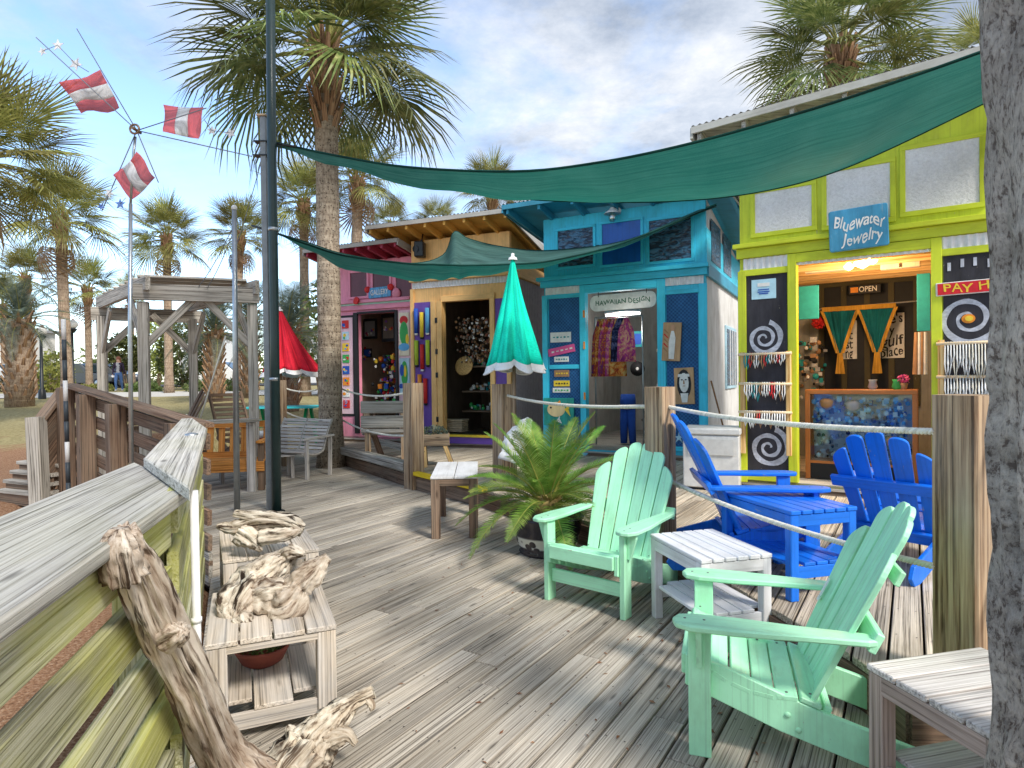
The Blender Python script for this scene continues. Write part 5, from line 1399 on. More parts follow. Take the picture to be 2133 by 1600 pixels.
# ================================================================== arbor, benches and small furniture at the left and middle
def build_arbor():
    FL = P(301, 790, 8.6); FR = P(528, 790, 9.1); BL = P(214, 790, 10.4); BR = P(403, 790, 11.1)
    zt = 2.86
    c = (FL + FR + BL + BR) / 4
    t = thing('arbor', 'grey weathered timber arbor with four posts, diagonal braces and flat beams', 'arbor', (c.x, c.y, 0))
    for p, nm in ((FL, 0), (FR, 0), (BL, 0), (BR, 0)):
        mb = MB(); mb.bar((p.x, p.y, -0.05), (p.x, p.y, zt - 0.22), 0.135, 0.135, (FR - FL), ch=0.008); mb.build('post', W_GREY, t)
    def beam(a, b, z, h, over=0.18, off=0.0, w=0.06):
        d = (b - a); d.z = 0; d.normalize(); n = Vector((-d.y, d.x, 0)) * off
        mb = MB(); mb.bar((a.x - d.x * over + n.x, a.y - d.y * over + n.y, z), (b.x + d.x * over + n.x, b.y + d.y * over + n.y, z), w, h, ch=0.005); mb.build('beam', W_GREY, t)
    beam(FL, FR, zt - 0.09, 0.22, 0.10, -0.08); beam(BL, BR, zt - 0.17, 0.22, 0.15, 0.08)
    beam(FL, BL, zt + 0.02, 0.20, 0.25, 0.0); beam(FR, BR, zt + 0.02, 0.20, 0.2, 0.0)
    # slatted flat roof seen from below
    d = (FR - FL)
    for i in range(7):
        k = (i + .5) / 7; a = FL.lerp(BL, k); b = FR.lerp(BR, k)
        mb = MB(); mb.bar((a.x, a.y, zt + 0.145), (b.x, b.y, zt + 0.145), 0.30, 0.03, ch=0.003); mb.build('roof_board', W_GREY, t)
    def brace(p, q, k=0.55, dz=0.62):
        e = p.lerp(q, k * 0.62 / max((q - p).length * 0.55, 0.4)) if False else p + (q - p).normalized() * dz
        mb = MB(); mb.bar((p.x, p.y, zt - 0.22 - dz), (e.x, e.y, zt - 0.16), 0.05, 0.10, ch=0.004); mb.build('brace', W_GREY, t)
    brace(FL, FR); brace(FR, FL); brace(BL, BR); brace(BR, BL); brace(FL, BL); brace(FR, BR); brace(BL, FL); brace(BR, FR)
    # low rail with a pale top between the near posts
    t2 = thing('rail', 'pale grey handrail with one short post, in front of the orange bench', 'railing', (P(478, 880, 8.3).x, 8.3, 0))
    a = P(420, 880, 7.6); b = P(531, 875, 8.75); mb = MB(); mb.bar(a, b, 0.14, 0.05, ch=0.005); mb.build('top_rail', W_TABLE, t2)
    p = P(523, 880, 8.70); mb = MB(); mb.bar((p.x, p.y, 0), (p.x, p.y, b.z - 0.03), 0.11, 0.11, (1, .2, 0), ch=0.006); mb.build('post', W_TABLE, t2)
    # orange bench
    c = P(472, 985, 9.1); t3 = thing('bench', 'orange stained slatted bench inside the arbor', 'bench', (c.x, c.y, 0), 0.18, local=True)
    for i in range(8):
        x = -0.54 + i * 0.155; mb = MB(); mb.bar((x, 0.02, 0.42), (x, 0.10, 0.88), 0.085, 0.022, (0, 1, 0)); mb.build('back_slat', W_ORANGE, t3, bevel=.004)
    for z, h in ((0.90, 0.09), (0.47, 0.08)):
        mb = MB(); mb.bar((-0.62, 0.07 if z > .6 else 0.0, z), (0.62, 0.07 if z > .6 else 0.0, z), 0.04, h); mb.build('back_rail', W_ORANGE, t3, bevel=.005)
    for i in range(4):
        y = -0.06 - i * 0.115; mb = MB(); mb.bar((-0.62, y, 0.42), (0.62, y, 0.42), 0.105, 0.03); mb.build('seat_slat', W_ORANGE, t3, bevel=.004)
    mb = MB(); mb.bar((-0.62, -0.47, 0.34), (0.62, -0.47, 0.34), 0.03, 0.14); mb.build('seat_apron', W_ORANGE, t3, bevel=.004)
    for x in (-0.57, 0.57):
        mb = MB(); mb.bar((x, -0.42, 0), (x, -0.42, 0.66), 0.08, 0.08, (0, 1, 0)); mb.build('leg', W_BROWN, t3, bevel=.004)
        mb = MB(); mb.bar((x, 0.03, 0), (x, 0.03, 0.45), 0.08, 0.08, (0, 1, 0)); mb.build('leg', W_BROWN, t3, bevel=.004)
        mb = MB(); mb.bar((x, -0.50, 0.68), (x, 0.10, 0.68), 0.11, 0.035); mb.build('arm', W_ORANGE, t3, bevel=.005)
    # brown propped board chair in front of the arbor's back right post
    c = P(345, 872, 10.0); zg = ground_z(c.x, 10.0)
    t4 = thing('deck_chair', 'dark brown slanting board chair on the lawn inside the arbor', 'chair', (c.x, 10.0, 0.35), -0.9, local=True)
    for i in range(5):
        x = -0.24 + i * 0.12; mb = MB(); mb.bar((x, 0.1, 0.1), (x, 0.55, 1.05 - 0.04 * abs(i - 2) ** 1.5), 0.11, 0.025, (0, -1, .4)); mb.build('back_slat', W_BROWN, t4, bevel=.004)
        mb = MB(); mb.bar((-0.3, -0.05 - i * 0.10, 0.18 + .03 * i), (0.3, -0.05 - i * 0.10, 0.18 + .03 * i), 0.09, 0.022); mb.build('seat_slat', W_BROWN, t4, bevel=.003)
    for x in (-.31, .31):
        mb = MB(); mb.bar((x, -0.5, 0.27), (x, 0.6, 0.0), 0.03, 0.12); mb.build('stringer', W_BROWN, t4, bevel=.004)
        mb = MB(); mb.bar((x, -0.45, 0.0), (x, -0.45, 0.5), 0.03, 0.09, (0, 1, 0)); mb.build('front_leg', W_BROWN, t4, bevel=.004)
        mb = MB(); mb.bar((x, -0.55, 0.51), (x, 0.3, 0.51), 0.12, 0.025); mb.build('arm', W_BROWN, t4, bevel=.004)
    # dark louvred lounger back by the right front post
    c = P(492, 868, 10.6); t5 = thing('lounge_chair', 'dark slatted folding lounge chair behind the arbor\'s right front post', 'chair', (c.x, 10.6, 0.2), 0.9, local=True)
    for i in range(10):
        k = i / 9; mb = MB(); mb.bar((-0.27, 0.35 * k, 0.35 + 0.75 * k), (0.27, 0.35 * k, 0.35 + 0.75 * k), 0.05, 0.014, (0, -1, .5)); mb.build('back_slat', W_BROWN, t5)
    for i in range(6):
        mb = MB(); mb.bar((-0.27, -0.08 - 0.1 * i, 0.33), (0.27, -0.08 - 0.1 * i, 0.33), 0.07, 0.016); mb.build('seat_slat', W_BROWN, t5)
    for x in (-.28, .28):
        mb = MB(); mb.bar((x, -0.02, 0.30), (x, 0.38, 1.15), 0.035, 0.05); mb.build('frame', W_BROWN, t5)
        mb = MB(); mb.bar((x, -0.62, 0.0), (x, 0.1, 0.40), 0.035, 0.05); mb.build('leg', W_BROWN, t5)
        mb = MB(); mb.bar((x, 0.3, 0.0), (x, -0.6, 0.36), 0.035, 0.05); mb.build('leg', W_BROWN, t5)
build_arbor()
def build_mid():
    # grey slatted bench near the big palm
    c = P(622, 955, 10.2); t = thing('bench', 'grey slatted garden bench with curved back beside the big palm trunk', 'bench', (c.x, c.y, 0.0), -0.42, local=True)
    for i in range(9):
        k = i / 8; y = 0.02 + 0.13 * k + 0.07 * k * k; z = 0.44 + 0.46 * k - .03 * k * k
        mb = MB(); mb.bar((-0.52, y, z), (0.52, y, z), 0.042, 0.016, (0, -1, .35)); mb.build('back_slat', W_TABLE, t)
    for i in range(8):
        k = i / 7; y = -0.02 - 0.40 * k; z = 0.40 + 0.04 * sin(pi * k) * -1 + .02 * k
        mb = MB(); mb.bar((-0.52, y, z), (0.52, y, z), 0.045, 0.016); mb.build('seat_slat', W_TABLE, t)
    for x in (-.50, 0, .50):
        mb = MB(); mb.tube(catmull([(x, -0.44, 0.40), (x, -0.2, 0.36), (x, 0.0, 0.41), (x, 0.10, 0.65), (x, 0.24, 0.9)], 4), 0.02, 6); mb.build('rib', W_GREY, t)
    for x in (-.54, .54):
        mb = MB(); mb.bar((x, -0.40, 0), (x, -0.40, 0.60), 0.05, 0.05, (0, 1, 0)); mb.build('leg', W_TABLE, t, bevel=.004)
        mb = MB(); mb.bar((x, 0.12, 0), (x, 0.14, 0.62), 0.05, 0.05, (0, 1, 0)); mb.build('leg', W_TABLE, t, bevel=.004)
        mb = MB(); mb.bar((x, -0.46, 0.62), (x, 0.2, 0.64), 0.075, 0.03); mb.build('arm', W_TABLE, t, bevel=.004)
    c = P(535, 958, 9.7); t = thing('bench', 'low grey slatted bench seat left of the dark green pole', 'bench', (c.x, c.y, 0), 0.5, local=True)
    for i in range(6):
        mb = MB(); mb.bar((-0.55, -0.2 + i * .08, 0.36), (0.55, -0.2 + i * .08, 0.36), 0.06, 0.02); mb.build('seat_slat', W_TABLE, t)
    for x in (-.5, .5):
        for y in (-.18, .18):
            mb = MB(); mb.bar((x, y, 0), (x, y, 0.35), 0.05, 0.05, (0, 1, 0)); mb.build('leg', W_TABLE, t)
    # small red box behind it
    c = P(547, 905, 10.8); t = thing('storage_box', 'dark red box with a white lid edge behind the low grey bench', 'box', (c.x, c.y, 0.2), 0.1, local=True)
    mb = MB(); mb.box((0, 0, 0.20), (0.5, 0.35, 0.40)); mb.build('body', paint('dark_red_paint', (0.30, 0.03, 0.03)), t, bevel=.01)
    mb = MB(); mb.box((0, 0, 0.43), (0.54, 0.39, 0.05)); mb.build('lid', M_WHITE, t, bevel=.01)
    # green picnic table under the red umbrella
    c = P(592, 880, 12.3); zg = 0.25
    t = thing('picnic_table', 'green picnic table with a turquoise top under the red umbrella', 'table', (c.x, c.y, zg), 0.05, local=True)
    GP = paint('kelly_green', (0.0, 0.32, 0.10)); TQ = paint('turquoise_top', (0.05, 0.55, 0.60))
    for i in range(5):
        mb = MB(); mb.bar((-0.68, -0.32 + i * .16, 0.76), (0.68, -0.32 + i * .16, 0.76), 0.15, 0.035); mb.build('top_plank', TQ, t, bevel=.004)
    for s in (-1, 1):
        for k in (0, 1):
            mb = MB(); mb.bar((-0.75, s * (.62 + .15 * k), 0.45), (0.75, s * (.62 + .15 * k), 0.45), 0.14, 0.035); mb.build('seat_plank', paint('lemon_seat', (0.75, 0.70, 0.35)) if s < 0 else GP, t, bevel=.004)
    for x in (-.48, .48):
        for s in (-1, 1):
            mb = MB(); mb.bar((x, s * .55, 0), (x, s * .15, 0.74), 0.05, 0.10); mb.build('leg', GP, t, bevel=.004)
        mb = MB(); mb.bar((x + .05, -.78, 0.41), (x + .05, .78, 0.41), 0.04, 0.09); mb.build('cross_bar', GP, t)
    # grey plank bench at the boardwalk edge in front of the pink shop (seen from behind)
    c = P(802, 900, 10.2); t = thing('bench', 'rough grey plank bench seen from behind in front of the pink shop', 'bench', (c.x, c.y, UP), -0.06, local=True)
    for z, h in ((0.86, 0.20), (0.62, 0.20), (0.47, 0.07)):
        mb = MB(); mb.bar((-0.40, 0, z), (0.40, 0, z), 0.045, h); mb.build('back_plank', W_GREY, t, bevel=.012)
    for y in (.12, .28, .44):
        mb = MB(); mb.bar((-0.40, y, 0.42), (0.40, y, 0.42), 0.15, 0.045); mb.build('seat_plank', W_GREY, t, bevel=.01)
    for x in (-.30, .30):
        mb = MB(); mb.bar((x, 0.06, 0), (x, 0.02, 0.86), 0.09, 0.07, (0, 1, 0)); mb.build('leg', W_POST, t, bevel=.006)
        mb = MB(); mb.bar((x + .1, 0.50, 0), (x, 0.36, 0.40), 0.09, 0.07, (0, 1, 0)); mb.build('leg', W_BROWN, t, bevel=.006)
    # heavy sleepers along the boardwalk edge
    for i, (p, q, z, lb) in enumerate([((716, 938), (850, 972), UP + 0.07, 'thick weathered timber sleeper along the boardwalk edge beside the big palm'), ((768, 916), (846, 936), UP + .02, 'second thick timber sleeper lying on the boardwalk behind the first')]):
        a = G(p[0], p[1], z); b = G(q[0], q[1], z); mb = MB(); mb.bar(a, b, 0.16, 0.13, ch=0.012); o = mb.build('timber_sleeper', W_GREY, org=(a + b) / 2); tag(o, lb, 'timber')
    # planter table with plants, right of the rope post
    c = P(905, 955, 9.4); t = thing('planter_stand', 'rustic wooden stand with splayed legs and a plant trough before the yellow shop', 'planter', (c.x, c.y, UP), 0.1, local=True)
    mb = MB(); mb.box((0, 0, 0.40), (0.46, 0.30, 0.17)); mb.build('trough', W_POST, t, bevel=.008)
    for sx in (-1, 1):
        for sy in (-1, 1):
            mb = MB(); mb.bar((sx * .20 + .07, sy * .16, 0), (sx * .15, sy * .1, 0.34), 0.06, 0.06, (0, 1, 0)); mb.build('leg', W_PINE if sy < 0 else W_BROWN, t, bevel=.004)
    mb = MB(); leafclump(mb, (0, 0, 0.52), (0.22, 0.15, 0.09), 350, 0.03, 6); mb.build('plants', L_GREY, t)
    b = P(876, 940, 9.3); b.z = UP
    t = thing('shrub', 'narrow green plant climbing beside the weathered rope post', 'plant', b); mb = MB(); leafclump(mb, b + Vector((0, 0, .36)), (0.09, 0.09, 0.34), 420, 0.028, 8); mb.build('foliage', L_BUSH, t)
    mb = MB(); mb.tube([b, b + Vector((0, 0, .6))], .008, 5); mb.build('stem', TRUNKF, t)
    # white-topped bench end on
    q = [G(907, 993, 0.60), G(1008, 992, 0.60), G(985, 962, 0.60), G(902, 962, 0.60)]
    slat_table('low_table', 'low whitewashed table with a dark brown leg left of the cycad', W_BROWN, rect_fit(*q), 0.60, 0.0, 2, tmat=paint('whitewash', (0.74, 0.74, 0.75), wear=(0.5, .47, .43), wear_amt=.4), shelf=False, leg=0.085)
    # white stone
    c = P(1080, 945, 7.2); mb = MB(); gnarl(mb, [P(1062, 960, 7.1), P(1072, 925, 7.1), P(1092, 890, 7.1), P(1104, 872, 7.1)], [0.13, 0.14, 0.10, 0.035], 44, n=20, sub=6, ridge=0.1, rough=0.3)
    o = mb.build('boulder', plain('white_coral_rock', (0.76, 0.76, 0.76), 0.85), org=(c.x, c.y, 0)); tag(o, 'upright pointed white rock behind the cycad', 'rock')
    # chest freezer beside the blue shop
    c = P(1486, 1000, 7.35); t = thing('chest_freezer', 'pale grey chest freezer with a lid between the blue and lime green shops', 'freezer', (c.x, c.y, UP), -0.42, local=True)
    FM = plain('freezer_enamel', (0.66, 0.65, 0.62), 0.4)
    mb = MB(); mb.box((0, 0, 0.33), (0.62, 0.50, 0.60)); mb.build('body', FM, t, bevel=.012)
    mb = MB(); mb.box((0, 0, 0.675), (0.65, 0.53, 0.075)); mb.build('lid', FM, t, bevel=.014)
    mb = MB(); mb.box((0.0, -0.262, 0.50), (0.50, 0.012, 0.18)); mb.build('panel', plain('freezer_panel', (0.58, 0.57, 0.54), 0.5), t)
    mb = MB(); mb.box((0, 0, 0.015), (0.56, 0.44, 0.03)); mb.build('base', M_BLACK, t)
    # water dish and small things behind the cycad
    c = G(1222, 948, UP); mb = MB(); mb.lathe(c, [(0.10, 0), (0.12, .05), (0.11, .05), (0.09, .02), (0, .02)], 16); o = mb.build('dish', plain('blue_bowl', (0.15, 0.45, 0.65), .4), org=c); tag(o, 'small blue dish on the boardwalk in front of the blue shop', 'dish')
build_mid()
# ================================================================== the four shops
def text_mesh(body, size, mat, o, ex, ey, parent, name='lettering', shear=0.0, extrude=0.004, space=1.0, width=None, align='CENTER', hand=0.0):
    cu = bpy.data.curves.new('txt', 'FONT'); cu.body = body; cu.size = 1.0; cu.shear = shear; cu.extrude = 0.0; cu.space_character = space
    cu.align_x = align; cu.align_y = 'CENTER'; cu.resolution_u = 3; cu.offset = 0.012
    tmp = bpy.data.objects.new('txt', cu); COL.objects.link(tmp)
    bpy.context.view_layer.update()
    me0 = bpy.data.meshes.new_from_object(tmp.evaluated_get(bpy.context.evaluated_depsgraph_get()))
    bpy.data.objects.remove(tmp)
    vs = [v.co.copy() for v in me0.vertices]; fs = [list(p.vertices) for p in me0.polygons]
    if hand:
        for v in vs:
            q = Vector((v.x * 1.9, v.y * 1.3, len(body)))
            v.x += hand * mnoise.noise(q); v.y += hand * 1.5 * mnoise.noise(q + Vector((9, 4, 2))) + hand * 0.9 * sin(v.x * 2.3)
    sx = sy = size
    if width:
        w = max(v.x for v in vs) - min(v.x for v in vs); sx = width / w
    ez = Vector(ex).cross(Vector(ey))
    mb = MB(); n = len(vs)
    mb.add([Vector(o) + Vector(ex) * v.x * sx + Vector(ey) * v.y * sy for v in vs], fs)
    bpy.data.meshes.remove(me0)
    return mb.build(name, mat, parent)
class Facade:
    def __init__(s, L, d, z0=SHOPZ):
        s.L = Vector((L.x, L.y, 0)); s.d = Vector((d[0], d[1], 0)).normalized(); s.n = Vector((s.d.y, -s.d.x, 0)); s.z0 = z0
    def uv(s, px, py, off=0.0):
        r_ = ray(px, py); p0 = s.L + s.n * off
        t = (p0 - CAMP).dot(s.n) / r_.dot(s.n); p = CAMP + r_ * t
        return (p - s.L).dot(s.d), p.z
    def pt(s, u, z, off=0.0):
        p = s.L + s.d * u + s.n * off; return Vector((p.x, p.y, z))
    def r(s, x0, y0, x1, y1, off=0.0):
        xm = (x0 + x1) / 2; ym = (y0 + y1) / 2
        return s.uv(x0, ym, off)[0], s.uv(x1, ym, off)[0], s.uv(xm, y1, off)[1], s.uv(xm, y0, off)[1]
    def box(s, mb, q, o0, o1, mi=0, ch=0.0):
        u0, u1, z0, z1 = q; om = (o0 + o1) / 2
        if u1 - u0 >= z1 - z0: mb.bar(s.pt(u0, (z0 + z1) / 2, om), s.pt(u1, (z0 + z1) / 2, om), abs(o1 - o0), z1 - z0, (0, 0, 1), mi, ch=ch)
        else: mb.bar(s.pt((u0 + u1) / 2, z0, om), s.pt((u0 + u1) / 2, z1, om), u1 - u0, abs(o1 - o0), s.n, mi, ch=ch)
    def part(s, name, q, o0, o1, mat, parent, bevel=0.0):
        mb = MB(); s.box(mb, q, o0, o1); return mb.build(name, mat, parent, bevel=bevel)
    def corr(s, name, q, off, mat, parent, pitch=0.065, amp=0.010):
        u0, u1, z0, z1 = q; n = max(4, int((u1 - u0) / pitch * 6)); mb = MB()
        rows = [[s.pt(u0 + (u1 - u0) * j / n, z, off + amp * sin(2 * pi * (u1 - u0) * j / n / pitch)) for j in range(n + 1)] for z in (z0, z1)]
        ws = [[(u0 + (u1 - u0) * j / n, z, 0) for j in range(n + 1)] for z in (z0, z1)]
        mb.grid(rows, ws=ws); return mb.build(name, mat, parent)
    def face(s): return s.d, Vector((0, 0, 1))
WHITE_TIN = plain('white_corrugated_tin', (0.78, 0.78, 0.80), 0.4, 0.5)
TIN = plain('grey_roof_tin', (0.50, 0.50, 0.51), 0.4, 0.5, 0.3)
def mat_wave():
    t = NT('wavy_blue_glass'); n = t.noise(t.coord((9, 26, 26)), 1.0, 3, 0.6, 0.6)
    t.col(t.ramp(n, [(0.44, (0.008, 0.02, 0.05)), (0.58, (0.05, 0.16, 0.28))])); t.bump(n, 0.9, 0.03); return t.done(0.12, 0.6)
def mat_screen(key, c1, c2, sc=34):
    t = NT(key); ch = t.n('TexChecker'); ch.inputs['Scale'].default_value = sc; t.l(t.coord((1, 1, 1)), ch.inputs['Vector'])
    n = t.noise(t.coord((3, 3, 3)), 2.0, 4, .6)
    c = t.mix(c1, c2, ch.outputs['Fac']); t.col(t.mix(c, t.ramp(n, [(0.3, (.7, .7, .7)), (.7, (1.2, 1.2, 1.2))]), .8, 'MULTIPLY')); t.bump(ch.outputs['Fac'], .4, .01); return t.done(0.6, 0.2)
WAVE = mat_wave()
SCREEN_B = mat_screen('blue_lattice_screen', (0.015, 0.075, 0.22), (0.03, 0.14, 0.33))
CHALK = paint('chalkboard', (0.035, 0.033, 0.042), rough=0.8, var=0.35, scale=10)
def mat_stucco():
    t = NT('white_stucco'); n = t.noise(t.coord((1, 1, 1), 'obj'), 38.0, 5, 0.7); b = t.noise(t.coord((1, 1, 1), 'obj'), 3.0, 4, 0.6)
    t.col(t.mix(t.ramp(n, [(0.3, (.74, .74, .73)), (.6, (.90, .90, .89))]), t.ramp(b, [(.3, (.88, .87, .85)), (.6, (1, 1, 1))]), .8, 'MULTIPLY')); t.bump(n, 1.0, .02); return t.done(.9, .2)
STUCCO = mat_stucco()
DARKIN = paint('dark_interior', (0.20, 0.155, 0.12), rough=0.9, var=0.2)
def shell(F, name, label, W, depth, ztop, zback, opens, mat, sidemat, roof_over, rafter_mat, fasc, inner=None, zr=None, over_side=(0.35, 0.35), rafters=7, sidez=None):
    """front wall with openings (u0,u1,zb,zt), sides, back, floor and a tin shed roof on rafters"""
    b = F.pt(W / 2, SHOPZ, -depth / 2); t = thing(name, label, 'shop', b)
    z0 = SHOPZ
    us = sorted(set([0.0, W] + [o[0] for o in opens] + [o[1] for o in opens]))
    mb = MB()
    for i in range(len(us) - 1):
        a, c = us[i], us[i + 1]
        op = [o for o in opens if o[0] <= a + 1e-4 and o[1] >= c - 1e-4]
        if not op: F.box(mb, (a, c, z0, ztop), -0.09, 0.0)
        else:
            o = op[0]
            F.box(mb, (a, c, o[3], ztop), -0.09, 0.0)
            if o[2] > z0 + 0.01: F.box(mb, (a, c, z0, o[2]), -0.09, 0.0)
    mb.build('wall', mat, t)
    # side walls (sloping top), back wall
    for u_, sg in ((0.0, 1), (W, -1)):
        mb = MB(); ul = u_ + sg * 0.04
        pl = [(-0.09, z0), (-depth, z0), (-depth, zback), (-0.09, ztop)]
        mb.prism(pl, F.pt(u_ + (0 if sg > 0 else -0.07), 0, 0), F.n, (0, 0, 1), F.d, 0.07)
        mb.build('side_wall', sidemat, t)
    q = (0.07, W - 0.07, z0, zback); F.part('back_wall', q, -depth, -depth + 0.07, sidemat, t)
    if inner:
        F.part('lining', (0.075, W - 0.075, z0, zback - 0.02), -depth + 0.075, -depth + 0.085, inner, t)
        for u_ in (0.075, W - 0.085): F.part('lining', (u_, u_ + 0.01, z0, zback - 0.02), -depth + 0.09, -0.095, inner, t)
    F.part('floor', (0.0, W, z0 - 0.03, z0 + 0.035), -depth, -0.0, W_GREY, t)
    F.part('skirt', (0.01, W - 0.01, 0.05, z0 - 0.031), -depth + 0.02, -0.012, W_BROWN, t)
    # roof
    ov = roof_over; k = (zback - ztop) / depth
    def rz(off): return ztop + (-off) * k
    r0, r1 = -over_side[0], W + over_side[1]
    n = int((r1 - r0) / 0.075 * 4); mb = MB()
    zr0 = zr if zr else 0.0
    rows = []
    for off in (ov, -depth - 0.2):
        rows.append([F.pt(r0 + (r1 - r0) * j / n, rz(off) + 0.135 + 0.012 * sin(2 * pi * j / 4) + zr0 * (j / n), off) for j in range(n + 1)])
    mb.grid(rows); rf = mb.build('roof', TIN, t)
    mb = MB()
    rows = [[F.pt(r0 + .02, rz(off) + 0.105, off), F.pt(r1 - .02, rz(off) + 0.105 + zr0, off)] for off in (ov - .02, -depth - .1)]
    mb.grid(rows); mb.build('sheathing', rafter_mat, rf)
    for i in range(rafters):
        u = r0 + 0.08 + (r1 - r0 - 0.16) * i / (rafters - 1); zz = zr0 * i / (rafters - 1)
        mb = MB(); mb.bar(F.pt(u, rz(ov - .03) + 0.04 + zz, ov - .03), F.pt(u, rz(-depth) + 0.04 + zz, -depth), 0.045, 0.12); mb.build('rafter', rafter_mat, rf)
    mb = MB(); mb.bar(F.pt(r0, rz(ov) + 0.085, ov), F.pt(r1, rz(ov) + 0.085 + zr0, ov), 0.03, 0.075); mb.build('fascia', fasc, rf)
    for u_ in (r0, r1):
        zz = 0 if u_ == r0 else zr0
        mb = MB(); mb.bar(F.pt(u_, rz(ov) + 0.06 + zz, ov), F.pt(u_, rz(-depth) + 0.06 + zz, -depth - .1), 0.03, 0.13); mb.build('barge_board', fasc, rf)
    return t
def spiral(F, u, z, r, off, mat, parent, turns=2.2, w=0.035, name='spiral'):
    mb = MB(); n = 64; vs = []; fs = []
    for i in range(n + 1):
        t = i / n; a = t * turns * 2 * pi; rr = r * (0.10 + 0.90 * t); hw = w * (0.35 + 0.65 * t) / 2 * (1 + 0.15 * sin(a * 5))
        for k in (-1, 1): vs.append(F.pt(u + cos(a) * (rr + k * hw), z + sin(a) * (rr + k * hw), off))
    for i in range(n): fs.append([2 * i, 2 * i + 1, 2 * i + 3, 2 * i + 2])
    mb.add(vs, fs); return mb.build(name, mat, parent)
def sign(F, name, label, q, off, th, mat, group=None, cat='sign', tilt=0.0, bevel=0.004, round_=0.0):
    u0, u1, z0, z1 = q; um, zm = (u0 + u1) / 2, (z0 + z1) / 2; w, h = u1 - u0, z1 - z0
    t = thing(name, label, cat, F.pt(um, z0, off), group=group)
    ex = F.d * cos(tilt) + Vector((0, 0, sin(tilt))); ey = Vector((0, 0, cos(tilt))) - F.d * sin(tilt)
    pol = [(-w / 2, -h / 2), (w / 2, -h / 2), (w / 2, h / 2), (-w / 2, h / 2)]
    if round_ > 0:
        pol = []
        for cx, cy, a0 in ((w / 2 - round_, -h / 2 + round_, -90), (w / 2 - round_, h / 2 - round_, 0), (-w / 2 + round_, h / 2 - round_, 90), (-w / 2 + round_, -h / 2 + round_, 180)):
            for k in range(5): a = radians(a0 + 22.5 * k); pol.append((cx + cos(a) * round_, cy + sin(a) * round_))
    mb = MB(); mb.prism(pol, F.pt(um, zm, off), ex, ey, F.n, th); mb.build('board', mat, t, bevel=bevel)
    return t, F.pt(um, zm, off + th + 0.003), ex, ey
def goods(F, q, o0, o1, n, smin, smax, mats, seed, name, parent=None, label=None, cat=None):
    rr = random.Random(seed); mb = MB()
    for i in range(n):
        u = rr.uniform(q[0], q[1]); z = rr.uniform(q[2], q[3]); o = rr.uniform(o0, o1); s_ = rr.uniform(smin, smax); mi = rr.randrange(len(mats))
        k = rr.random()
        if k < 0.4: mb.ball(F.pt(u, z, o), s_, mi, 6)
        elif k < 0.7: mb.box(F.pt(u, z, o), (s_ * 1.6, s_ * .6, s_ * rr.uniform(1, 2.6)), atan2(F.d.y, F.d.x), mi)
        else: mb.lathe(F.pt(u, z - s_, o), [(s_ * .6, 0), (s_ * .8, s_), (s_ * .4, s_ * 1.6), (0, s_ * 1.7)], 7, mi)
    ob = mb.build(name, mats, parent, org=None if parent else F.pt((q[0] + q[1]) / 2, q[2], (o0 + o1) / 2)); ob['kind'] = 'stuff'
    if label: tag(ob, label, cat)
    return ob
def c_(key, c, r_=0.6): return plain(key, c, r_)
C_BLUE = c_('deep_blue', (0.02, 0.09, 0.45)); C_SKY = c_('sky_blue', (0.12, 0.42, 0.75)); C_RED = c_('signal_red', (0.62, 0.03, 0.03)); C_YEL = c_('sun_yellow', (0.85, 0.60, 0.05))
C_GRN = c_('leaf_green', (0.05, 0.40, 0.10)); C_PNK = c_('hot_pink', (0.75, 0.10, 0.30)); C_ORG = c_('bright_orange', (0.82, 0.28, 0.03)); C_PUR = c_('violet', (0.22, 0.08, 0.42)); C_BLK = c_('near_black', (0.02, 0.02, 0.022)); C_WHT = c_('off_white', (0.78, 0.77, 0.74)); C_TEA = c_('teal', (0.02, 0.28, 0.30)); C_BRN = c_('tan_brown', (0.36, 0.20, 0.10)); C_GRY = c_('mid_grey', (0.35, 0.35, 0.36)); C_LBL = c_('pale_blue', (0.45, 0.70, 0.82))
CHALKW = paint('chalk_white', (0.52, 0.54, 0.62), rough=0.9, var=0.35, scale=30)
def blob(F, pts, off, th, mat, parent, name):
    c = Vector((sum(p[0] for p in pts) / len(pts), sum(p[1] for p in pts) / len(pts)))
    mb = MB(); mb.prism([(p[0] - c.x, p[1] - c.y) for p in pts], F.pt(c.x, c.y, off), F.d, (0, 0, 1), F.n, th); return mb.build(name, mat, parent)
def ell(u, z, a, b, n=16, a0=0): return [(u + cos(2 * pi * k / n + a0) * a, z + sin(2 * pi * k / n + a0) * b) for k in range(n)]
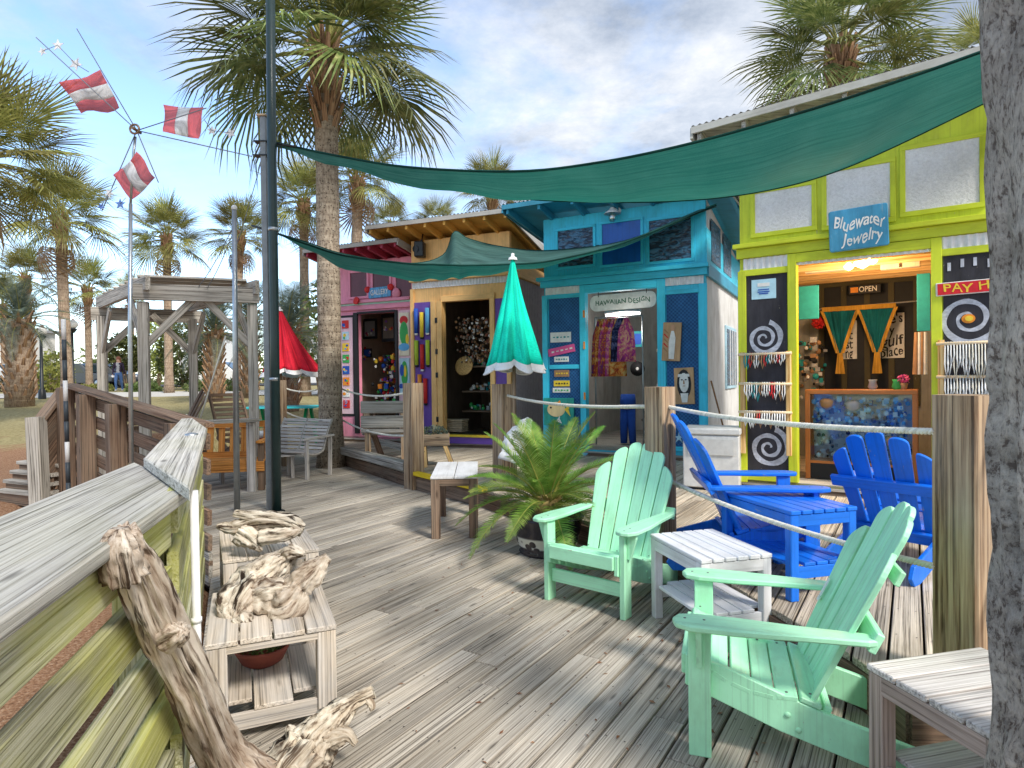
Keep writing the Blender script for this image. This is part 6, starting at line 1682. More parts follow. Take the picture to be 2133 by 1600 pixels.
# ------------------------------------------------------------------ lime green jewellery shop
LIME = paint('lime_paint', (0.58, 0.66, 0.03), rough=0.5, var=0.12, wear=(0.62, 0.66, 0.10), wear_amt=0.35)
def build_lime():
    L = G(1545, 1003, SHOPZ); F = Facade(L, (0.83, -0.56)); W = 2.75; D = 2.6
    door = F.r(1661, 546, 1940, 1003); door = (door[0], door[1], SHOPZ + 0.03, F.uv(1800, 533)[1])
    zt = F.uv(1790, 238)[1]; zt = 4.18
    t = shell(F, 'jewellery_shop', 'lime green wooden jewellery shop with white stucco panels and an open front', W, D, zt, zt - 0.35, [door], LIME, paint('cream_side', (0.66, 0.64, 0.56), rough=.8), 0.42, W_GREY, paint('pale_fascia', (0.55, 0.53, 0.48), rough=.8), inner=paint('grey_teal_lining', (0.34, 0.33, 0.30), rough=.9, var=.2), zr=0.16, over_side=(0.42, 0.4), rafters=8)
    # white stucco panels framed with boards
    for x0, y0, x1, y1 in ((1573, 395, 1691, 479), (1722, 350, 1854, 462), (1886, 300, 2040, 432)):
        q = F.r(x0, y0, x1, y1); F.part('stucco_panel', q, 0.001, 0.008, STUCCO, t)
        w = 0.05
        for qq in ((q[0] - w, q[1] + w, q[3], q[3] + w), (q[0] - w, q[1] + w, q[2] - w, q[2])): F.part('panel_trim', qq, 0.001, 0.022, LIME, t, bevel=.003)
        for qq in ((q[0] - w, q[0], q[2], q[3]), (q[1], q[1] + w, q[2], q[3])): F.part('panel_trim', qq, 0.001, 0.020, LIME, t, bevel=.003)
    zl = F.uv(1800, 480)[1]
    F.part('ledge', (-0.06, W + 0.02, zl - 0.05, zl), 0.001, 0.10, LIME, t, bevel=.004)
    F.part('band_board', (-0.03, W, zl - 0.16, zl - 0.051), 0.001, 0.045, LIME, t, bevel=.004)
    zb = zl - 0.165
    F.corr('corrugated_strip', (0.04, W, zb - 0.13, zb), 0.014, WHITE_TIN, t)
    # casing
    du0, du1, dz0, dz1 = door
    F.part('door_casing', (du0 - 0.09, du0, SHOPZ + .04, dz1 + 0.10), 0.001, 0.040, LIME, t, bevel=.004)
    F.part('door_casing', (du1, du1 + 0.09, SHOPZ + .04, dz1 + 0.10), 0.001, 0.040, LIME, t, bevel=.004)
    F.part('door_casing', (du0 - .001, du1 + .001, dz1, dz1 + 0.10), 0.001, 0.038, LIME, t, bevel=.004)
    F.part('corner_board', (-0.02, 0.07, SHOPZ, zb - .14), 0.001, 0.030, LIME, t, bevel=.004)
    p1 = F.r(1552, 572, 1641, 985); p2 = F.r(1966, 527, 2075, 985)
    p2 = (du1 + 0.10, du1 + 0.10 + 0.52, p1[2], F.uv(2010, 530)[1])
    for p in (p1, p2):
        F.part('chalkboard', p, 0.001, 0.010, CHALK, t)
        F.part('board_trim', (p[0] - .05, p[1] + .02, p[3], p[3] + .07), 0.001, 0.028, LIME, t, bevel=.003)
        F.part('board_trim', (p[0] - .05, p[1] + .02, p[2] - .09, p[2]), 0.001, 0.026, LIME, t, bevel=.003)
    for (x, y, r_) in ((1592, 705, 38), (1602, 932, 44)):
        u, z = F.uv(x, y); rr_ = r_ / FPX * F.pt(u, z).y; spiral(F, u, z, rr_ * .92, 0.0125, CHALKW, t, w=rr_ * .27)
    u, z = F.uv(2017, 664); rr_ = 52 / FPX * F.pt(u, z).y; spiral(F, u, z, rr_, 0.0125, CHALKW, t, turns=1.9, w=rr_ * .24)
    blob(F, ell(u, z, .055, .045, 14), 0.010, 0.012, C_ORG, t, 'painted_sun'); blob(F, ell(u + .005, z, .033, .027, 12), 0.023, 0.006, C_YEL, t, 'painted_sun_centre')
    for x, y, a in ((1982, 556, .5), (2006, 548, .15), (2031, 545, 0.0), (2058, 548, -.25)):
        u, z = F.uv(x, y); mb = MB(); mb.bar(F.pt(u - sin(a) * -.0 - .04 * sin(a), z - .04, .013), F.pt(u + .0 - .04 * sin(a) * -1 - .08 * sin(a), z + .04, .013), .028, .004, F.n); mb.build('chalk_ray', CHALKW, t)
    # paper flyer
    s, o, ex, ey = sign(F, 'notice', 'white and blue paper notice pinned high on the left chalkboard', F.r(1566, 582, 1617, 623), 0.011, 0.004, C_LBL)
    for i, (w, k) in enumerate(((.13, .05), (.12, -.005), (.13, -.03), (.10, -.05))):
        mb = MB(); mb.box(o + ey * k, (w, .002, .012 if i else .04), atan2(F.d.y, F.d.x)); mb.build('print_line', C_WHT if i == 0 else C_BLUE, s)
    # sign boards
    q = F.r(1727, 432, 1851, 519, 0.12); s, o, ex, ey = sign(F, 'shop_sign', 'ragged blue board with white hand lettering over the lime green doorway', q, 0.11, 0.03, paint('sea_blue_sign', (0.06, 0.30, 0.50), rough=.6, var=.3, wear=(.35, .5, .55), wear_amt=.5), tilt=0.03, bevel=.008, round_=.025)
    LW = plain('sign_white', (0.85, 0.85, 0.82), .6)
    text_mesh('Bluewater', 0.19, LW, o + ey * .062 + ex * .0, ex, ey, s, shear=.25, width=(q[1] - q[0]) * .86, hand=.10); text_mesh('Jewelry', 0.18, LW, o - ey * .10 + ex * .03, ex, ey, s, shear=.25, width=(q[1] - q[0]) * .70, hand=.10)
    q = F.r(1949, 583, 2100, 614, .03); q = (q[0], q[0] + .70, q[2] + .01, q[3] - .005)
    s, o, ex, ey = sign(F, 'pay_sign', 'long red board reading PAY HERE in yellow letters with a white edge', q, 0.042, 0.018, C_WHT, tilt=.02)
    mb = MB(); mb.prism([(-.335, -.055), (.335, -.055), (.335, .055), (-.335, .055)], o - F.n * .002, ex, ey, F.n, .004); mb.build('panel', plain('sign_red', (.65, .02, .03), .6), s)
    text_mesh('PAY HERE', 0.125, C_YEL, o + F.n * .004, ex, ey, s, width=.58, hand=.10)
    # necklace racks: two uprights, dowels, hanging strings
    def rack(label, u0, u1, rows, z0, z1, seed, cols, dens=16):
        b = F.pt((u0 + u1) / 2, z0, .06); k = thing('necklace_rack', label, 'display rack', b, group='driftwood necklace ladders')
        for u in (u0, u1):
            mb = MB(); mb.bar(F.pt(u, z0, .07), F.pt(u, z1, .06), .055, .045, F.n, ch=.008); mb.build('upright', W_PINE, k)
        rr = random.Random(seed)
        for z, ln in rows:
            mb = MB(); mb.tube([F.pt(u0 - .04, z, .105), F.pt(u1 + .04, z + rr.uniform(-.01, .01), .105)], .016, 8); mb.build('dowel', paint('peeled_dowel', (.80, .62, .40)), k)
            for i in range(dens):
                u = u0 + .03 + (u1 - u0 - .06) * (i + .5) / dens; l = ln * rr.uniform(.55, 1.1); mb = MB(); w = .010
                mb.tube([F.pt(u - w, z + .018, .105), F.pt(u - w * 1.4, z - l * .6, .128), F.pt(u, z - l, .130), F.pt(u + w * 1.4, z - l * .6, .128), F.pt(u + w, z + .018, .110)], [.0055, .007, .010, .007, .0055], 5)
                mb.build('necklace', cols[rr.randrange(len(cols))], k)
    zs = [F.uv(1600, y)[1] for y in (738, 799, 858)]
    rack('necklace ladder of orange pine on the left chalkboard, with short shell strings', p1[0] - .01, p1[1] + .02, [(zs[0], .16), (zs[1], .19), (zs[2], .17)], SHOPZ + .04 + .30, F.uv(1600, 733)[1], 5, [C_WHT, C_WHT, C_WHT, C_BRN, C_RED, C_TEA])
    zs = [F.uv(2000, y)[1] for y in (716, 785)]
    rack('necklace ladder on the right chalkboard under the PAY HERE sign, hung with long white strings', p2[0] - .02, p2[1] - .0, [(zs[0], .33), (zs[1], .30), (zs[1] - .42, .3)], SHOPZ + .04, zs[0] + .04, 6, [C_WHT, C_WHT, paint('shell_cream', (.75, .70, .58)), C_WHT], 20)
    # ---- inside
    zc = F.uv(1790, 812, -.35)[1]
    c0, c1 = du0 + .02, F.uv(1912, 880, -.35)[0]
    b = F.pt((c0 + c1) / 2, SHOPZ + .04, -.5); k = thing('display_case', 'orange framed glass display case full of blue jewellery in the lime green doorway', 'display case', b)
    OW = paint('varnished_orange_wood', (.50, .17, .04), rough=.35)
    F.part('top_frame', (c0, c1, zc - .05, zc), -.70, -.35, OW, k, bevel=.004)
    for u in (c0, c1 - .05): F.part('corner_frame', (u, u + .05, SHOPZ + .04, zc - .05), -.40, -.35, OW, k, bevel=.003); F.part('corner_frame', (u, u + .05, SHOPZ + .04, zc - .05), -.70, -.65, OW, k)
    zsh = F.uv(1790, 890, -.4)[1]
    F.part('shelf', (c0 + .05, c1 - .05, zsh - .02, zsh), -.66, -.37, C_WHT, k)
    F.part('bottom_shelf', (c0 + .05, c1 - .05, SHOPZ + .22, SHOPZ + .25), -.66, -.37, OW, k)
    F.part('back_panel', (c0 + .05, c1 - .05, SHOPZ + .25, zc - .05), -.70, -.68, C_WHT, k)
    F.part('base_panel', (c0 + .05, c1 - .05, SHOPZ + .04, SHOPZ + .22), -.66, -.37, C_BLK, k)
    goods(F, (c0 + .07, c1 - .07, zsh + .02, zc - .10), -.64, -.40, 230, .014, .036, [C_BLUE, C_SKY, C_LBL, C_WHT, C_WHT, C_SKY, C_BLK], 3, 'jewellery', k)
    goods(F, (c0 + .07, c1 - .07, SHOPZ + .27, zsh - .08), -.64, -.40, 170, .012, .032, [C_WHT, C_BRN, C_GRY, C_BLK, C_WHT], 4, 'shell_jewellery', k)
    F.part('glass_pane', (c0 + .05, c1 - .05, SHOPZ + .25, zc - .05), -.372, -.366, glass('case_glass', fac=.10), k)
    for i, (u, z, m) in enumerate(((c0 + .22, zc - .17, C_BRN), (c0 + .48, zc - .19, C_GRY), (c1 - .22, zsh - .16, C_BRN))):
        mb = MB(); mb.lathe(F.pt(u, z - .06, -.42), [(.03, 0), (.075, .04), (.09, .10), (.06, .13), (0, .12)], 12); ob = mb.build('display_bust', m, k)
    # small pots on the counter
    for i, (x, m, lb) in enumerate(((1818, C_GRY, 'small grey ornament on the display case, left of the flowers'), (1868, C_GRN, 'small green ornament on the display case beside the flowers'))):
        u, _ = F.uv(x, 800, -.5); b = F.pt(u, zc, -.5); mb = MB(); mb.lathe(b, [(.03, 0), (.05, .03), (.035, .08), (.045, .11), (0, .11)], 10); tag(mb.build('ornament', m, org=b), lb, 'ornament')
    u, _ = F.uv(1882, 795, -.5); b = F.pt(u, zc, -.5); k = thing('flower_bunch', 'little pot of pink and red flowers on the display case', 'flowers', b)
    mb = MB(); mb.lathe(b, [(.03, 0), (.045, .07), (0, .07)], 10); mb.build('pot', C_BRN, k); mb = MB(); leafclump(mb, b + Vector((0, 0, .11)), (.06, .06, .05), 120, .018, 3); mb.build('petals', C_PNK, k)
    # back wall inside: dark framed windows, posters, curtain, frames
    ob = -D + .09
    g0 = F.r(1712, 590, 1909, 800, ob)
    k = thing('window_display', 'dark wooden window frame with green-brown bars at the back of the jewellery shop', 'window frame', F.pt((g0[0] + g0[1]) / 2, g0[2], ob))
    DW = paint('olive_wood', (.075, .06, .02), rough=.6); F.part('frame_top', (g0[0] - .05, g0[1] + .05, g0[3] - .02, g0[3] + .08), ob, ob + .05, DW, k)
    for i in range(5): u = g0[0] + (g0[1] - g0[0]) * i / 4; F.part('mullion', (u - .035, u + .035, g0[2] - .3, g0[3] - .02), ob, ob + .045, DW, k)
    F.part('dark_pane', (g0[0], g0[1], g0[2] - .3, g0[3] - .02), ob, ob + .012, C_BLK, k)
    for nm, lb, q, words_, in (('poster', 'white poster lettered gulf place behind the right curtain', F.r(1832, 652, 1884, 746, ob + .05), ("life's", 'y', 'gulf', 'place')), ('poster', 'narrow white lettered poster between the two tied curtains', F.r(1752, 668, 1785, 748, ob + .05), ('a', 'it', 'st', 'ng'))):
        s, o, ex, ey = sign(F, nm, lb, q, ob + .05, .006, C_WHT, cat='poster'); h = q[3] - q[2]; w = q[1] - q[0]
        for i, wd in enumerate(words_): text_mesh(wd, h * .30, C_BLK, o + ey * h * (.36 - .24 * i), ex, ey, s, width=w * min(.9, .24 * len(wd)), hand=.10)
    # tied curtain
    oc = -D + .55; q = F.r(1713, 644, 1867, 780, oc)
    k = thing('curtain', 'teal curtain with an orange border, tied in two points inside the jewellery shop', 'curtain', F.pt((q[0] + q[1]) / 2, q[2], oc)); w = q[1] - q[0]
    TC = cloth('teal_curtain', (.01, .16, .19), trans=.2, weave=80); OC = cloth('orange_border', (.72, .38, .06), trans=.2, weave=80)
    zt_ = q[3]; zk = F.uv(1745, 736, oc)[1]
    for i in range(2):
        a = q[0] + w * i / 2; c = a + w / 2; m = a + w * .25
        mb = MB(); rows = []
        for v in [j / 10 for j in range(11)]:
            zz = zt_ + (zk - zt_) * v; l = a + (m - .03 - a) * v ** .9; r_ = c + (m + .03 - c) * v ** .9
            rows.append([F.pt(l + (r_ - l) * s_ / 12, zz, oc + .03 * sin(s_ * 2.1) * (1 - .3 * v)) for s_ in range(13)])
        mb.grid(rows); mb.build('drape', TC, k)
        for sd in (0, 12):
            mb = MB(); mb.grid([[r_[sd] + F.n * .012 + F.d * (-.022), r_[sd] + F.n * .012 + F.d * .022] for r_ in rows]); mb.build('border', OC, k)
        mb = MB(); mb.grid([[F.pt(m - .03 - .03 * v, zk - .28 * v, oc + .01), F.pt(m, zk - .28 * v, oc + .03), F.pt(m + .03 + .03 * v, zk - .28 * v, oc + .01)] for v in [j / 5 for j in range(6)]]); mb.build('tail', OC, k)
    F.part('header', (q[0], q[1], zt_ - .01, zt_ + .05), oc - .02, oc + .03, OC, k)
    mb = MB(); mb.tube([F.pt(q[0] - .2, zt_ + .03, oc), F.pt(q[1] + .35, zt_ + .06, oc)], .010, 6); mb.build('rod', C_GRY, k)
    # red wreath
    u, z = F.uv(1704, 672, -D + .5); b = F.pt(u, z, -D + .5); k = thing('wreath', 'round red flower bunch hanging left of the teal curtain', 'wreath', b); mb = MB(); leafclump(mb, b, (.085, .06, .085), 220, .03, 7); mb.build('petals', C_RED, k)
    mb = MB(); mb.tube([b + Vector((0, 0, .06)), b + Vector((0, 0, .22))], .004, 4); mb.build('string', C_BLK, k)
    # teal and grey boards inside
    for lb, x0, y0, x1, y1, m in (('teal painted board on the left inside wall of the jewellery shop', 1664, 596, 1706, 665, C_TEA), ('teal upright board on the right inside the jewellery shop', 1910, 570, 1938, 690, C_TEA)):
        q = F.r(x0, y0, x1, y1, -.8); sign(F, 'painted_board', lb, q, -.8, .02, m, cat='board')
    q = F.r(1768, 594, 1835, 612, -D + .5); s, o, ex, ey = sign(F, 'small_plaque', 'small lettered plaque above the curtain with an orange patch', q, -D + .5, .02, C_BLK, cat='plaque'); text_mesh('OPEN', .10, C_WHT, o + ex * .04, ex, ey, s, width=(q[1] - q[0]) * .55)
    mb = MB(); mb.box(o - ex * .12, (.09, .004, .07), atan2(F.d.y, F.d.x)); mb.build('patch', C_ORG, s)
    # towels at right
    q = F.r(1906, 692, 1930, 780, -.9); k = thing('scarf', 'bundle of pale striped scarves hanging at the right inside the jewellery shop', 'scarf', F.pt((q[0] + q[1]) / 2, q[2], -.9))
    for i in range(4):
        u = q[0] + (q[1] - q[0]) * (i + .5) / 4; mb = MB(); mb.grid([[F.pt(u - .02 - .02 * v, q[3] + (q[2] - q[3]) * v, -.9), F.pt(u, q[3] + (q[2] - q[3]) * v, -.87), F.pt(u + .025, q[3] + (q[2] - q[3]) * v, -.9)] for v in (0, .3, .6, 1)]); mb.build('fold', C_WHT if i % 2 else C_BRN, k)
    # ceiling joists and shells garland
    zc2 = F.uv(1800, 575, -1.4)[1]
    for i in range(5):
        o_ = -.4 - .42 * i; F.part('ceiling_joist', (.1, W - .1, dz1 + .02, dz1 + .12), o_ - .05, o_, W_PINE, t)
    F.part('ceiling', (.08, W - .08, dz1 + .125, dz1 + .14), -D + .1, -.1, paint('tan_ceiling', (.42, .27, .16), rough=.8), t)
    for i, (x, y) in enumerate(((1700, 560), (1740, 556), (1893, 548), (1858, 552))):
        u, z = F.uv(x, y, -1.0); q = (u - .11, u + .11, z - .04, z + .04); s, o, ex, ey = sign(F, 'shelf_box', ['cream card box under the ceiling at the far left', 'cream card box under the ceiling left of the lamp', 'cream card box under the ceiling at the far right', 'cream card box under the ceiling right of the lamp'][i], (q[0], q[1], q[2] - .02, q[3]), -1.0, .12, paint('cream_box', (.72, .58, .44)), cat='box', group='boxes under the shop ceiling')
    # shell cluster lamp
    u, z = F.uv(1800, 551, -.9); z -= .05; b = F.pt(u, z, -.45); k = thing('ceiling_lamp', 'glowing warm shell lamp hanging under the jewellery shop ceiling', 'lamp', b); rr = random.Random(2)
    EM = plain('lit_shell', (.9, .6, .3), .4, emit=(1.0, .55, .22), estr=4.0)
    for i in range(9): mb = MB(); mb.lathe(b + F.d * rr.uniform(-.13, .13) + Vector((0, 0, rr.uniform(-.04, .05))), [(.0, -.04), (.04, -.02), (.055, .01), (.02, .05), (0, .06)], 9); mb.build('shell', EM, k)
    mb = MB(); mb.tube([b + Vector((0, 0, .04)), b + Vector((0, 0, .2))], .012, 6); mb.build('stem', M_BLACK, k)
    li = bpy.data.lights.new('ceiling_lamp_light', 'POINT'); li.energy = 22; li.color = (1, .62, .32); li.shadow_soft_size = .12; lo = bpy.data.objects.new('ceiling_lamp_light', li); COL.objects.link(lo); lo.location = b - Vector((0, 0, .3))
    goods(F, (.15, .6, SHOPZ + .9, SHOPZ + 1.7), -D + .2, -1.3, 90, .02, .05, [C_BRN, C_GRY, C_WHT, C_BLK, C_TEA], 9, 'shelf_goods', None, 'jumble of small boxes and trinkets on shelves at the left inside the jewellery shop', 'trinkets')
build_lime()
# ------------------------------------------------------------------ blue shop
CYAN = paint('cyan_paint', (0.045, 0.58, 0.80), rough=0.5, var=0.12, wear=(0.12, 0.55, 0.66), wear_amt=0.3)
def build_blue():
    L = P(1137, 900, 10.7); Rr = P(1473, 900, 9.45); F = Facade(L, (Rr.x - L.x, Rr.y - L.y)); W = (Vector((Rr.x, Rr.y)) - Vector((L.x, L.y))).length; D = 4.0
    dr = F.r(1222, 605, 1371, 930); door = (dr[0], dr[1], SHOPZ + .03, dr[3]); zt = 4.22
    PALE = paint('pale_side_paint', (0.70, 0.70, 0.68), rough=.7)
    t = shell(F, 'beachwear_shop', 'bright cyan blue wooden shop with dark blue lattice panels and an open doorway', W, D, zt, zt - .5, [door], CYAN, PALE, 0.55, paint('blue_rafter', (0.04, 0.32, 0.48)), paint('blue_fascia', (0.05, 0.28, 0.42)), inner=paint('grey_lining', (.42, .40, .37), rough=.9, var=.2), over_side=(.5, .45), rafters=7)
    # upper windows
    for nm, q, m in (('wavy_pane', (1163, 478, 1236, 554), WAVE), ('blue_pane', (1255, 463, 1335, 549), paint('cobalt_panel', (.008, .10, .45), rough=.25)), ('wavy_pane', (1353, 456, 1440, 542), WAVE)):
        r_ = F.r(*q); F.part(nm, r_, .001, .010, m, t); w = .045
        for qq in ((r_[0] - w, r_[1] + w, r_[3], r_[3] + w), (r_[0] - w, r_[1] + w, r_[2] - w, r_[2])): F.part('window_trim', qq, .001, .028, CYAN, t, bevel=.003)
        for qq in ((r_[0] - w, r_[0], r_[2], r_[3]), (r_[1], r_[1] + w, r_[2], r_[3])): F.part('window_trim', qq, .001, .026, CYAN, t, bevel=.003)
    zl = F.uv(1306, 568)[1]
    F.part('ledge', (-.10, W + .06, zl - .03, zl + .03), .001, .12, CYAN, t, bevel=.004); F.part('band_board', (-.05, W + .03, zl - .14, zl - .031), .001, .06, CYAN, t, bevel=.004)
    F.corr('corrugated_strip', (.03, W - .03, zl - .265, zl - .145), .014, WHITE_TIN, t, pitch=.075)
    du0, du1, dz0, dz1 = door
    for q in ((du0 - .10, du0, SHOPZ + .04, dz1 + .13), (du1, du1 + .13, SHOPZ + .04, dz1 + .13)): F.part('door_casing', q, .001, .045, CYAN, t, bevel=.004)
    F.part('door_casing', (du0, du1, dz1, dz1 + .13), .001, .043, CYAN, t, bevel=.004)
    for q in ((-.03, .07, SHOPZ, zl - .27), (W - .10, W + .02, SHOPZ, zl - .27)): F.part('corner_board', q, .001, .040, CYAN, t, bevel=.004)
    p1 = F.r(1141, 622, 1194, 915); p1 = (.09, du0 - .12, SHOPZ + .08, p1[3]); p2 = (du1 + .14, W - .12, SHOPZ + .14, F.uv(1420, 612)[1])
    for p in (p1, p2):
        F.part('lattice_panel', p, .001, .010, SCREEN_B, t)
        F.part('panel_trim', (p[0] - .03, p[1] + .03, p[3], p[3] + .07), .001, .03, CYAN, t, bevel=.003); F.part('panel_trim', (p[0] - .03, p[1] + .03, p[2] - .07, p[2]), .001, .03, CYAN, t, bevel=.003)
    zm = F.uv(1168, 765)[1]; F.part('panel_trim', (p1[0], p1[1], zm - .03, zm + .04), .011, .026, CYAN, t, bevel=.003)
    for y in (655, 720, 825):
        z = F.uv(1212, y)[1]; F.part('hinge', (du0 - .035, du0 - .005, z - .06, z + .06), .046, .056, C_ORG, t)
    # side wall details (right side): pale boards, window
    sd = Vector((F.L.x, F.L.y, 0)) + F.d * W; SF = Facade(sd, -F.n); SF.n = F.d.copy()
    F2 = SF
    q = (1.75, 2.85, SHOPZ + 1.05, SHOPZ + 2.05)
    F2.part('window_frame', (q[0] - .06, q[1] + .06, q[2] - .06, q[3] + .06), .002, .03, paint('pale_blue_trim', (.45, .68, .80)), t, bevel=.004)
    F2.part('side_window', q, .031, .036, WAVE, t)
    for i in range(1, 4): u = q[0] + (q[1] - q[0]) * i / 4; F2.part('glazing_bar', (u - .025, u + .025, q[2], q[3]), .037, .05, M_WHITE, t)
    F2.part('side_band', (-.02, D, zl - .16, zl + .03), .002, .05, paint('blue_rafter', (0, 0, 0)), t, bevel=.004)
    F2.part('side_upper', (0.0, D, zl + .031, zt - .45), .002, .02, CYAN, t)
    for u in (.35, 1.5): F2.part('side_pane', (u, u + .85, zl + .12, zl + .78), .021, .028, WAVE, t)
    # lamp
    u, z = F.uv(1283, 447); b = F.pt(u, z, .02); k = thing('wall_lamp', 'white barn lamp with a glass jar over the cobalt panel', 'wall lamp', b)
    mb = MB(); mb.tube([F.pt(u + .03, z + .05, .0), F.pt(u + .03, z + .07, .10), F.pt(u, z + .05, .16)], .018, 8); mb.lathe(F.pt(u + .03, z + .05, .0), [(.06, 0), (.06, .02), (0, .02)], 12, axis=F.n); mb.build('arm', M_WHITE, k)
    mb = MB(); mb.lathe(F.pt(u, z, .18), [(.03, .07), (.05, .04), (.13, -.02), (.135, -.03), (.04, .01), (0, .01)], 16); mb.build('shade', M_WHITE, k)
    mb = MB(); mb.lathe(F.pt(u, z - .15, .18), [(.0, 0), (.04, .0), (.055, .04), (.05, .12), (.03, .15)], 12); mb.build('jar', glass('jar_glass', (.85, .85, .8), .08, .3), k); mb = MB(); mb.ball(F.pt(u, z - .08, .18), .028, 0, 8, (1, 1, 1.4)); mb.build('bulb', M_WHITE, k)
    # hanging sign
    q = F.r(1230, 611, 1368, 645, -.05); s, o, ex, ey = sign(F, 'shop_sign', 'long white round-cornered sign with small green letters hanging in the blue doorway', q, -.05, .03, C_WHT, tilt=.015, round_=.11)
    text_mesh('HAWAIIAN DESIGN', .11, plain('sign_green', (.05, .16, .10), .6), o, ex, ey, s, width=(q[1] - q[0]) * .82, hand=.10)
    mb = MB(); mb.tube([o - ex * .4 + ey * .1, o - ex * .4 + ey * .2], .006, 5); mb.tube([o + ex * .4 + ey * .1, o + ex * .4 + ey * .2], .006, 5); mb.build('chain', M_BLACK, s)
    # strip light
    a = F.uv(1262, 657, -.9); c = F.uv(1333, 652, -.9); k = thing('strip_light', 'lit white strip light inside the blue shop', 'lamp', F.pt(a[0], a[1], -.9)); mb = MB(); mb.tube([F.pt(a[0], a[1], -.9), F.pt(c[0], c[1], -.9)], .024, 8); mb.build('tube', plain('lit_tube', (.9, .9, .9), .4, emit=(1, .98, .92), estr=3.0), k); mb = MB(); mb.tube([F.pt(a[0] - .02, a[1] + .04, -.9), F.pt(c[0] + .02, c[1] + .04, -.9)], .03, 6); mb.build('housing', M_WHITE, k)
    li = bpy.data.lights.new('strip_light_lamp', 'POINT'); li.energy = 14; li.color = (1, .96, .9); li.shadow_soft_size = .2; lo = bpy.data.objects.new('strip_light_lamp', li); COL.objects.link(lo); lo.location = F.pt((a[0] + c[0]) / 2, a[1] - .12, -.9)
    # painted boards
    WB = paint('carved_tan_wood', (.52, .32, .17), rough=.7, var=.25)
    q = F.r(1381, 672, 1419, 752, .04); s, o, ex, ey = sign(F, 'carved_board', 'tan board painted with a figure in pale robe, tilted beside the blue doorway', q, .046, .03, WB, cat='plaque', tilt=-.06)
    w, h = q[1] - q[0], q[3] - q[2]
    def onb(o, ex, ey, pts, m, nm, s, lift=.003):
        mb = MB(); mb.prism(pts, o + F.n * (lift - .004), ex, ey, F.n, .005); mb.build(nm, m, s)
    onb(o, ex, ey, [(-.03, -h * .45), (.05, -h * .45), (.06, h * .1), (.03, h * .28), (-.01, h * .28), (-.04, 0)], C_WHT, 'painted_robe', s); onb(o, ex, ey, [(cos(a) * .035 + .01, sin(a) * .05 + h * .36) for a in [k * pi / 6 for k in range(12)]], paint('painted_skin', (.55, .30, .18)), 'painted_face', s)
    for i in range(5): onb(o, ex, ey, [(-w * .45, h * (.3 - .12 * i)), (-w * .40, h * (.33 - .12 * i)), (-.05, h * (.22 - .12 * i)), (-.055, h * (.20 - .12 * i))], C_RED if i % 2 else C_BRN, 'painted_fringe', s)
    q = F.r(1405, 766, 1446, 842, .04); s, o, ex, ey = sign(F, 'carved_board', 'dark framed board with a pale carved face and headband below the tilted one', q, .011, .035, WB, cat='plaque', tilt=.03)
    w, h = q[1] - q[0], q[3] - q[2]
    onb(o, ex, ey, ell(0, .03, w * .36, h * .40, 16), C_BLK, 'carved_hair', s); onb(o, ex, ey, ell(0, .05, w * .24, h * .27, 14), C_WHT, 'carved_face', s, .008)
    onb(o, ex, ey, [(-w * .3, h * .25), (w * .3, h * .25), (w * .28, h * .33), (-w * .28, h * .33)], C_WHT, 'carved_headband', s, .012); onb(o, ex, ey, [(-.04, -h * .45), (.04, -h * .45), (.06, -h * .2), (-.06, -h * .2)], C_WHT, 'carved_collar', s, .008)
    for sx in (-1, 1): onb(o, ex, ey, ell(sx * w * .10, h * .17, .016, .010, 8), C_BLK, 'carved_eye', s, .014)
    onb(o, ex, ey, [(-.012, h * .05), (.012, h * .05), (.006, h * .16), (-.006, h * .16)], C_BRN, 'carved_nose', s, .014); onb(o, ex, ey, ell(0, 0.0, .022, .006, 8), C_BRN, 'carved_mouth', s, .014)
    # small signs on the left panel
    rows = [('white oblong sign hanging from a cord on the left lattice panel', (1146, 692, 1189, 713), C_WHT, 0, None), ('slanting pink strip sign on the left lattice panel', (1141, 722, 1197, 738), C_PNK, .17, 'C_WHT'), ('narrow white sign with green letters under the pink strip', (1154, 743, 1184, 754), C_WHT, 0, None), ('brown picture sign on the left lattice panel', (1154, 771, 1185, 785), C_BRN, 0, 'C_YEL'), ('yellow and white sign with a small finial', (1153, 793, 1186, 805), C_YEL, 0, 'C_BLK'), ('blank pale sign above the fish painting', (1151, 808, 1187, 818), C_WHT, 0, 'C_GRN')]
    for i, (lb, q, m, tl, tm) in enumerate(rows):
        s, o, ex, ey = sign(F, 'small_sign', lb, F.r(*q, .03), .012, .015, m, group='little signs on the blue shop', tilt=tl)
        w = F.r(*q)[1] - F.r(*q)[0]
        for j in range(5): mb = MB(); mb.bar(o + ex * (-w * .36 + w * .17 * j), o + ex * (-w * .36 + w * .17 * j + w * .10), .003, .028 * (.6 + .4 * ((i + j) % 2)), ey); mb.build('mark', {None: C_TEA, 'C_WHT': C_WHT, 'C_YEL': C_YEL, 'C_BLK': C_BLK, 'C_GRN': C_GRN}[tm], s)
    # fish painting
    q = F.r(1135, 829, 1197, 886, .03); s, o, ex, ey = sign(F, 'fish_painting', 'green sea painting of a cream fish on the blue shop', q, .05, .025, paint('sea_green', (.02, .30, .25), var=.4, scale=12), cat='painting'); w, h = q[1] - q[0], q[3] - q[2]
    onb(o, ex, ey, ell(-.04, .04, w * .30, h * .27, 20), paint('fish_cream', (.80, .62, .32)), 'fish_body', s); onb(o, ex, ey, [(w * .20, .04), (w * .40, h * .30), (w * .34, .04), (w * .40, -h * .16)], C_YEL, 'fish_tail', s, .006)
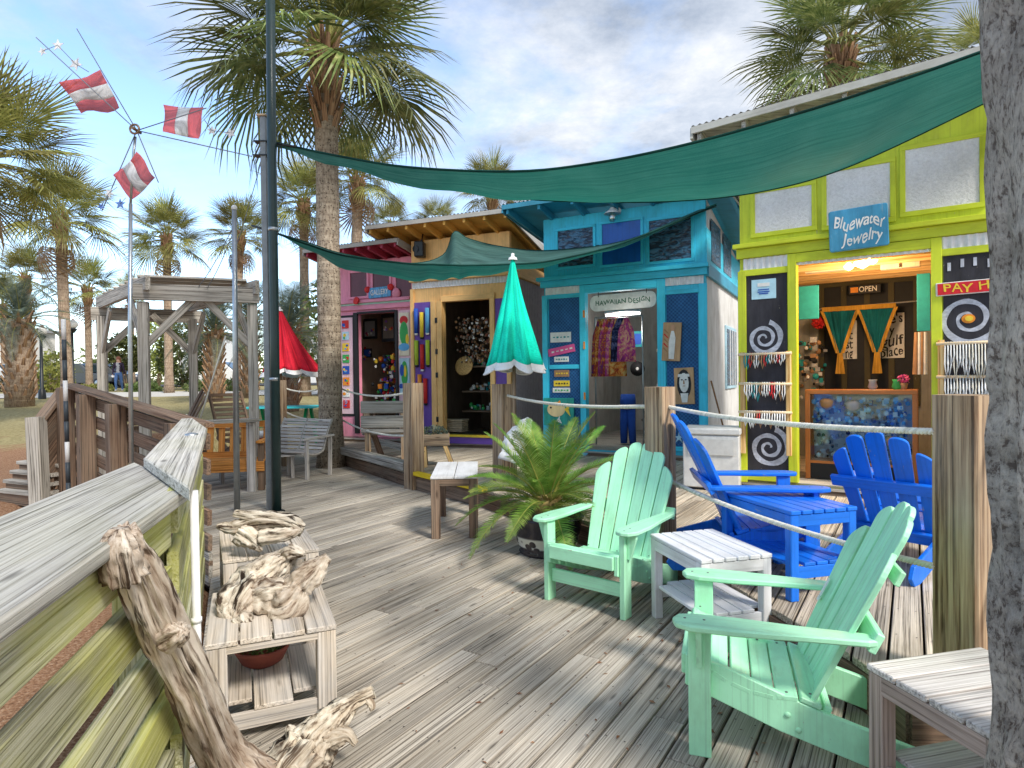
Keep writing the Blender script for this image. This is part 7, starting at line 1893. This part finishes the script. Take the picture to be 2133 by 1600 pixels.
    onb(o, ex, ey, ell(-w * .25, .07, .018, .018, 8), C_BLK, 'fish_eye', s, .008); onb(o, ex, ey, [(-.05, -h * .35), (.06, -h * .42), (.02, -h * .25), (.03, -h * .12), (-.01, -h * .25)], C_WHT, 'painted_coral', s)
    onb(o, ex, ey, [(-w * .1, h * .26), (w * .05, h * .42), (w * .12, h * .22)], C_ORG, 'fish_fin', s, .007)
    # starfish
    u, z = F.uv(1415, 912); b = F.pt(u, z, .012); mb = MB(); mb.prism([(cos(radians(90 + 36 * k)) * (.10 if k % 2 == 0 else .028), sin(radians(90 + 36 * k)) * (.10 if k % 2 == 0 else .028)) for k in range(10)], b, F.d, (0, 0, 1), F.n, .02); tag(mb.build('starfish', C_LBL, org=b, bevel=.008), 'pale blue starfish fixed low on the right lattice panel', 'starfish')
    # leaning stick by the side wall
    a = F2.pt(.55, SHOPZ, .25); c = F2.pt(.25, SHOPZ + 1.15, .02); mb = MB(); mb.tube([a, c], .014, 6); tag(mb.build('stick', C_BRN, org=a), 'thin dark stick leaning on the pale side wall of the blue shop', 'stick')
    # ---- inside: dress rack, shelves, pictures, desk
    k = thing('clothes_rail', 'steel rail carrying bright patterned dresses inside the blue shop', 'clothes rack', F.pt(du0 + .3, SHOPZ + .04, -.7)); mb = MB(); zr = F.uv(1255, 662, -.7)[1]
    mb.tube([F.pt(du0 - .1, zr, -.7), F.pt(du0 + .75, zr, -.7)], .015, 8); mb.tube([F.pt(du0 - .1, zr, -.7), F.pt(du0 - .1, SHOPZ + .04, -.7)], .015, 8); mb.tube([F.pt(du0 + .75, zr, -.7), F.pt(du0 + .75, SHOPZ + .04, -.7)], .012, 8); mb.build('rail', M_GALV, k)
    DR = []
    for key, cc in (('dress_red', ((.50, .05, .05), (.75, .35, .08), (.15, .05, .2))), ('dress_pink', ((.65, .10, .25), (.80, .5, .3), (.35, .05, .3))), ('dress_orange', ((.75, .22, .04), (.8, .55, .2), (.4, .05, .05))), ('dress_navy', ((.02, .03, .10), (.15, .15, .3), (.01, .01, .03)))):
        tt = NT(key); n_ = tt.noise(tt.coord((12, 12, 12), 'obj'), 1.2, 3, .6, .8); tt.col(tt.ramp(n_, [(.36, cc[2]), (.48, cc[0]), (.62, cc[1])])); DR.append(tt.done(.85, .1))
    for i in range(9):
        u = du0 + .02 + .058 * i; ln = 1.0 if i < 6 else .75; m = DR[[0, 2, 1, 0, 1, 2, 3, 3, 1][i]]
        d_ = thing('dress', ['red', 'orange', 'pink', 'second red', 'second pink', 'second orange', 'navy', 'second navy', 'short pink'][i] + ' patterned dress hanging on the steel rail, place ' + ['one', 'two', 'three', 'four', 'five', 'six', 'seven', 'eight', 'nine'][i] + ' from the jamb', 'dress', F.pt(u, zr - ln, -.7), group='dresses on the rail')
        mb = MB(); rows = []
        for v in (0, .12, .3, .6, 1):
            w = .05 + .16 * min(1, v * 3) + .05 * v; rows.append([F.pt(u + w * .48 * (j - 3) / 3, zr - .03 - ln * v, -.62 - .02 * (i % 3) + .03 * sin(j * 1.9 + i) - w * .5 * (j - 3) / 3) for j in range(7)])
        mb.grid(rows); mb.build('cloth', m, d_, solid=.006); mb = MB(); mb.tube([F.pt(u, zr + .02, -.7), F.pt(u, zr - .03, -.7)], .004, 4); mb.build('hanger', M_BLACK, d_)
    q = F.r(1315, 690, 1341, 723, -1.8); s, o, ex, ey = sign(F, 'picture', 'small blue framed picture on the back wall of the blue shop', q, -1.8, .03, C_TEA, cat='picture'); mb = MB(); mb.box(o, (.16, .004, .2), atan2(F.d.y, F.d.x)); mb.build('print', C_BLUE, s)
    b = F.pt(du0 + .95, SHOPZ + .04, -1.9); k = thing('counter', 'dark counter desk with a white till at the back of the blue shop', 'counter', b); F.part('body', (du0 + .62, du1 + .1, SHOPZ + .04, SHOPZ + .95), -2.3, -1.8, DARKIN, k); F.part('top', (du0 + .60, du1 + .12, SHOPZ + .95, SHOPZ + .99), -2.34, -1.76, W_GREY, k)
    b = F.pt(du0 + .78, SHOPZ + .99, -1.95); k = thing('till', 'white cash till on the dark counter', 'till', b); F.part('body', (du0 + .68, du0 + .90, SHOPZ + .99, SHOPZ + 1.10), -2.1, -1.85, C_GRY, k); F.part('screen', (du0 + .70, du0 + .88, SHOPZ + 1.11, SHOPZ + 1.30), -2.0, -1.96, C_LBL, k)
    u, z = F.uv(1328, 768, -1.7); b = F.pt(u, z, -1.7); mb = MB(); mb.lathe(b, [(.13, 0), (.14, .01), (.02, .015), (0, .015)], 18, axis=F.n); mb.lathe(b + F.n * .016, [(.03, 0), (0, .004)], 10, axis=F.n, mi=1); tag(mb.build('record_disc', [C_BLK, C_WHT], org=b), 'black disc with a white centre hanging over the counter', 'record')
    goods(F, (du0 + .7, du1 - .02, SHOPZ + 1.75, SHOPZ + 2.35), -2.4, -2.0, 60, .03, .07, [C_BLK, C_GRY, C_PUR, C_WHT, DARKIN], 12, 'hats', None, 'jumble of dark hats and bags on the high shelves inside the blue shop', 'hats')
    F.part('shelf', (du0 + .65, du1 + .1, SHOPZ + 1.70, SHOPZ + 1.73), -2.5, -1.95, W_GREY, t)
    # mannequin legs in jeans -> folded denim on a stand
    b = F.pt(du0 + .42, SHOPZ + .04, -.9); k = thing('jeans_display', 'blue jeans hanging on a low stand inside the blue doorway', 'jeans', b)
    for s_ in (-1, 1): mb = MB(); mb.tube([F.pt(du0 + .42 + s_ * .05, SHOPZ + .72, -.9), F.pt(du0 + .42 + s_ * .07, SHOPZ + .4, -.88), F.pt(du0 + .42 + s_ * .08, SHOPZ + .06, -.9)], [.085, .07, .06], 8); mb.build('leg', plain('denim', (.02, .07, .32), .9), k)
    mb = MB(); mb.tube([F.pt(du0 + .42, SHOPZ + .66, -.9), F.pt(du0 + .42, SHOPZ + .80, -.9), F.pt(du0 + .42, SHOPZ + .92, -.9)], [.135, .14, .125], 10); mb.build('waist', plain('denim', (0, 0, 0)), k)
    goods(F, (du0 + .6, du1 - .05, SHOPZ + .1, SHOPZ + .6), -1.6, -1.0, 60, .02, .05, [C_BLK, C_GRY, DARKIN], 15, 'sandals', None, 'dark heap of sandals and baskets on the blue shop floor', 'sandals')
build_blue()
# ------------------------------------------------------------------ yellow shop
AMBER = paint('amber_paint', (0.90, 0.54, 0.21), rough=0.55, var=0.12, wear=(0.72, 0.52, 0.2), wear_amt=0.4)
PURPLE = paint('purple_paint', (0.17, 0.08, 0.42), rough=0.5)
def build_yellow():
    L = P(862, 900, 12.25); Rr = P(1066, 900, 11.45); F = Facade(L, (Rr.x - L.x, Rr.y - L.y)); W = (Vector((Rr.x, Rr.y)) - Vector((L.x, L.y))).length; D = 3.0
    dr = F.r(925, 626, 1023, 905); door = (dr[0], dr[1], SHOPZ + .16, dr[3]); zt = 4.22
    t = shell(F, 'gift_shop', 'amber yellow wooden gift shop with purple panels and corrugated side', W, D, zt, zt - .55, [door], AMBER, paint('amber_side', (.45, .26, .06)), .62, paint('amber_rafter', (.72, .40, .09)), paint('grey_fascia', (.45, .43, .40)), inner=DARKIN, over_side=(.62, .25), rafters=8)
    zl = F.uv(950, 570)[1]
    F.part('band_board', (-.02, W + .05, zl - .06, zl + .16), .001, .05, AMBER, t, bevel=.004); F.part('ledge', (-.02, W + .08, zl + .161, zl + .21), .001, .11, AMBER, t, bevel=.004); F.part('ledge', (-.02, W + .06, zl - .11, zl - .061), .001, .08, AMBER, t, bevel=.004)
    F.corr('corrugated_strip', (.02, W - .02, zl - .235, zl - .115), .014, WHITE_TIN, t)
    du0, du1, dz0, dz1 = door
    F.part('door_casing', (du0 - .03, du1 + .10, dz1, dz1 + .11), .001, .045, AMBER, t, bevel=.004); F.part('door_casing', (du1, du1 + .09, SHOPZ + .16, dz1), .001, .045, AMBER, t, bevel=.004); F.part('corner_board', (-.02, .05, SHOPZ, zl - .24), .001, .04, AMBER, t, bevel=.004); F.part('corner_board', (W - .07, W + .01, SHOPZ, zl - .24), .001, .04, AMBER, t, bevel=.004)
    # purple panel and folded door leaf
    F.part('purple_panel', (.06, du0 - .26, SHOPZ + .05, dz1 + .02), .001, .012, PURPLE, t); F.part('purple_panel', (du1 + .10, W - .08, SHOPZ + .05, dz1), .001, .012, PURPLE, t)
    F.part('base_board', (du0 - .05, du1 + .1, SHOPZ + .0, SHOPZ + .125), .001, .06, PURPLE, t); F.part('threshold', (du0 - .03, du1 + .05, SHOPZ + .126, SHOPZ + .165), -.05, .09, C_YEL, t)
    for i in range(2): F.part('door_leaf', (du0 - .25 + .125 * i, du0 - .135 + .125 * i, SHOPZ + .14, dz1 + .02), .013, .06, AMBER, t, bevel=.004)
    for z in (SHOPZ + .45, SHOPZ + 1.3, SHOPZ + 1.75, SHOPZ + 2.35): F.part('hinge', (du0 - .15, du0 - .10, z - .05, z + .05), .061, .068, M_BLACK, t)
    # corrugated side cladding at right
    sd = F.L + F.d * W; SF = Facade(sd, -F.n); SF.n = F.d.copy(); SF.corr('corrugated_cladding', (.03, D, SHOPZ, zl - .12), .02, plain('lilac_grey_tin', (.38, .33, .35), .5, .4), t, pitch=.09, amp=.014)
    SF.part('side_band', (0, D, zl - .10, zl + .18), .002, .06, AMBER, t)
    # coloured wind tubes on the purple panel
    cols = [('blue', C_BLUE), ('yellow', C_YEL), ('sky blue', C_SKY), ('lime', c_('lime_cloth', (.45, .6, .05))), ('red', C_RED), ('second lime', c_('lime_cloth', (0, 0, 0))), ('second yellow', C_ORG), ('second red', C_RED)]
    pw = du0 - .26 - .06
    for i, (nm, m) in enumerate(cols):
        r_, c = (0, i) if i < 3 else (1, i - 3) if i < 6 else (2, i - 6 + .5); u = .06 + pw * (c + .5) / 3; z1 = dz1 - .10 - .62 * r_ - .08 * (c % 2); z0 = z1 - .52
        k = thing('wind_sock', nm + ' fabric wind sock hanging on the purple panel, row ' + ['one', 'two', 'three'][r_] + ' from the top', 'wind sock', F.pt(u, z0, .06), group='wind socks on the purple panel'); mb = MB(); mb.tube([F.pt(u, z1, .06), F.pt(u, z0 + .04, .06)], [.042, .038], 10); mb.build('tube', m, k)
        mb = MB(); mb.tube([F.pt(u, z0 + .035, .06), F.pt(u, z0, .06)], [.038, .03], 8); mb.build('tip', C_BLK if i % 2 else C_WHT, k)
    # speaker under the eave
    u, z = F.uv(874, 520, .15); k = thing('speaker', 'black outdoor loudspeaker under the eave of the yellow shop', 'speaker', F.pt(u, z, .12)); mb = MB(); mb.box(F.pt(u, z, .14), (.19, .2, .30), atan2(F.d.y, F.d.x) + .3); mb.build('cabinet', M_BLACK, k, bevel=.02); mb = MB(); mb.lathe(F.pt(u - .03, z, .25), [(.07, 0), (.05, -.01), (0, -.02)], 14, axis=F.n); mb.build('cone', C_BLK, k); mb = MB(); mb.tube([F.pt(u, z + .12, .1), F.pt(u, z + .35, .02)], .02, 6); mb.build('bracket', M_BLACK, k)
    # inside goods
    goods(F, (du0 + .05, du1 - .05, SHOPZ + 1.55, SHOPZ + 2.45), -.9, -.35, 420, .012, .034, [C_BRN, C_WHT, DARKIN, C_BRN, plain('rust_shell', (.28, .10, .06)), DARKIN], 21, 'shell_mobiles', None, 'dense curtain of hanging brown shell mobiles in the yellow doorway', 'shell mobiles')
    for i, z in enumerate((SHOPZ + .55, SHOPZ + .95, SHOPZ + 1.45)):
        b = F.pt((du0 + du1) / 2, z, -1.1); k = thing('shelf', ['lowest', 'middle', 'top'][i] + ' dark shelf of gifts inside the yellow shop', 'shelf', b, group='gift shelves'); F.part('board', (du0 + .02, du1 - .02, z, z + .03), -1.3, -.7, W_BROWN, k)
        goods(F, (du0 + .06, du1 - .06, z + .05, z + .16), -1.2, -.75, 34, .025, .06, [C_BRN, C_WHT, C_GRY, C_TEA, DARKIN, C_GRN], 30 + i, 'gifts', k)
    u, z = F.uv(967, 762, -.62); b = F.pt(u, z, -.62); mb = MB(); mb.lathe(b, [(.0, .012), (.19, .0), (.20, .012), (.18, .02), (0, .026)], 20, axis=F.n + Vector((0, 0, .25))); tag(mb.build('woven_tray', W_PINE, org=b), 'round woven tray propped among the gifts in the yellow doorway', 'tray')
    u, z = F.uv(948, 878, -.35); b = F.pt(u, SHOPZ + .17, -.35); k = thing('basket', 'pale wicker basket on the floor just inside the yellow doorway', 'basket', b); WK = paint('wicker', (.52, .42, .30), var=.4, scale=40)
    for i in range(6): z_ = SHOPZ + .19 + .035 * i; F.part('weave_band', (u - .22, u + .22, z_, z_ + .028), -.50, -.22, WK, k, bevel=.01)
    F.part('rim', (u - .235, u + .235, SHOPZ + .40, SHOPZ + .43), -.515, -.205, WK, k, bevel=.012)
    li = bpy.data.lights.new('shop_bulb', 'POINT')
    bpy.data.lights.remove(li)
build_yellow()
# ------------------------------------------------------------------ pink shop
PINK = paint('pink_paint', (0.80, 0.29, 0.41), rough=0.55, var=0.1, wear=(.8, .42, .48), wear_amt=.4)
PINKW = paint('pale_pink_panel', (0.80, 0.55, 0.62), rough=.6)
def build_pink():
    L = P(703, 900, 13.35); Rr = P(862, 900, 12.55); F = Facade(L, (Rr.x - L.x, Rr.y - L.y)); W = (Vector((Rr.x, Rr.y)) - Vector((L.x, L.y))).length; D = 3.0
    dr = F.r(748, 652, 826, 860); door = (dr[0], dr[1], SHOPZ + .16, dr[3]); zt = 4.0
    REDR = paint('crimson_rafter', (.42, .05, .09))
    t = shell(F, 'art_shop', 'pink wooden art shop with picture panels, half hidden by the big palm', W, D, zt, zt - .5, [door], PINK, PINK, .62, REDR, paint('grey_fascia', (.45, .43, .40)), inner=paint('tan_lining', (.50, .36, .26), rough=.9, var=.15), over_side=(.3, .1), rafters=8)
    zl = F.uv(785, 640)[1]
    F.part('band_board', (-.03, W, zl - .04, zl + .06), .001, .05, PINK, t, bevel=.004); F.part('ledge', (-.05, W, zl + .10, zl + .16), .001, .10, PINK, t, bevel=.004); F.part('ledge', (-.05, W, zl + .061, zl + .099), .001, .06, plain('mint_line', (.4, .62, .5)), t)
    for x0, x1 in ((731, 765), (778, 812), (826, 858)):
        q = F.r(x0, 568, x1, 618); F.part('dark_window', q, .001, .010, paint('maroon_pane', (.13, .025, .045), rough=.3), t)
        for qq in ((q[0] - .05, q[1] + .05, q[3], q[3] + .05), (q[0] - .05, q[1] + .05, q[2] - .05, q[2])): F.part('window_trim', qq, .001, .03, PINK, t, bevel=.003)
        for qq in ((q[0] - .05, q[0], q[2], q[3]), (q[1], q[1] + .05, q[2], q[3])): F.part('window_trim', qq, .001, .028, PINK, t, bevel=.003)
    q = F.r(768, 598, 814, 620, .06); s, o, ex, ey = sign(F, 'shop_sign', 'small blue and white sign with red trim above the pink doorway', q, .045, .03, paint('blue_white_sign', (.10, .35, .62), var=.6, scale=30), tilt=.03, round_=.03)
    text_mesh('GALLERY', .15, C_WHT, o, ex, ey, s, width=(q[1] - q[0]) * .8)
    for sx in (-1, 1): mb = MB(); mb.ball(o + ex * sx * (q[1] - q[0]) * .52 + ey * .08, .07, 0, 10, (1, .4, 1)); mb.build('red_scroll', C_RED, s)
    u, z = F.uv(751, 628); mb = MB(); b = F.pt(u, z, .12); mb.prism([(cos(a) * .07 * (1 + .2 * sin(2 * a)), sin(a) * .08) for a in [2 * pi * k / 14 for k in range(14)]], b, F.d, (0, 0, 1), F.n, .04); tag(mb.build('heart_ornament', C_RED, org=b, bevel=.01), 'red heart ornament on the pink ledge', 'ornament')
    u, z = F.uv(829, 612); b = F.pt(u, z, .06); mb = MB(); mb.ball(b, .09, 0, 10, (1, .4, 1.3)); tag(mb.build('shell_ornament', PINK, org=b), 'pink shell ornament right of the little blue sign', 'ornament')
    du0, du1, dz0, dz1 = door
    for q in ((du0 - .10, du0, SHOPZ + .1, dz1 + .03), (du1, du1 + .05, SHOPZ + .1, dz1 + .03), (du0, du1, dz1, dz1 + .04)): F.part('door_casing', q, .001, .05, C_BLK, t)
    # left panel with little tiles
    pl = F.r(708, 662, 742, 862); pl = (pl[0], du0 - .14, pl[2], pl[3]); F.part('panel_frame', (pl[0] - .05, pl[1] + .03, pl[2] - .05, pl[3] + .05), .001, .012, C_BLK, t); F.part('tile_panel', pl, .013, .022, PINKW, t)
    rr = random.Random(4); um = (pl[0] + pl[1]) / 2; cl = [C_RED, C_SKY, C_YEL, C_GRN, C_BLUE, C_ORG, C_WHT]
    for i in range(8):
        z = pl[3] - .14 - (pl[3] - pl[2] - .2) * i / 7.6; w = .085
        k = thing('letter_tile', ['red', 'pale', 'blue', 'second red', 'orange', 'teal', 'crimson', 'yellow'][i] + ' painted tile on the pink panel, place ' + ['one', 'two', 'three', 'four', 'five', 'six', 'seven', 'eight'][i] + ' from the top', 'tile', F.pt(um, z - w, .023), group='painted tiles on the pink panel')
        F.part('tile', (um - w, um + w, z - w, z + w), .023, .032, cl[i % 7] if i != 1 else C_LBL, k)
        for j in range(3): a = rr.uniform(-.05, .05); c = rr.uniform(-.05, .05); mb = MB(); mb.prism(ell(0, 0, rr.uniform(.02, .045), rr.uniform(.015, .04), 8), F.pt(um + a, z + c, .032 + .001 * j), F.d, (0, 0, 1), F.n, .003); mb.build('dab', cl[(i * 2 + j * 3 + 1) % 7], k)
    # right hand pictures
    pr = F.r(829, 652, 851, 858); pr = (du1 + .06, W - .03, SHOPZ + .2, dz1 + .02); F.part('picture_panel', pr, .001, .012, PINKW, t)
    h = (pr[3] - pr[2])
    for i, (lb, a, c, bg, parts_) in enumerate((('upper picture of a green figure with a red hat on the pink shop', .62, .98, paint('cream_paper', (.78, .72, .55)), ((0, .28, .10, .09, C_RED), (0, .02, .10, .24, C_GRN), (0, -.26, .13, .08, C_SKY), (.08, -.1, .04, .1, C_YEL))), ('lower picture of a green and blue creature on the pink shop', .30, .60, paint('sky_paper', (.45, .68, .80)), ((0, .05, .08, .26, C_GRN), (-.06, .12, .05, .12, C_BLUE), (.07, -.2, .06, .06, C_WHT), (.02, .1, .03, .12, C_YEL), (-.07, -.2, .06, .05, C_BLUE))))):
        q = (pr[0] + .03, pr[1] - .03, pr[2] + h * a, pr[2] + h * c); s, o, ex, ey = sign(F, 'painting', lb, q, .013, .02, bg, cat='painting')
        for j, (x, y, w_, h_, m) in enumerate(parts_): mb = MB(); mb.prism(ell(x, y, w_, h_, 12), o + F.n * (.001 * j - .002), ex, ey, F.n, .003); mb.build('painted_shape', m, s)
    # inside paintings
    for i, (x0, y0, x1, y1, m, lb) in enumerate(((757, 664, 785, 706, C_GRY, 'grey framed picture inside the pink shop'), (795, 655, 824, 712, DARKIN, 'dark red picture high inside the pink shop'), (757, 726, 774, 745, C_BLUE, 'small blue picture inside the pink shop'))):
        q = F.r(x0, y0, x1, y1, -.8); s, o, ex, ey = sign(F, 'painting', lb, q, -.82, .03, C_BLK, cat='painting'); mb = MB(); mb.box(o, ((q[1] - q[0]) * .75, .004, (q[3] - q[2]) * .75), atan2(F.d.y, F.d.x)); mb.build('canvas', m, s)
        for j in range(7): mb = MB(); mb.prism(ell(rr.uniform(-.1, .1), rr.uniform(-.15, .15), .03, .03, 7), o + F.n * .004, ex, ey, F.n, .003); mb.build('dab', [C_RED, C_PUR, C_WHT, C_ORG][j % 4], s)
    goods(F, (du0 + .05, du1 - .05, SHOPZ + .65, SHOPZ + 1.75), -1.0, -.35, 260, .025, .06, [C_RED, C_YEL, C_BLUE, C_GRN, C_WHT, C_BLK, C_ORG, C_PUR, C_BLK], 41, 'painted_crafts', None, 'heap of brightly painted crafts in the pink doorway', 'crafts')
    b = F.pt((du0 + du1) / 2, SHOPZ + .1, -.7); k = thing('craft_table', 'dark table under the bright crafts in the pink doorway', 'table', b); F.part('top', (du0 + .03, du1 - .03, SHOPZ + .58, SHOPZ + .62), -1.1, -.3, W_BROWN, k)
    for u in (du0 + .06, du1 - .12): F.part('leg', (u, u + .06, SHOPZ + .1, SHOPZ + .58), -.42, -.36, W_BROWN, k)
build_pink()
# ------------------------------------------------------------------ fallen leaves on the deck
def build_litter():
    rr = random.Random(77); mb = MB()
    spots = [((1480, 1490), .35, 40), ((1420, 1330), .3, 22), ((560, 1560), .4, 26), ((1120, 1190), .5, 30), ((900, 1060), .9, 40), ((1250, 1450), 1.0, 30), ((760, 1330), .9, 24)]
    for (px, py), sp, n in spots:
        c = G(px, py)
        for i in range(n):
            p = c + Vector((rr.gauss(0, sp), rr.gauss(0, sp), 0)); a = rr.uniform(0, 6.28); l = rr.uniform(.008, .022); w = l * rr.uniform(.25, .5)
            if not inpoly(p.x, p.y, deck_poly): continue
            d = Vector((cos(a), sin(a), 0)); s = Vector((-sin(a), cos(a), 0)); z = rr.uniform(.004, .012)
            mb.add([p - d * l + Vector((0, 0, .005)), p + s * w + Vector((0, 0, z)), p + d * l + Vector((0, 0, .005)), p - s * w + Vector((0, 0, z * .7))], [[0, 1, 2, 3]])
    o = mb.build('fallen_leaves', leafmat('litter_leaf', (.10, .035, .015), (.22, .10, .045), (.38, .22, .10), trans=.05)); tag(o, 'scattered small brown fallen leaves on the deck', kind='stuff')
build_litter()
